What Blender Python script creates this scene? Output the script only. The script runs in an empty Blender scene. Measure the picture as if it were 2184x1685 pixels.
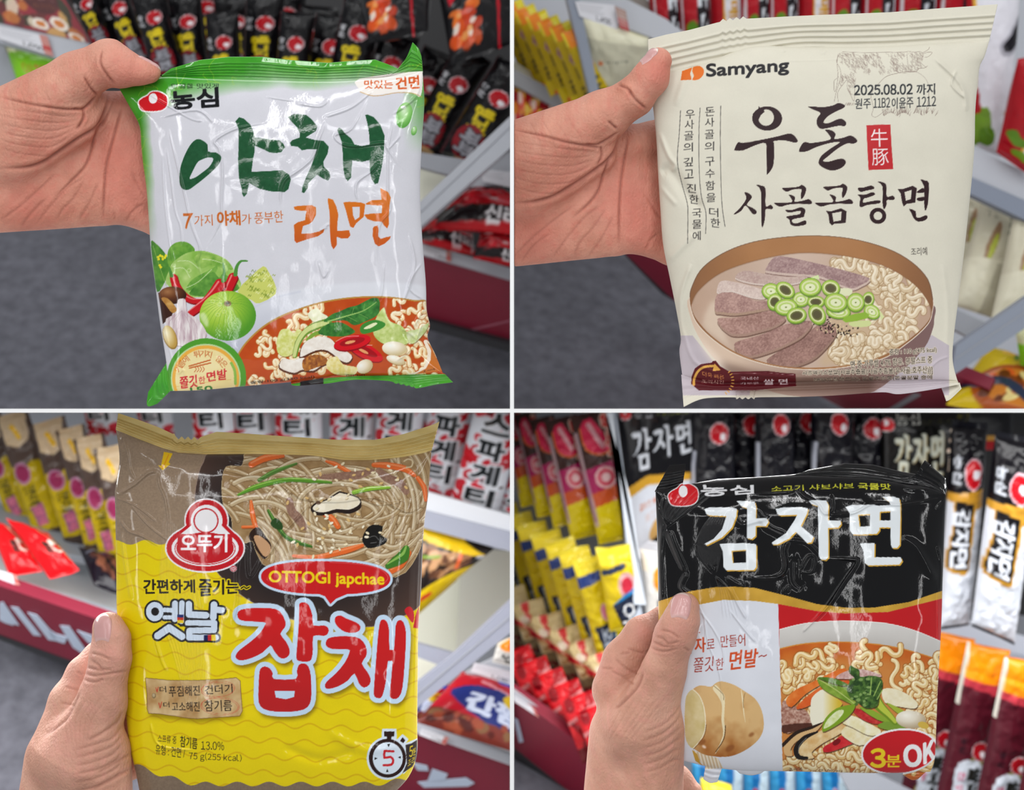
import bpy, bmesh, math, random
import numpy as np
from mathutils import Vector, Matrix
RNG = np.random.default_rng(7)
random.seed(7)
F, CX, CY = 2342.0, 1092.0, 876.0          # focal length and principal point for a 2184 x 1685 frame
SC = bpy.context.scene
COL = SC.collection

# ------------------------------------------------------------------ camera, world, lights, exposure
cam_d = bpy.data.cameras.new('camera'); cam = bpy.data.objects.new('camera', cam_d); COL.objects.link(cam)
cam_d.sensor_fit = 'HORIZONTAL'; cam_d.sensor_width = 36; cam_d.lens = 36 * F / 2184
cam_d.shift_y = (CY - 842.5) / 2184
cam_d.clip_start = .02; cam_d.clip_end = 50
cam.rotation_euler = (math.pi / 2, 0, 0)
cam_d.dof.use_dof = True; cam_d.dof.focus_distance = .505; cam_d.dof.aperture_fstop = 10.0
SC.camera = cam
SC.view_settings.view_transform = 'Standard'; SC.view_settings.look = 'None'
SC.view_settings.gamma = 1; SC.view_settings.use_curve_mapping = False
SC.view_settings.exposure = -0.30
W = bpy.data.worlds.new('store_light'); SC.world = W; W.use_nodes = True
W.node_tree.nodes['Background'].inputs[0].default_value = (.93, .97, 1, 1)
W.node_tree.nodes['Background'].inputs[1].default_value = .38
def area(name, loc, target, sx, sy, power, col=(1, 1, 1)):
    l = bpy.data.lights.new(name, 'AREA'); l.shape = 'RECTANGLE'; l.size = sx; l.size_y = sy; l.energy = power; l.color = col
    o = bpy.data.objects.new(name, l); COL.objects.link(o); o.location = loc
    o.rotation_euler = (Vector(target) - Vector(loc)).to_track_quat('-Z', 'Y').to_euler()
    return o
for x in (-1.0, -.35, .35, 1.0):                        # rows of ceiling tubes above and behind the shopper
    area('ceiling_tube', (x, -.55, 1.30), (x * .2, .6, 0), .03, 1.5, 5.0)
area('ceiling_tube', (0, -1.7, 1.45), (0, .8, -.1), 2.6, .03, 8.0)
area('ceiling_tube', (0, -2.3, .95), (0, .9, -.2), 3.0, .025, 8.0)
for x, y in ((-.75, -1.0), (.75, -1.0), (-1.5, -.45), (1.5, -.45), (-.5, -1.9), (.5, -1.9)):   # added upright lights so that vertical folds in the film catch glints
    area('fold_glint_light', (x, y, .15), (x * .1, .55, 0), .03, 1.7, 2.6)
area('ceiling_lamp', (0, 1.0, 1.9), (0, .95, 0), 2.6, .5, 13)
for x in (-.40, .40): area('lower_bay_fill', (x, .72, -.006), (x, .72, -1), .66, .30, 6.5).rotation_euler = (0, 0, 0)   # added fill lights under the partition, to brighten the lower bays

def P(px, py, d):
    return ((px - CX) / F * d, d, -(py - CY) / F * d)
def PV(px, py, d):
    return Vector(P(px, py, d))

# ------------------------------------------------------------------ small helpers
def hexc(h):
    if isinstance(h, str):
        return np.array([int(h[i:i + 2], 16) / 255 for i in (0, 2, 4)], np.float32)
    h = np.asarray(h, np.float32)
    return h / 255 if h.size == 3 and h.max() > 1.0 else h
def lin(c):
    c = np.clip(np.asarray(c, np.float32), 0, 1)
    return np.where(c <= .04045, c / 12.92, ((c + .055) / 1.055) ** 2.4)
def mix(a, b, t):
    a, b = hexc(a), hexc(b); t = np.asarray(t, np.float32)
    return a + (b - a) * (t[..., None] if t.ndim else t)
def smooth(p, n=6, closed=False):
    p = np.asarray(p, float); N = len(p); out = []
    if N < 3: return p
    t = np.linspace(0, 1, n, endpoint=False)[:, None]
    for i in range(N if closed else N - 1):
        a, b, c, d = (p[(i - 1) % N], p[i], p[(i + 1) % N], p[(i + 2) % N]) if closed else (p[max(i - 1, 0)], p[i], p[i + 1], p[min(i + 2, N - 1)])
        out.append(.5 * (2 * b + (c - a) * t + (2 * a - 5 * b + 4 * c - d) * t * t + (3 * b - a - 3 * c + d) * t ** 3))
    if not closed: out.append(p[-1:])
    return np.vstack(out)
def resample(p, n):
    p = np.asarray(p, float); s = np.r_[0, np.cumsum(np.hypot(*np.diff(p, axis=0)[:, :2].T))]
    t = np.linspace(0, s[-1], n)
    return np.stack([np.interp(t, s, p[:, k]) for k in range(p.shape[1])], 1)
def vnoise(X, Y, sc, seed=0, octv=3):
    out = np.zeros(np.broadcast(X, Y).shape, np.float32); amp = 1; tot = 0
    for o in range(octv):
        r = np.random.default_rng(seed * 31 + o).random((64, 64)).astype(np.float32)
        x = X / sc * 2 ** o; y = Y / sc * 2 ** o
        xi = np.floor(x).astype(int); yi = np.floor(y).astype(int); fx = x - xi; fy = y - yi
        fx = fx * fx * (3 - 2 * fx); fy = fy * fy * (3 - 2 * fy)
        g = lambda a, b: r[(yi + b) % 64, (xi + a) % 64]
        out += amp * ((g(0, 0) * (1 - fx) + g(1, 0) * fx) * (1 - fy) + (g(0, 1) * (1 - fx) + g(1, 1) * fx) * fy)
        tot += amp; amp *= .5
    return out / tot
def blur(m, r):
    r = int(r)
    if r < 1: return m
    for _ in range(2):
        for ax in (0, 1):
            p = np.pad(m, [(r + 1, r) if a == ax else (0, 0) for a in (0, 1)], mode='edge'); c = np.cumsum(p, ax)
            m = (c[2 * r + 1:] - c[:-2 * r - 1]) / (2 * r + 1) if ax == 0 else (c[:, 2 * r + 1:] - c[:, :-2 * r - 1]) / (2 * r + 1)
    return m
_gl = {}
def glyphs(txt):
    if txt in _gl: return _gl[txt]
    if txt[0] == '^':                                      # latin letters and figures in the plain sans of the wide forms
        x = 0; out = []
        for ch in txt[1:]:
            if ch == ' ': x += .3; continue
            raw = _raw(chr(ord(ch) + 0xFEE0)); A = np.vstack(raw)
            out += [g - (A[:, 0].min() - x, 0) for g in raw]; x += np.ptp(A[:, 0]) + .1
    else: out = _raw(txt)
    A = np.vstack(out); lo = A.min(0); hi = A.max(0)
    _gl[txt] = ([(o - lo) / (hi - lo) for o in out], (hi[0] - lo[0]) / (hi[1] - lo[1]))
    return _gl[txt]
def _raw(txt):
    cu = bpy.data.curves.new('t', 'FONT'); cu.body = txt; ob = bpy.data.objects.new('t', cu); COL.objects.link(ob)
    dg = bpy.context.evaluated_depsgraph_get(); c = ob.evaluated_get(dg).to_curve(dg)
    out = []
    t = np.linspace(0, 1, 5, endpoint=False)[:, None]
    for s in c.splines:
        b = s.bezier_points; n = len(b)
        if not n: continue
        co = np.array([p.co[:2] for p in b]); hl = np.array([p.handle_left[:2] for p in b]); hr = np.array([p.handle_right[:2] for p in b])
        q = []
        for i in range(n):
            j = (i + 1) % n
            q.append(co[i] * (1 - t) ** 3 + 3 * hr[i] * t * (1 - t) ** 2 + 3 * hl[j] * t * t * (1 - t) + co[j] * t ** 3)
        out.append(np.vstack(q) * (1, -1))
    ob.to_curve_clear(); bpy.data.objects.remove(ob); bpy.data.curves.remove(cu)
    return out

# ------------------------------------------------------------------ a small painter for flat print (it ends up as a colour attribute of the film)
class Cv:
    def __init__(s, x0, y0, x1, y1, k, col):
        s.x0, s.y0, s.k = x0, y0, k; s.W = int((x1 - x0) * k); s.H = int((y1 - y0) * k)
        s.a = np.empty((s.H, s.W, 3), np.float32); s.a[:] = hexc(col); s.clip = None; s.org = (0, 0, 1)
    def T(s, p):
        p = np.asarray(p, float).copy(); ox, oy, sc = s.org; p[..., 0] = ox + p[..., 0] / sc; p[..., 1] = oy + p[..., 1] / sc
        return p
    def box(s, lo, hi, pad=2):
        i0 = max(0, int((lo[0] - s.x0) * s.k - pad)); i1 = min(s.W, int((hi[0] - s.x0) * s.k + pad + 1))
        j0 = max(0, int((lo[1] - s.y0) * s.k - pad)); j1 = min(s.H, int((hi[1] - s.y0) * s.k + pad + 1))
        return (j0, j1, i0, i1) if i1 > i0 and j1 > j0 else None
    def XY(s, b):
        return np.meshgrid((np.arange(b[2], b[3]) + .5) / s.k + s.x0, (np.arange(b[0], b[1]) + .5) / s.k + s.y0)
    def put(s, bm, col, al=1):
        if bm is None: return
        b, m = bm
        if s.clip is not None: m = m * s.clip[b[0]:b[1], b[2]:b[3]]
        t = s.a[b[0]:b[1], b[2]:b[3]]
        c = hexc(col(*s.XY(b))) if callable(col) else hexc(col)
        t += (c - t) * (m * al)[..., None]
    def mpoly(s, polys, dil=0, soft=0, shift=(0, 0)):
        polys = [np.asarray(p, float) + shift for p in polys]
        A = np.vstack(polys); b = s.box(A.min(0), A.max(0), 3 + dil * s.k + 2 * soft * s.k)
        if b is None: return None
        j0, j1, i0, i1 = b; w = i1 - i0; h = j1 - j0; SS = 3
        acc = np.zeros((h * SS, w + 2), np.float32)
        ys = (np.arange(h * SS) + .5) / SS + j0
        for p in polys:
            x = (p[:, 0] - s.x0) * s.k; y = (p[:, 1] - s.y0) * s.k
            xb = np.roll(x, -1); yb = np.roll(y, -1)
            for c0 in range(0, len(x), 256):
                xa, ya, xc, yc = (v[c0:c0 + 256] for v in (x, y, xb, yb))
                hit = (ya[None] <= ys[:, None]) != (yc[None] <= ys[:, None])
                r, e = np.nonzero(hit)
                X = xa[e] + (ys[r] - ya[e]) / (yc[e] - ya[e]) * (xc[e] - xa[e]) - i0
                sg = np.where(yc[e] > ya[e], 1., -1.)
                X = np.clip(X, 0, w); xi = X.astype(int); fr = X - xi
                np.add.at(acc, (r, xi), sg * (1 - fr)); np.add.at(acc, (r, np.minimum(xi + 1, w + 1)), sg * fr)
        m = np.minimum(np.abs(np.cumsum(acc, 1)[:, :w]), 1).reshape(h, SS, w).mean(1)
        if dil: m = s.dilate(m, dil)
        if soft: m = blur(m, soft * s.k)
        return b, m
    def dilate(s, m, r):
        R = r * s.k; n = int(math.ceil(R)); o = m.copy(); h, w = m.shape
        for dy in range(-n, n + 1):
            for dx in range(-n, n + 1):
                q = R + .5 - math.hypot(dx, dy)
                if q <= 0 or (dx == 0 and dy == 0): continue
                a = m[max(0, -dy):h - max(0, dy), max(0, -dx):w - max(0, dx)] * min(1, q)
                t = o[max(0, dy):h - max(0, -dy), max(0, dx):w - max(0, -dx)]
                np.maximum(t, a, out=t)
        return o
    def poly(s, pts, col, al=1, sm=0, dil=0, soft=0, raw=False):
        pts = pts if isinstance(pts, list) and np.ndim(pts[0]) == 2 else [pts]
        pts = [p if raw else s.T(p) for p in pts]
        if sm: pts = [smooth(p, sm, True) for p in pts]
        s.put(s.mpoly(pts, dil, soft), col, al)
    def ell(s, cx, cy, rx, ry, col, al=1, rot=0, soft=0, hole=0):
        t = np.linspace(0, 2 * math.pi, 40, endpoint=False); c, q = math.cos(rot), math.sin(rot)
        e = lambda f: s.T(np.stack([cx + f * (rx * np.cos(t) * c - ry * np.sin(t) * q), cy + f * (rx * np.cos(t) * q + ry * np.sin(t) * c)], 1))
        ps = [e(1)] + ([e(hole)[::-1]] if hole else [])
        s.put(s.mpoly(ps, 0, soft), col, al)
    def mstroke(s, pts, w, soft=.0):
        pts = np.asarray(pts, float); n = len(pts); w = np.interp(np.linspace(0, 1, n), np.linspace(0, 1, len(np.atleast_1d(w))), np.atleast_1d(w))
        pad = w.max() / 2 + soft
        b = s.box(pts.min(0) - pad, pts.max(0) + pad)
        if b is None: return None
        m = np.zeros((b[1] - b[0], b[3] - b[2]), np.float32)
        for i in range(n - 1):
            p, q = pts[i], pts[i + 1]; R = max(w[i], w[i + 1]) / 2 + soft
            c = s.box(np.minimum(p, q) - R, np.maximum(p, q) + R)
            if c is None: continue
            X, Y = s.XY(c); dx, dy = q - p; L = dx * dx + dy * dy + 1e-9
            t = np.clip(((X - p[0]) * dx + (Y - p[1]) * dy) / L, 0, 1)
            d = np.hypot(X - p[0] - t * dx, Y - p[1] - t * dy) - (w[i] + (w[i + 1] - w[i]) * t) / 2
            v = np.clip(.5 - d * s.k, 0, 1) if not soft else np.clip(.5 - d / (2 * soft), 0, 1)
            tt = m[c[0] - b[0]:c[1] - b[0], c[2] - b[2]:c[3] - b[2]]; np.maximum(tt, v, out=tt)
        return b, m
    def stroke(s, pts, w, col, al=1, sm=0, soft=0, raw=False):
        pts = np.asarray(pts, float) if raw else s.T(pts); w = np.asarray(w, float) if raw else np.asarray(w, float) / s.org[2]
        if sm: pts = smooth(pts, sm)
        s.put(s.mstroke(pts, w, soft), col, al)
    def text(s, txt, quad, col, al=1, bold=0, out=None, shift=(0, 0)):
        """letters laid into a quad: tl, tr, br, bl or (x0, y0, x1, y1)"""
        if len(quad) == 4 and np.ndim(quad[0]) == 0:
            x0, y0, x1, y1 = quad; quad = [(x0, y0), (x1, y0), (x1, y1), (x0, y1)]
        tl, tr, br, bl = s.T(np.array(quad, float)) + shift
        ps = []
        for g in glyphs(txt)[0]:
            u, v = g[:, :1], g[:, 1:]
            ps.append((tl * (1 - u) + tr * u) * (1 - v) + (bl * (1 - u) + br * u) * v)
        if out: s.put(s.mpoly(ps, out[1] + bold), out[0])
        s.put(s.mpoly(ps, bold), col, al)
    def noise(s, amp, sc, seed=1, box=None):
        b = (0, s.H, 0, s.W) if box is None else s.box(box[:2], box[2:])
        X, Y = s.XY(b); s.a[b[0]:b[1], b[2]:b[3]] += ((vnoise(X, Y, sc, seed) - .5) * 2 * amp)[..., None]
    def setclip(s, pts=None, sm=0):
        if pts is None: s.clip = None; return
        pts = s.T(pts); pts = smooth(pts, sm, True) if sm else pts
        s.clip = np.zeros((s.H, s.W), np.float32); q = s.mpoly([pts])
        if q: b, m = q; s.clip[b[0]:b[1], b[2]:b[3]] = m
    def noodle(s, pts, w, base, dark, light, al=1):
        pts = s.T(pts); w = w / s.org[2]
        s.put(s.mstroke(pts, w * 1.35), dark, .75 * al); s.put(s.mstroke(pts, w), base, al)
        s.put(s.mstroke(pts + (-.12 * w, -.2 * w), w * .38), light, .75 * al)
    def curl(s, x, y, ang, n, r, jit=.5):
        """a wavy instant noodle as a polyline: a walk whose heading swings to and fro"""
        t = np.linspace(0, 1, int(16 * n) + 6); ph = RNG.random() * 6.3; amp = RNG.uniform(1.0, 1.9); L = r * 6.2 * n
        h = ang + amp * np.sin(2 * math.pi * n * t * RNG.uniform(.85, 1.25) + ph) + RNG.uniform(-.8, .8) * t
        st = L / (len(t) - 1)
        return np.stack([x + np.cumsum(np.cos(h)) * st, y + np.cumsum(np.sin(h)) * st], 1)
    def sample(s, px, py):
        a = s.a
        x = np.clip((px - s.x0) * s.k - .5, 0, s.W - 1.001); y = np.clip((py - s.y0) * s.k - .5, 0, s.H - 1.001)
        i = x.astype(int); j = y.astype(int); fx = (x - i)[..., None]; fy = (y - j)[..., None]
        return (a[j, i] * (1 - fx) + a[j, i + 1] * fx) * (1 - fy) + (a[j + 1, i] * (1 - fx) + a[j + 1, i + 1] * fx) * fy

# ------------------------------------------------------------------ objects and materials
def tag(o, label=None, cat=None, group=None, kind=None):
    for k, v in (('label', label), ('category', cat), ('group', group), ('kind', kind)):
        if v: o[k] = v
    return o
def mesh_obj(name, V, Fa, mat, parent=None, col=None, flat=False):
    V = np.asarray(V, np.float32).reshape(-1, 3); me = bpy.data.meshes.new(name)
    org = np.array(WLOC[parent.name], np.float32) if parent else (V.min(0) + V.max(0)) / 2
    V = V - org
    if isinstance(Fa, np.ndarray):
        k = Fa.shape[1]; n = len(Fa)
        me.vertices.add(len(V)); me.vertices.foreach_set('co', V.ravel())
        me.loops.add(n * k); me.loops.foreach_set('vertex_index', Fa.astype(np.int32).ravel())
        me.polygons.add(n); me.polygons.foreach_set('loop_start', np.arange(0, n * k, k, dtype=np.int32))
        me.update(calc_edges=True)
    else:
        me.from_pydata(V.tolist(), [], Fa)
    me.polygons.foreach_set('use_smooth', np.full(len(me.polygons), not flat))
    if col is not None:
        at = me.color_attributes.new('Col', 'FLOAT_COLOR', 'POINT')
        c = np.ones((len(V), 4), np.float32); c[:, :3] = col; at.data.foreach_set('color', c.ravel())
    me.validate(); me.update()
    if mat: me.materials.append(mat)
    o = bpy.data.objects.new(name, me); COL.objects.link(o)
    WLOC[o.name] = tuple(org)
    if parent: o.parent = parent
    else: o.location = org
    return o
WLOC = {}
def empty(name, loc=(0, 0, 0)):
    o = bpy.data.objects.new(name, None); COL.objects.link(o); o.location = loc; WLOC[o.name] = tuple(loc)
    return o
def quads(nv, nu, flip=False):
    i = np.arange((nv - 1) * (nu - 1)); r = i // (nu - 1); c = i % (nu - 1); a = r * nu + c
    f = np.stack([a, a + 1, a + nu + 1, a + nu], 1)
    return f[:, ::-1].copy() if flip else f
_m = {}
def material(name, base=None, rough=.4, spec=.5, coat=0, metal=0, bump=0, bscale=200, noise=0, nscale=60, sss=0, attr=False, alpha=1, cells=0):
    if name in _m: return _m[name]
    m = bpy.data.materials.new(name); m.use_nodes = True; nt = m.node_tree; b = nt.nodes['Principled BSDF']
    I = b.inputs
    I['Roughness'].default_value = rough; I['Specular IOR Level'].default_value = spec; I['Metallic'].default_value = metal
    I['Coat Weight'].default_value = coat; I['Coat Roughness'].default_value = .08
    tc = nt.nodes.new('ShaderNodeTexCoord')
    src = None
    if attr:
        a = nt.nodes.new('ShaderNodeVertexColor'); a.layer_name = 'Col'; src = a.outputs['Color']
    else:
        I['Base Color'].default_value = (*lin(hexc(base)), 1)
    if noise:
        n = nt.nodes.new('ShaderNodeTexNoise'); n.inputs['Scale'].default_value = nscale; n.inputs['Detail'].default_value = 6
        nt.links.new(tc.outputs['Object'], n.inputs['Vector'])
        r = nt.nodes.new('ShaderNodeMapRange'); r.inputs[1].default_value = .25; r.inputs[2].default_value = .75
        r.inputs[3].default_value = 1 - noise; r.inputs[4].default_value = 1 + noise
        nt.links.new(n.outputs['Fac'], r.inputs[0])
        mx = nt.nodes.new('ShaderNodeMix'); mx.data_type = 'RGBA'; mx.blend_type = 'MULTIPLY'; mx.inputs[0].default_value = 1
        if src: nt.links.new(src, mx.inputs[6])
        else: mx.inputs[6].default_value = (*lin(hexc(base)), 1)
        nt.links.new(r.outputs[0], mx.inputs[7]); src = mx.outputs[2]
    if src: nt.links.new(src, I['Base Color'])
    if bump:
        n2 = nt.nodes.new('ShaderNodeTexNoise'); n2.inputs['Scale'].default_value = bscale; n2.inputs['Detail'].default_value = 4
        nt.links.new(tc.outputs['Object'], n2.inputs['Vector'])
        bp = nt.nodes.new('ShaderNodeBump'); bp.inputs['Strength'].default_value = bump; bp.inputs['Distance'].default_value = .001
        nt.links.new(n2.outputs['Fac'], bp.inputs['Height']); nt.links.new(bp.outputs[0], I['Normal'])
        if cells:                                          # the fine net of lines in skin
            vo = nt.nodes.new('ShaderNodeTexVoronoi'); vo.feature = 'DISTANCE_TO_EDGE'; vo.inputs['Scale'].default_value = cells
            mp = nt.nodes.new('ShaderNodeMapping'); mp.inputs['Scale'].default_value = (1, 1, .5); mp.inputs['Rotation'].default_value = (0, .6, 0)
            nt.links.new(tc.outputs['Object'], mp.inputs[0]); nt.links.new(mp.outputs[0], vo.inputs['Vector'])
            b2 = nt.nodes.new('ShaderNodeBump'); b2.inputs['Strength'].default_value = .5; b2.inputs['Distance'].default_value = .0006
            nt.links.new(vo.outputs['Distance'], b2.inputs['Height']); nt.links.new(bp.outputs[0], b2.inputs['Normal']); nt.links.new(b2.outputs[0], I['Normal'])
    if sss:
        I['Subsurface Weight'].default_value = sss; I['Subsurface Radius'].default_value = (1, .35, .2); I['Subsurface Scale'].default_value = .004
    if alpha < 1: I['Alpha'].default_value = alpha
    _m[name] = m
    return m

# ------------------------------------------------------------------ held packs: film surfaces laid over an outline, with folds in relief
def coons(top, bot, left, right, nv, nu):
    T, B = resample(top, nu), resample(bot, nu); L, R = resample(left, nv), resample(right, nv)
    u = np.linspace(0, 1, nu)[None, :, None]; v = np.linspace(0, 1, nv)[:, None, None]
    S = (1 - v) * T[None] + v * B[None] + (1 - u) * L[:, None] + u * R[:, None]
    S -= (1 - u) * (1 - v) * T[0] + u * (1 - v) * T[-1] + (1 - u) * v * B[0] + u * v * B[-1]
    return S
def dist_line(X, Y, pts, reach):
    """distance to a polyline, and the position along it 0..1, only within reach"""
    D = np.full(X.shape, 1e3, np.float32); S = np.zeros(X.shape, np.float32); pts = np.asarray(pts, float); n = len(pts)
    lo, hi = pts.min(0) - reach, pts.max(0) + reach
    sel = np.nonzero((X > lo[0]) & (X < hi[0]) & (Y > lo[1]) & (Y < hi[1]))
    if not len(sel[0]): return D, S
    x, y = X[sel], Y[sel]; d0 = np.full(x.shape, 1e3); s0 = np.zeros(x.shape)
    for i in range(n - 1):
        p, q = pts[i], pts[i + 1]; dx, dy = q - p
        t = np.clip(((x - p[0]) * dx + (y - p[1]) * dy) / (dx * dx + dy * dy + 1e-9), 0, 1)
        d = np.hypot(x - p[0] - t * dx, y - p[1] - t * dy); k = d < d0
        d0[k] = d[k]; s0[k] = (i + t[k]) / (n - 1)
    D[sel] = d0; S[sel] = s0
    return D, S
def relief(X, Y, folds):
    """folds: (points, width px, height mm); a height field in millimetres"""
    h = np.zeros(X.shape, np.float32)
    for pts, w, a in folds:
        pts = smooth(pts, 5) if len(pts) > 2 else np.asarray(pts, float)
        D, S = dist_line(X, Y, pts, 4 * w)
        h += 1.35 * a * np.exp(-(D / (.85 * w)) ** 2) * np.clip(np.sin(math.pi * np.clip(S, .02, .98)) * 2.2, 0, 1)
    return h
def film(name, S, depth_mm, d0, mat, parent, cv=None, gain=1.0, flat_col=None, flip=False):
    """S: (nv, nu, 2) photo px; depth_mm: offset towards the viewer"""
    nv, nu = S.shape[:2]; d = d0 - depth_mm / 1000; gain *= 1.0
    V = np.stack([(S[..., 0] - CX) / F * d, d, -(S[..., 1] - CY) / F * d], -1).reshape(-1, 3)
    c = lin(cv.sample(S[..., 0], S[..., 1]).reshape(-1, 3)) * gain if cv is not None else np.tile(lin(hexc(flat_col)), (nv * nu, 1))
    return mesh_obj(name, V, quads(nv, nu, not flip), mat, parent, np.clip(c, 0, .95))
# ------------------------------------------------------------------ setting helpers: partitions, plates, clipping to a bay
WHITE = material('white_lacquer', 'f7f7f7', rough=.5, noise=.01, nscale=20)
GREY = material('grey_shelf_paint', '979aa2', rough=.45, noise=.02, nscale=30)
LIGHTGREY = material('light_shelf_paint', 'b2b5bd', rough=.45, noise=.02, nscale=30)
CREAM = material('cream_panel', 'dfe0cf', rough=.55, noise=.02, nscale=20)
MAROON = material('maroon_laminate', '821a32', rough=.4, noise=.05, nscale=40)
DARKB = material('dark_plinth', '303034', rough=.6, noise=.05)
PAPER = material('price_paper', 'd9d9dd', rough=.6, noise=.02)
PRINT = material('printed_card', rough=.5, attr=True, noise=.02)
CARPET = material('grey_carpet', '62626a', rough=.95, spec=.1, noise=.26, nscale=85, bump=1.0, bscale=600)
def box(name, x0, x1, y0, y1, z0, z1, mat, parent=None):
    V = [(x, y, z) for x in (x0, x1) for y in (y0, y1) for z in (z0, z1)]
    return mesh_obj(name, V, [(0, 1, 3, 2), (4, 6, 7, 5), (0, 4, 5, 1), (2, 3, 7, 6), (0, 2, 6, 4), (1, 5, 7, 3)], mat, parent, flat=True)
YF, YB = .47, 1.5
hw = 4 / F * YF
tag(box('wall_centre', -hw, hw, YF, YB, -.62, .64, WHITE), kind='structure')
tag(box('ceiling_left', -.78, -hw, YF, YB, -hw, hw, WHITE), kind='structure')
tag(box('ceiling_right', hw, .78, YF, YB, -hw, hw, WHITE), kind='structure')
def clip(o, bay):
    """trim a thing and its parts where the bay's partitions stand"""
    for q in [o] + list(o.children):
        if q.type != 'MESH': continue
        w = np.array(WLOC[q.name]); me = q.data; co = np.empty(len(me.vertices) * 3, np.float32); me.vertices.foreach_get('co', co); co = co.reshape(-1, 3) + w
        for ax, sg in ((0, bay[0]), (2, bay[1])):
            e = hw + .0004
            if (co[:, ax] * sg).min() >= e: continue
            bm = bmesh.new(); bm.from_mesh(me); p = Vector((0, 0, 0)); p[ax] = sg * e; n = Vector((0, 0, 0)); n[ax] = -sg
            r = bmesh.ops.bisect_plane(bm, geom=bm.verts[:] + bm.edges[:] + bm.faces[:], plane_co=p - Vector(w), plane_no=n, clear_outer=True)
            ed = [g for g in r['geom_cut'] if isinstance(g, bmesh.types.BMEdge)]
            if ed: bmesh.ops.holes_fill(bm, edges=ed)
            bm.to_mesh(me); bm.free()
            if not len(me.vertices): break
            co = np.empty(len(me.vertices) * 3, np.float32); me.vertices.foreach_get('co', co); co = co.reshape(-1, 3) + w
    return o
def plane(d0, px0, py0, d1, px1, py1, d2, px2, py2):
    """depth of a flat plane through three photo points (inverse depth is linear in the picture)"""
    A = np.array([[px0, py0, 1], [px1, py1, 1], [px2, py2, 1]], float); a, b, c = np.linalg.solve(A, [1 / d0, 1 / d1, 1 / d2])
    return lambda x, y: 1 / (a * x + b * y + c)
def slab(name, poly, dep, th, mat, parent=None, bay=None, kind='structure', off=0, col=None):
    """a board: its face outlined in photo px on a plane (depth function or number), th mm thick, off mm in front"""
    f = dep if callable(dep) else (lambda x, y: dep)
    A = np.array([P(x, y, f(x, y)) for x, y in poly]); n = np.cross(A[1] - A[0], A[2] - A[0]); n /= np.linalg.norm(n)
    if n[1] > 0: n = -n
    A = A + n * off / 1000; B = A - n * th / 1000; k = len(poly); fr = list(range(k))
    if np.dot(np.cross(A[1] - A[0], A[2] - A[0]), n) < 0: fr = fr[::-1]
    V = np.vstack([A, B]); Fa = [tuple(fr), tuple(i + k for i in fr[::-1])] + [(fr[i], fr[i] + k, fr[(i + 1) % k] + k, fr[(i + 1) % k]) for i in range(k)]
    o = mesh_obj(name, V, Fa, mat, parent, flat=True, col=None if col is None else np.tile(lin(hexc(col)), (2 * k, 1)))
    if kind and not parent: o['kind'] = kind
    if bay: clip(o, bay)
    return o
def printed(name, quad, dep, cv, parent=None, off=.6, n=(60, 40), bay=None, mat=None):
    """a flat printed card: a fine grid over a quad (tl, tr, br, bl) carrying cv's colours"""
    f = dep if callable(dep) else (lambda x, y: dep)
    tl, tr, br, bl = (np.array(P(x, y, f(x, y))) for x, y in quad); nrm = np.cross(tr - tl, bl - tl); nrm /= np.linalg.norm(nrm); nrm = -nrm if nrm[1] > 0 else nrm
    u = np.linspace(0, 1, n[0])[None, :, None]; v = np.linspace(0, 1, n[1])[:, None, None]
    S = ((tl * (1 - u) + tr * u) * (1 - v) + (bl * (1 - u) + br * u) * v) + nrm * off / 1000
    c = cv.sample(cv.x0 + u[..., 0] * cv.W / cv.k + 0 * v[..., 0], cv.y0 + v[..., 0] * cv.H / cv.k + 0 * u[..., 0])
    o = mesh_obj(name, S.reshape(-1, 3), quads(n[1], n[0], True), mat or PRINT, parent, lin(c.reshape(-1, 3)))
    if bay: clip(o, bay)
    return o
# ------------------------------------------------------------------ print of the green and white vegetable pack
def orient(p, ccw=True):
    p = np.asarray(p, float); a = np.sum(p[:, 0] * np.roll(p[:, 1], -1) - np.roll(p[:, 0], -1) * p[:, 1])
    return p if (a > 0) == ccw else p[::-1]
def holed(c, outer, holes, col, sm=0, al=1, dil=0):
    f = (lambda q: smooth(q, sm, True)) if sm else (lambda q: q)
    c.put(c.mpoly([orient(f(c.T(outer)))] + [orient(f(c.T(h)), False) for h in holes], dil), col, al)
def bean_logo(c, x, y, w, h, edge='f4f0f0', rim=3):
    """red bean with a white seed in a box x, y, w, h"""
    o = np.array([(0, .56), (.1, .36), (.3, .2), (.44, .02), (.68, 0), (.94, .2), (1, .5), (.94, .8), (.72, .97), (.35, 1), (.1, .92)]) * (w, h) + (x, y)
    c.poly(o, edge, sm=5, dil=rim); c.poly(o, 'd0101c', sm=5)
    c.ell(x + .5 * w, y + .34 * h, .15 * w, .27 * h, 'f2eef0')
def drop_shade(c, cx, cy, rx, ry, base, dark, light, rot=0, lx=-.35, ly=-.4):
    """a rounded printed fruit: lighter towards lx, ly"""
    co, si = math.cos(rot), math.sin(rot); p = c.T([[cx, cy]])[0]; k = c.org[2]
    def f(X, Y):
        a, b = (X - p[0]) * k, (Y - p[1]) * k; u = (a * co + b * si) / rx; v = (-a * si + b * co) / ry
        t = np.clip(np.hypot(u - lx, v - ly) / 1.35, 0, 1)
        return mix(mix(light, base, np.clip(t * 2, 0, 1)), dark, np.clip(t * 2 - 1, 0, 1)[...]) if False else (mix(light, base, np.clip(t * 2, 0, 1)) * (1 - np.clip(t * 2 - 1, 0, 1))[..., None] + hexc(dark) * np.clip(t * 2 - 1, 0, 1)[..., None])
    c.ell(cx, cy, rx, ry, f, rot=rot)
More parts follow.
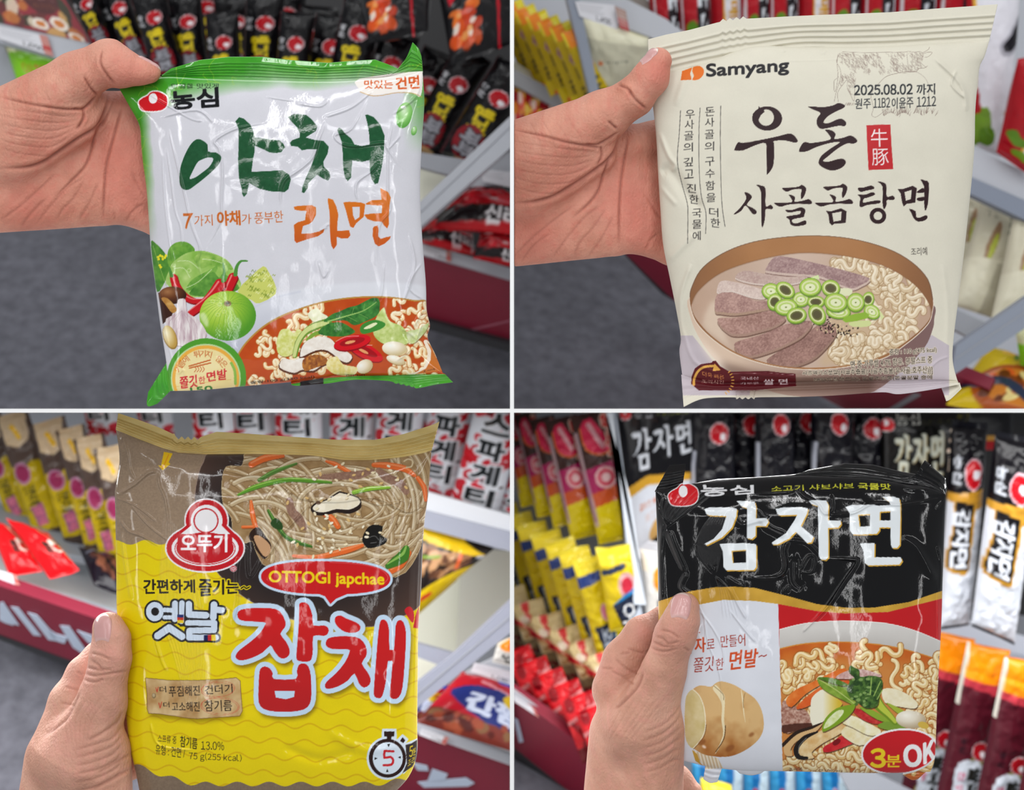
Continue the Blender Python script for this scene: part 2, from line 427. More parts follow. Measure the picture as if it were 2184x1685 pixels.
def arc_text(c, txt, cx, cy, r, a0, a1, size, col, bold=0, adv=None):
    """letters along an arc, angles in degrees clockwise from up"""
    n = len(txt)
    for i, ch in enumerate(txt):
        if ch == ' ': continue
        a = math.radians(a0 + (a1 - a0) * i / (n - 1)); ux, uy = math.sin(a), -math.cos(a); tx, ty = math.cos(a), math.sin(a)
        h = size / 2; q = lambda s, t: (cx + ux * (r + t * h) + tx * s * h * .9, cy + uy * (r + t * h) + ty * s * h * .9)
        c.text(ch, [q(-1, 1), q(1, 1), q(1, -1), q(-1, -1)], col, bold=bold)
def ramp(c, ya, yb, ca, cb):
    return lambda X, Y: mix(ca, cb, np.clip((Y - ya) / (yb - ya), 0, 1))
def art_green():
    c = Cv(240, 70, 985, 885, 2, 'd3d2d9')
    b = (0, c.H, 0, c.W); X, Y = c.XY(b)
    # green leaf print fading to white
    wob = vnoise(X, Y, 60, 3) * 22
    lim = 190 + wob + 62 * np.clip((500 - X) / 230, 0, 1) ** 1.3 - 18 * np.clip((X - 430) / 450, 0, 1)
    g = np.clip((lim - Y) / 46, 0, 1)
    g = np.maximum(g, np.clip((322 + (Y - 300) * .06 - X + 6 * vnoise(X, Y, 30, 5)) / 22, 0, 1) * np.clip((520 - Y) / 160, 0, 1))
    g = np.maximum(g, .75 * np.clip((X - 862 + 6 * vnoise(X, Y, 30, 8)) / 34, 0, 1) * np.clip((330 - Y) / 120, 0, 1))
    gc = mix('55a832', '2e8a1c', vnoise(X, Y, 45, 9))
    c.put((b, g), lambda *_: gc)
    for k in range(46):                                    # leaf veins
        x, y = RNG.uniform(255, 900), RNG.uniform(120, 235)
        if k % 3 == 0: x, y = RNG.uniform(262, 330), RNG.uniform(190, 420)
        p = np.cumsum(np.vstack([[x, y], RNG.normal(0, 7, (5, 2)) + RNG.normal(0, 6, 2)]), 0)
        m = c.mstroke(smooth(p, 4), 1.0)
        if m:
            bb, mm = m; c.put((bb, mm * g[bb[0]:bb[1], bb[2]:bb[3]]), 'b5cc3a', .6)
    for p in ([(600, 826), (690, 804), (720, 799), (860, 799), (946, 796), (985, 820), (985, 885), (600, 885)], [(240, 790), (318, 790), (354, 771), (362, 834), (350, 885), (240, 885)]): c.poly(p, lambda X, Y: mix('55a832', '2e8a1c', vnoise(X, Y, 25, 9)))
    c.poly([(640, 812), (692, 804), (690, 830), (640, 830)], '15161a')
    c.noise(.012, 1.2, 4)
    # maker's mark and lettering
    bean_logo(c, 296, 196, 61, 41)
    c.text('인생을 맛있게', [(365, 178), (466, 178), (466, 189), (365, 189)], '18181c')
    c.text('농심', [(364, 196), (464, 187), (466, 227), (366, 234)], '121216', bold=2.0)
    c.poly([(766, 168), (897, 152), (902, 166), (897, 206), (880, 198), (850, 196), (800, 203), (775, 199), (766, 190)], 'f0e9e2', sm=3)
    c.stroke([(768, 196), (800, 205), (845, 198), (880, 199), (900, 207)], 1.2, 'c8963c', sm=4)
    c.text('맛있는', (777, 171, 838, 189), 'd2571e', bold=.6); c.text('건면', [(844, 166), (893, 161), (894, 188), (845, 190)], 'd2571e', bold=1.1)
    for x, y, a, h in ((862, 246, 17, 28), (883, 279, 6, 10)):
        drop_shade(c, x, y, a, h, '8cc870', '4f9a38', 'd9eccb', .25, -.1, -.3); c.ell(x - a * .1, y - h * .62, a * .35, h * .12, 'f4fbf0')
    c.org = (360, 220, 4.368)
    dk = lambda X, Y: mix('17492a', '235a37', vnoise(X, Y, 5, 2))
    holed(c, [(265, 335), (310, 345), (360, 385), (368, 450), (440, 460), (488, 500), (470, 560), (420, 620), (330, 700), (240, 770), (185, 805), (130, 800), (100, 740), (105, 620), (130, 530), (170, 440), (215, 370)],
          [[(415, 520), (370, 505), (310, 525), (265, 555), (215, 650), (195, 705), (250, 690), (320, 640), (380, 590)]], dk, 3)
    c.poly([(655, 130), (700, 145), (760, 200), (785, 260), (800, 320), (870, 325), (960, 340), (1030, 345), (1065, 375), (1085, 410), (1050, 455), (1000, 465), (940, 460), (880, 430), (800, 395), (800, 450), (785, 520), (770, 640), (880, 635), (1060, 625), (1120, 665), (1137, 710), (1115, 800), (1080, 828), (950, 822), (850, 800), (750, 745), (735, 800), (730, 840), (700, 875), (685, 850), (680, 800), (655, 700), (645, 540), (650, 400), (650, 240), (620, 170)], dk)
    c.poly([(1110, 130), (1170, 100), (1280, 108), (1330, 150), (1385, 215), (1370, 260), (1275, 320), (1370, 345), (1440, 350), (1490, 405), (1480, 470), (1440, 545), (1445, 590), (1495, 640), (1505, 690), (1485, 722), (1430, 700), (1380, 665), (1300, 745), (1295, 790), (1260, 838), (1240, 830), (1245, 780), (1275, 700), (1330, 580), (1380, 430), (1290, 430), (1240, 440), (1200, 405), (1140, 400), (1128, 370), (1150, 345), (1220, 320), (1220, 280), (1190, 220), (1150, 180)], dk)
    c.poly([(1585, 228), (1610, 240), (1640, 280), (1700, 330), (1730, 385), (1800, 400), (1870, 385), (1868, 300), (1850, 190), (1830, 110), (1850, 105), (1910, 130), (1970, 200), (2010, 300), (2005, 420), (1998, 520), (1975, 640), (1950, 745), (1920, 755), (1890, 710), (1875, 640), (1870, 530), (1800, 548), (1710, 535), (1700, 640), (1700, 690), (1665, 728), (1640, 690), (1625, 600), (1622, 480), (1610, 360), (1570, 250)], dk)
    og = ramp(c, 400, 530, 'd97a1e', 'c4551a')
    c.poly([(1165, 965), (1220, 955), (1330, 950), (1370, 970), (1372, 1040), (1340, 1100), (1310, 1125), (1250, 1145), (1240, 1190), (1235, 1215), (1320, 1215), (1400, 1195), (1450, 1170), (1440, 1205), (1390, 1240), (1300, 1265), (1240, 1285), (1190, 1303), (1170, 1280), (1170, 1200), (1165, 1135), (1200, 1110), (1270, 1090), (1275, 1040), (1285, 1005), (1200, 1000), (1170, 990)], og)
    c.poly([(1485, 885), (1530, 900), (1560, 960), (1580, 1040), (1570, 1120), (1570, 1190), (1680, 1185), (1692, 1230), (1670, 1258), (1610, 1262), (1565, 1245), (1565, 1320), (1535, 1362), (1515, 1330), (1505, 1260), (1500, 1150), (1498, 1020), (1480, 905)], og)
    holed(c, [(1625, 925), (1680, 918), (1790, 925), (1830, 940), (1815, 1060), (1785, 1085), (1745, 1120), (1720, 1163), (1690, 1150), (1670, 1080), (1650, 1000)], [[(1710, 965), (1780, 965), (1778, 1060), (1735, 1090), (1715, 1040)]], og)
    c.poly([(1835, 935), (1890, 905), (1985, 900), (1985, 955), (1900, 950), (1840, 945)], og); c.poly([(1820, 1040), (1880, 1030), (1990, 1025), (1985, 1105), (1910, 1100), (1850, 1080)], og)
    c.poly([(1970, 790), (2000, 805), (2045, 830), (2068, 880), (2055, 960), (2050, 1050), (2050, 1130), (2035, 1168), (2005, 1140), (1985, 1105), (1985, 920)], og)
    c.poly([(1910, 1150), (1945, 1140), (1955, 1175), (1950, 1240), (1975, 1265), (2020, 1250), (2068, 1240), (2060, 1265), (2010, 1310), (1955, 1335), (1920, 1310), (1900, 1240), (1900, 1170)], og)
    c.org = (0, 0, 1); sb = 'c8641e'
    c.text('7', [(391, 456), (411, 455), (404, 487), (395, 488)], sb, bold=1.0); c.text('가지', [(414, 459), (453, 457), (454, 481), (415, 483)], sb)
    c.text('야채', [(463, 451), (511, 449), (513, 480), (464, 482)], sb, bold=1.2); c.text('가', (515, 456, 536, 478), sb); c.text('풍부한', [(542, 453), (603, 449), (605, 474), (543, 478)], sb)
    # bowl of noodles, lower right
    rim = [(440, 900), (452, 790), (470, 728), (482, 704), (509, 676), (541, 651), (585, 630), (640, 616), (740, 604), (830, 602), (920, 612), (990, 640), (990, 900)]
    c.poly(rim, lambda X, Y: mix('dcdde4', 'b9bccb', np.clip((Y - 610) / 140, 0, 1) * np.clip((760 - X) / 200, .1, 1)), sm=4, soft=3)
    c.stroke([(471, 724), (486, 702), (512, 677), (545, 654), (590, 634), (640, 622)], 3, 'c3c6d4', .6, sm=4, soft=2)
    c.org = (480, 610, 4.368)
    soup = [(100, 720), (120, 640), (200, 520), (350, 380), (520, 280), (700, 210), (900, 150), (1150, 110), (1400, 98), (1600, 110), (1760, 135), (1900, 165), (2000, 500), (2150, 850), (1700, 850), (950, 900), (190, 960)]
    c.poly(soup, 'b98a3c', sm=4, dil=1.2)
    c.poly(np.array(soup) + (6, 10), lambda X, Y: mix('c9551a', 'b23f10', vnoise(X, Y, 26, 12)), sm=4)
    c.setclip(np.array(soup) + (6, 10), 4)
    for k in range(150):
        x = RNG.uniform(130, 1950); y = RNG.uniform(140, 900)
        edge = y - np.interp(x, [120, 350, 700, 1150, 1600, 1950], [620, 400, 235, 140, 140, 190])
        if edge < 35: continue
        mid = 900 < x < 1500 and y > 180
        if mid: continue
        c.noodle(c.curl(x, y, RNG.uniform(-.9, .9), RNG.uniform(.6, 1.5), RNG.uniform(24, 42)), RNG.uniform(30, 42), mix('edcf96', 'f4e3bd', RNG.random()), 'b8692a', 'fff6df', .95)
    leafy = lambda a, b, s: (lambda X, Y: mix(a, b, np.clip(vnoise(X, Y, s, 21) * 1.4 - .2, 0, 1)))
    for p, col in (([(490, 480), (520, 410), (590, 400), (640, 440), (680, 400), (720, 440), (650, 520), (640, 620), (560, 660), (490, 620), (480, 540)], leafy('c7cc5e', 'e8e9ae', 6)),
                   ([(1420, 270), (1480, 200), (1500, 260), (1540, 330), (1640, 370), (1690, 430), (1720, 520), (1600, 560), (1480, 540), (1400, 480), (1380, 400)], leafy('a9c05e', 'd6df9e', 7)),
                   ([(1690, 430), (1800, 400), (1895, 345), (1870, 420), (1780, 520), (1720, 530)], leafy('b7c878', 'eef0d6', 8)),
                   ([(770, 260), (850, 205), (900, 250), (960, 290), (900, 340), (820, 330)], leafy('dde0b0', 'f3f1d8', 8))):
        c.poly(np.array(p) + (4, 8), '6a5a1e', .6, sm=3); c.poly(p, col, sm=3)
    c.stroke([(960, 335), (830, 380), (740, 440), (680, 530), (650, 650)], [70, 75, 60, 55, 45], '6f9433', sm=5)
    c.stroke([(950, 340), (830, 375), (740, 430), (675, 530), (645, 650)], [40, 48, 40, 36, 30], 'cfd98c', sm=5)
    c.stroke([(930, 420), (830, 450), (770, 500)], [40, 36, 30], '7fa53a', sm=5)
    c.poly([(870, 440), (900, 390), (980, 345), (1080, 340), (1160, 380), (1210, 430), (1100, 470), (950, 465)], leafy('1f5a22', '4a8c3a', 7), sm=4)
    c.poly([(920, 335), (1000, 262), (1060, 240), (1150, 200), (1230, 180), (1290, 150), (1370, 112), (1430, 120), (1442, 190), (1420, 270), (1300, 335), (1200, 365), (1110, 320)], leafy('235c26', '4f9440', 8), sm=4)
    c.stroke([(960, 330), (1130, 280), (1290, 230), (1410, 150)], [14, 10, 5], '9cc26a', sm=4)
    for q in (((1130, 280), (1230, 330)), ((1230, 250), (1330, 300)), ((1180, 265), (1200, 205)), ((1290, 230), (1300, 165))): c.stroke(q, 5, '7fb057', .8)
    holed(c, [(1255, 400), (1290, 350), (1390, 315), (1490, 345), (1470, 390), (1370, 430), (1280, 445)], [[(1290, 395), (1380, 345), (1420, 350), (1350, 395)]], '3f8a35', 3)
    c.poly([(1290, 395), (1380, 345), (1420, 350), (1350, 395)], 'e6ecbe', sm=3)
    for p in ([(700, 640), (715, 570), (770, 505), (880, 470), (980, 490), (1050, 560), (1180, 645), (1150, 710), (1080, 695), (960, 605), (850, 600), (715, 660)], [(510, 760), (540, 680), (640, 690), (720, 670), (960, 700), (900, 740), (820, 790), (720, 780), (640, 810)]):
        c.poly(np.array(p) + (0, 10), '5a2c14', sm=3, dil=2.2); c.poly(p, leafy('e6dcd0', 'f6f1e9', 7), sm=3)
    c.poly([(725, 690), (830, 640), (930, 660), (950, 720), (850, 760), (740, 790)], leafy('7a3a14', 'c9822e', 5), sm=3)
    for cx, cy, rot in ((1310, 610, .45), (1185, 525, -.22)):
        c.ell(cx, cy + 8, 175, 72, '8c0c16', rot=rot); c.ell(cx, cy, 175, 66, 'd4121f', rot=rot); c.ell(cx, cy - 6, 120, 34, 'a30d18', rot=rot); c.ell(cx - 20, cy - 2, 50, 14, 'e9a06a', rot=rot); c.stroke([(cx - 150, cy - 10), (cx - 60, cy - 52), (cx + 60, cy - 58)], 6, 'f8b8b0', .8, sm=4)
    for x, y, a, bb_, r in ((1580, 585, 118, 68, .1), (1300, 750, 80, 62, -.5), (1590, 690, 90, 40, .3)):
        c.ell(x + 4, y + 8, a, bb_, '8a5a2a', .6, r); drop_shade(c, x, y, a, bb_, 'f0e6cf', 'cdb98a', 'fffdf4', r)
    c.poly([(950, 700), (1040, 655), (1100, 730), (1230, 760), (1200, 830), (1050, 830), (960, 780)], leafy('e1cf6a', 'f6eec0', 6), sm=3)
    c.clip = None
    c.stroke([(1870, 520), (1905, 600), (1900, 690), (1850, 780), (1740, 830)], [40, 44, 40, 34, 24], 'f0e2cf', sm=5)
    c.poly([(1880, 520), (1920, 560), (1945, 620), (2030, 790), (1770, 822), (1870, 770), (1915, 690), (1920, 600)], 'c8702a', sm=0)
    c.text('조리예', [(1845, 790), (1950, 765), (1955, 782), (1850, 805)], '2a160c')
    c.text('중량:100 g(350 kcal)', [(230, 888), (830, 828), (835, 862), (235, 916)], '1a120c', bold=.4)
    c.text('미나리', [(1130, 826), (1300, 822), (1300, 850), (1130, 850)], '1a120c')
    # vegetables, lower left
    c.org = (300, 500, 4.553)
    leafc = leafy('2f6f24', '6aa43a', 14)
    c.poly([(100, 70), (150, 90), (210, 150), (250, 210), (285, 330), (240, 450), (160, 560), (120, 300)], leafc, sm=3); c.stroke([(120, 110), (190, 330), (250, 500)], 5, '9cc060', .8, sm=3)
    c.poly([(260, 250), (270, 150), (330, 85), (420, 70), (490, 100), (525, 165), (400, 220), (330, 280), (290, 340)], leafy('4f8c2c', '86b548', 14), sm=3)
    for x, y in ((170, 220), (190, 205), (210, 215), (235, 225), (245, 205), (175, 240), (215, 240), (185, 300), (195, 318)): c.ell(x, y, 13, 12, 'e9dd2a')
    c.poly([(250, 480), (275, 350), (300, 290), (350, 240), (450, 180), (590, 158), (720, 190), (840, 250), (905, 340), (950, 420), (975, 500), (900, 560), (600, 610), (430, 590)], leafy('7fb044', 'c3d88c', 22), sm=4)
    c.poly([(520, 220), (600, 180), (720, 200), (830, 250), (900, 340), (800, 330), (680, 300), (600, 330), (540, 290)], leafy('6a9f38', 'a9c968', 12), sm=3)
    c.poly([(440, 530), (500, 440), (620, 370), (700, 330), (740, 300), (735, 360), (600, 460), (500, 540)], leafy('4f8c30', '8dbb52', 10), sm=3)
    c.poly([(600, 440), (700, 360), (760, 420), (800, 380), (880, 430), (960, 520), (860, 570), (700, 600), (560, 600), (470, 570)], leafy('3f7a2a', '6fa544', 10), sm=3)
    for q in (((440, 520), (560, 460), (690, 340)), ((600, 240), (700, 250), (820, 290)), ((360, 260), (470, 260), (560, 330)), ((330, 330), (420, 330), (480, 420))): c.stroke(q, 6, 'dfecc0', .75, sm=4)
    c.poly([(940, 555), (1070, 410), (1190, 308), (1240, 360), (1300, 470), (1310, 580), (1150, 670), (1080, 640)], 'c9cf6a', sm=2)
    for k in range(46):
        x, y = RNG.uniform(1000, 1290), RNG.uniform(360, 640)
        if y < 900 - .5 * x or y > 1230 - .45 * x: continue
        c.stroke(np.array([(0, 0), (14, -22), (30, 4), (46, -18)]) * RNG.uniform(.6, 1.1) + (x, y), 5, ('8a9c2c', 'eef0c0', '5f7a1e')[k % 3], .85, sm=4)
    def chili(p, w):
        c.stroke(np.array(p) + (6, 10), w, '7c0a12', sm=6); c.stroke(p, np.array(w) * .93, 'c4141e', sm=6)
        c.stroke(np.array(p) - (.12 * w[0], .22 * w[0]), np.array(w) * .16, 'f4a49c', .7, sm=6)
    chili([(895, 420), (850, 520), (840, 560)], [100, 95, 70])
    chili([(320, 420), (350, 510), (430, 600), (520, 645), (610, 640)], [80, 85, 75, 60, 24])
    chili([(770, 485), (700, 580), (620, 660), (480, 770)], [118, 105, 85, 66])
    for p in ([(300, 400), (285, 350), (280, 320)], [(800, 450), (812, 360), (800, 280)], [(920, 390), (935, 310), (975, 260), (1035, 258)]): c.stroke(p, [40, 26, 14], '4d8c3a', sm=5)
    c.poly([(170, 560), (330, 700), (300, 800), (215, 870)], '3a1a10'); drop_shade(c, 310, 590, 135, 85, '6a3a1c', '38190c', 'a8744a')
    c.poly([(200, 620), (260, 620), (350, 720), (310, 765), (240, 680)], leafy('a8702e', 'd2a45c', 8), sm=3)
    drop_shade(c, 845, 790, 275, 242, '9cc43c', '4f9426', 'd6e878')
    for a in np.linspace(-.2, 2 * math.pi - .3, 26):
        c.stroke([(845 + 25 * math.cos(a), 672 + 15 * math.sin(a)), (845 + 150 * math.cos(a), 700 + 90 * math.sin(a)), (845 + 262 * math.cos(a), 790 + 228 * math.sin(a))], [3, 5, 3], '5a9a2a', .55, sm=4)
    c.poly([(570, 790), (620, 760), (660, 850), (640, 900)], 'e6efd0', .6, sm=3, soft=2); c.ell(845, 672, 36, 28, '8a7a4a'); c.ell(845, 668, 18, 12, '3a3a2a')
    for x, y in ((770, 680), (700, 650), (750, 780), (810, 750), (470, 350), (320, 300)): c.ell(x, y, 22, 18, 'e4f0c0', .5, hole=.72)
    gl = [(360, 640), (395, 622), (435, 635), (445, 720), (470, 770), (560, 830), (630, 930), (632, 1000), (560, 1040), (350, 1080), (240, 850), (300, 790), (350, 740)]
    c.poly(np.array(gl) + (4, 6), '7a5a62', .6, sm=3); c.poly(gl, lambda X, Y: mix('ece6e4', 'b79aa4', np.clip(vnoise(X * 3, Y * .5, 12, 31) * 1.6 - .45, 0, 1)), sm=3)
    for a in (-130, -80, -30, 20, 70, 130): c.stroke([(400, 740), (400 + a, 860), (410 + a * 1.1, 1020)], [2, 5, 3], 'a98894', .6, sm=4)
    c.ell(285, 1000, 64, 122, '9c7a38', rot=-.35); drop_shade(c, 283, 992, 58, 114, 'e6d199', 'bf9a4c', 'fbf3d4', -.35)
    # round seal, lower left
    c.ell(640, 1390, 385, 382, '4f9a2c'); c.ell(632, 1400, 340, 338, 'bcd69c'); c.ell(632, 1402, 326, 326, 'e9ad45'); c.ell(632, 1405, 296, 296, lambda X, Y: mix('efe3b4', 'e6d08a', vnoise(X, Y, 30, 6)))
    arc_text(c, '기름에 튀기지 않은', 600, 1420, 262, -64, 52, 66, 'c4602a', bold=.35)
    for p in ([(470, 1280), (675, 1220)], [(475, 1298), (680, 1248)]): c.stroke(p, 13, 'c4622e')
    for i in range(4): c.stroke([(525 + i * 26, 1285), (540 + i * 26, 1310), (522 + i * 26, 1335)], 7, 'c4622e', sm=4)
    c.text('쫄깃', [(378, 1385), (545, 1362), (550, 1478), (385, 1498)], 'cc2030', bold=.8); c.text('한', [(562, 1385), (625, 1375), (628, 1445), (565, 1455)], 'cc2030', bold=.4)
    c.text('면발', [(640, 1340), (832, 1300), (838, 1405), (648, 1430)], 'cc2030', bold=.8)
    c.stroke([(880, 1250), (915, 1330), (920, 1450)], 26, '8ab84e', sm=4); c.stroke([(330, 1480), (600, 1440), (880, 1410)], 3, 'd8b060'); c.text('150', [(480, 1490), (690, 1468), (700, 1520), (490, 1540)], '2e7a2a', bold=.8)
    c.org = (0, 0, 1)
    for p in ([(700, 806), (760, 802), (860, 800), (946, 797.5), (985, 812), (985, 885), (600, 885), (600, 822), (640, 816)], [(240, 790), (318, 790), (352, 774), (360, 834), (350, 885), (240, 885)]): c.poly(p, lambda X, Y: mix('55a832', '2e8a1c', vnoise(X, Y, 25, 9)))
    c.poly([(640, 814), (690, 806), (690, 830), (640, 830)], '15161a')
    return c
# ------------------------------------------------------------------ print of the cream pack
def art_cream():
    c = Cv(1385, 0, 2135, 880, 2, 'd9d4c3')
    c.noise(.008, 1.5, 2)
    # maker's mark
    c.org = (1380, 0, 2.716)
    c.poly([(203, 412), (262, 390), (250, 425), (258, 462), (195, 465)], 'd96a1c'); c.poly([(268, 388), (305, 382), (328, 402), (326, 432), (300, 460), (262, 464), (272, 440), (262, 415)], 'dd6e1e', sm=2)
    c.text('Samyang', [(345, 372), (820, 340), (820, 432), (345, 466)], '1c1a1e', bold=1.5)
    # cattle sketch
    c.org = (1640, 80, 5.747); ink = '8c7a70'
    body = [(900, 175), (1150, 185), (1400, 180), (1650, 180), (1710, 170), (1780, 180), (1860, 175), (1890, 220), (1880, 280), (1940, 350), (1900, 375), (1840, 380), (1800, 420), (1680, 420), (1500, 455), (1420, 490), (1350, 540), (1240, 560), (1180, 480), (1100, 470), (1060, 500), (1050, 680), (1040, 780), (1000, 700), (960, 620), (960, 520), (920, 560), (860, 640), (840, 700), (850, 790), (800, 785), (830, 650), (880, 480), (870, 380), (830, 300), (850, 220)]
    c.setclip(body, 3)
    for k in range(1700):
        x, y = RNG.uniform(800, 1880), RNG.uniform(180, 700)
        dens = float(vnoise(np.array([[x]]), np.array([[y]]), 130, 14, 2)[0, 0]); leg = 800 < x < 1060 and y > 300
        if y > 440 and not leg: continue
        if y > 420 + (x < 1060) * 330: continue
        if leg and (x < 860 or (y > 500 and 900 < x < 965)): continue
        if dens < (.36 if leg or (1690 < x < 1800 and y > 190) else .5): continue
        c.stroke([(x, y), (x + RNG.uniform(8, 26), y + RNG.uniform(10, 40))], RNG.uniform(4, 8), ink, .5)
    c.clip = None
    for p in (body[:9], body[9:16], [(1800, 420), (1680, 420), (1500, 455), (1420, 490), (1350, 560)], body[20:30], body[30:], [(850, 200), (835, 300), (845, 480), (800, 530), (800, 650), (820, 640), (850, 480)],
              [(1880, 190), (1950, 150), (1970, 115)], [(1890, 200), (1950, 180), (2000, 185), (1960, 230), (1910, 245)], [(1690, 200), (1700, 300), (1710, 415)], [(1840, 300), (1880, 330), (1930, 370)]):
        c.stroke(p, 5, ink, .85, sm=4)
    c.stroke([(1640, 440), (1780, 420), (1860, 450), (1930, 520), (1960, 600)], 4, ink, .8, sm=4)
    for p in ([(1350, 560), (1280, 640), (1250, 720), (1280, 860), (1260, 950), (1310, 975), (1380, 930), (1440, 880)], [(1690, 700), (1700, 740), (1690, 860)], [(1960, 600), (1960, 700), (1930, 900)], [(1560, 850), (1580, 960)], [(1600, 970), (1640, 860)]): c.stroke(p, 5, ink, .8, sm=4)
    for k in range(80):
        x = RNG.uniform(1400, 2060); y = 960 - 40 * abs(math.sin(x * .02)); c.stroke([(x, y), (x + RNG.uniform(-30, 40), y - RNG.uniform(30, 90))], [7, 3], ink, .75)
    for k in range(18): x = RNG.uniform(930, 1040); c.stroke([(x, 830), (x + 15, 800)], 4, ink, .7)
    c.org = (0, 0, 1)
    c.text('^2025.08.02', [(1822, 182), (1946, 179), (1946, 201), (1822, 203)], '26282c', bold=.95); c.text('까지', [(1955, 180), (1994, 178), (1994, 201), (1955, 203)], '26282c', bold=.7)
    c.text('원주', [(1824, 211), (1857, 209), (1857, 231), (1824, 233)], '26282c', bold=.55); c.text('^11B2', [(1863, 210), (1898, 208), (1898, 229), (1863, 230)], '26282c', bold=.55); c.text('이윤주', [(1902, 209), (1948, 206), (1948, 230), (1902, 232)], '26282c', bold=.55); c.text('^1212', [(1956, 207), (1996, 205), (1996, 226), (1956, 228)], '26282c', bold=.55)
    # vertical lines and words
    c.org = (1420, 220, 5.264); bk = '2b2626'
    for p in ([(165, 85), (152, 330), (130, 650), (180, 900), (240, 1120), (248, 1250), (245, 1575)], [(385, 55), (372, 330), (375, 750), (400, 1050), (450, 1230), (447, 1465)], [(617, 30), (612, 400), (620, 900), (635, 1180), (665, 1385)]): c.stroke(p, 7, bk, .9, sm=5)
    for txt, pos in (('우사골의깊고진한국물에', [(273, 125), (265, 240), (258, 365), (252, 495), (252, 660), (260, 795), (287, 955), (317, 1080), (348, 1235), (350, 1360), (347, 1490)]), ('돈사골의구수함을더한', [(495, 95), (492, 215), (490, 350), (490, 485), (495, 655), (497, 790), (500, 925), (507, 1060), (538, 1225), (557, 1345)])):
        for ch, (x, y) in zip(txt, pos):
            w = 52 if ch != '에' else 44; r = (6 if ch in '진한더' else -4)
            c.text(ch, [(x - w, y - 50 - r), (x + w, y - 50 + r), (x + w, y + 50 + r), (x - w, y + 50 - r)], bk, bold=.35)
    # brush title
    c.org = (1540, 200, 4.647); br = '280c12'
    t = np.linspace(.62 * 2 * math.pi, 1.56 * 2 * math.pi, 40)
    c.poly(np.vstack([np.stack([447 + 148 * np.cos(t), 245 + 120 * np.sin(t)], 1), [(400, 150), (410, 135)], np.stack([436 + 78 * np.cos(t[::-1]), 236 + 82 * np.sin(t[::-1])], 1)]), br)
    c.poly([(360, 122), (385, 145), (415, 155), (420, 180), (385, 210), (360, 260), (298, 240), (305, 200), (335, 165), (362, 150)], br)
    for p in ([(125, 545), (160, 480), (215, 487), (420, 450), (560, 420), (660, 395), (710, 410), (750, 465), (725, 485), (660, 470), (590, 460), (500, 472), (515, 490), (515, 640), (500, 730), (445, 802), (445, 740), (440, 600), (432, 490), (330, 510), (210, 560), (130, 562)],
              [(855, 125), (1000, 132), (1100, 115), (1155, 92), (1215, 112), (1205, 140), (1120, 180), (1040, 230), (1005, 285), (1060, 290), (1140, 255), (1190, 250), (1230, 285), (1215, 320), (1150, 318), (1000, 348), (955, 330), (938, 290), (945, 240), (975, 190), (900, 155)],
              [(1020, 355), (1090, 365), (1125, 400), (1115, 448), (1200, 436), (1265, 415), (1310, 430), (1342, 470), (1300, 495), (1240, 492), (1150, 540), (1050, 620), (1000, 665), (1060, 672), (1140, 650), (1200, 645), (1228, 680), (1190, 730), (1110, 760), (1040, 750), (970, 710), (958, 670), (990, 610), (1080, 540), (1170, 478), (1060, 490), (930, 530), (840, 570), (762, 572), (800, 490), (840, 480), (890, 488), (1070, 455), (1055, 400)],
              [(222, 978), (270, 990), (295, 1030), (245, 1098), (300, 1130), (340, 1160), (335, 1190), (300, 1188), (235, 1108), (190, 1160), (130, 1195), (120, 1188), (180, 1130), (240, 1040)],
              [(340, 905), (385, 910), (430, 940), (432, 1112), (480, 1100), (505, 1125), (490, 1145), (432, 1145), (425, 1240), (400, 1325), (388, 1240), (385, 970)]): c.poly(p, br, sm=3)
    gk = [(595, 935), (680, 930), (760, 920), (790, 903), (832, 935), (820, 1000), (787, 1045), (780, 1000), (785, 945), (700, 950), (650, 970), (625, 965)]
    oo = [(660, 1000), (700, 1008), (725, 1030), (720, 1070), (800, 1060), (860, 1045), (892, 1075), (870, 1095), (760, 1090), (650, 1100), (575, 1120), (515, 1085), (560, 1080), (690, 1075), (680, 1030)]
    c.poly(gk, br, sm=3); c.poly(oo, br, sm=3); c.poly(np.array(gk) + (408, -12), br, sm=3); c.poly(np.array(oo) + (406, -1), br, sm=3)
    c.poly([(628, 1150), (700, 1150), (780, 1125), (825, 1150), (815, 1200), (805, 1222), (700, 1245), (700, 1275), (740, 1285), (820, 1255), (835, 1275), (820, 1300), (730, 1312), (680, 1295), (668, 1250), (635, 1220), (700, 1205), (770, 1192), (775, 1160), (690, 1175), (650, 1175)], br, sm=3)
    holed(c, [(1030, 1160), (1080, 1165), (1180, 1135), (1235, 1165), (1225, 1280), (1110, 1290), (1090, 1305), (1065, 1280), (1055, 1200)], [[(1090, 1185), (1185, 1167), (1180, 1255), (1105, 1268)]], br)
    for p in ([(1345, 935), (1400, 930), (1480, 910), (1510, 940), (1430, 960), (1370, 972)], [(1345, 1000), (1420, 1000), (1490, 975), (1515, 1000), (1440, 1030), (1405, 1040), (1400, 1078), (1480, 1065), (1560, 1055), (1560, 1085), (1440, 1102), (1380, 1125), (1362, 1100), (1370, 1030)],
              [(1540, 870), (1600, 880), (1628, 910), (1632, 1018), (1690, 1010), (1712, 1035), (1690, 1055), (1635, 1052), (1630, 1100), (1605, 1145), (1590, 1080), (1590, 920)]): c.poly(p, br, sm=3)
    c.ell(1545, 1210, 82, 80, br, hole=.52)
    holed(c, [(1740, 945), (1790, 945), (1890, 912), (1930, 935), (1915, 1080), (1830, 1090), (1800, 1118), (1785, 1080), (1770, 990)], [[(1808, 975), (1880, 952), (1870, 1045), (1822, 1060)]], br)
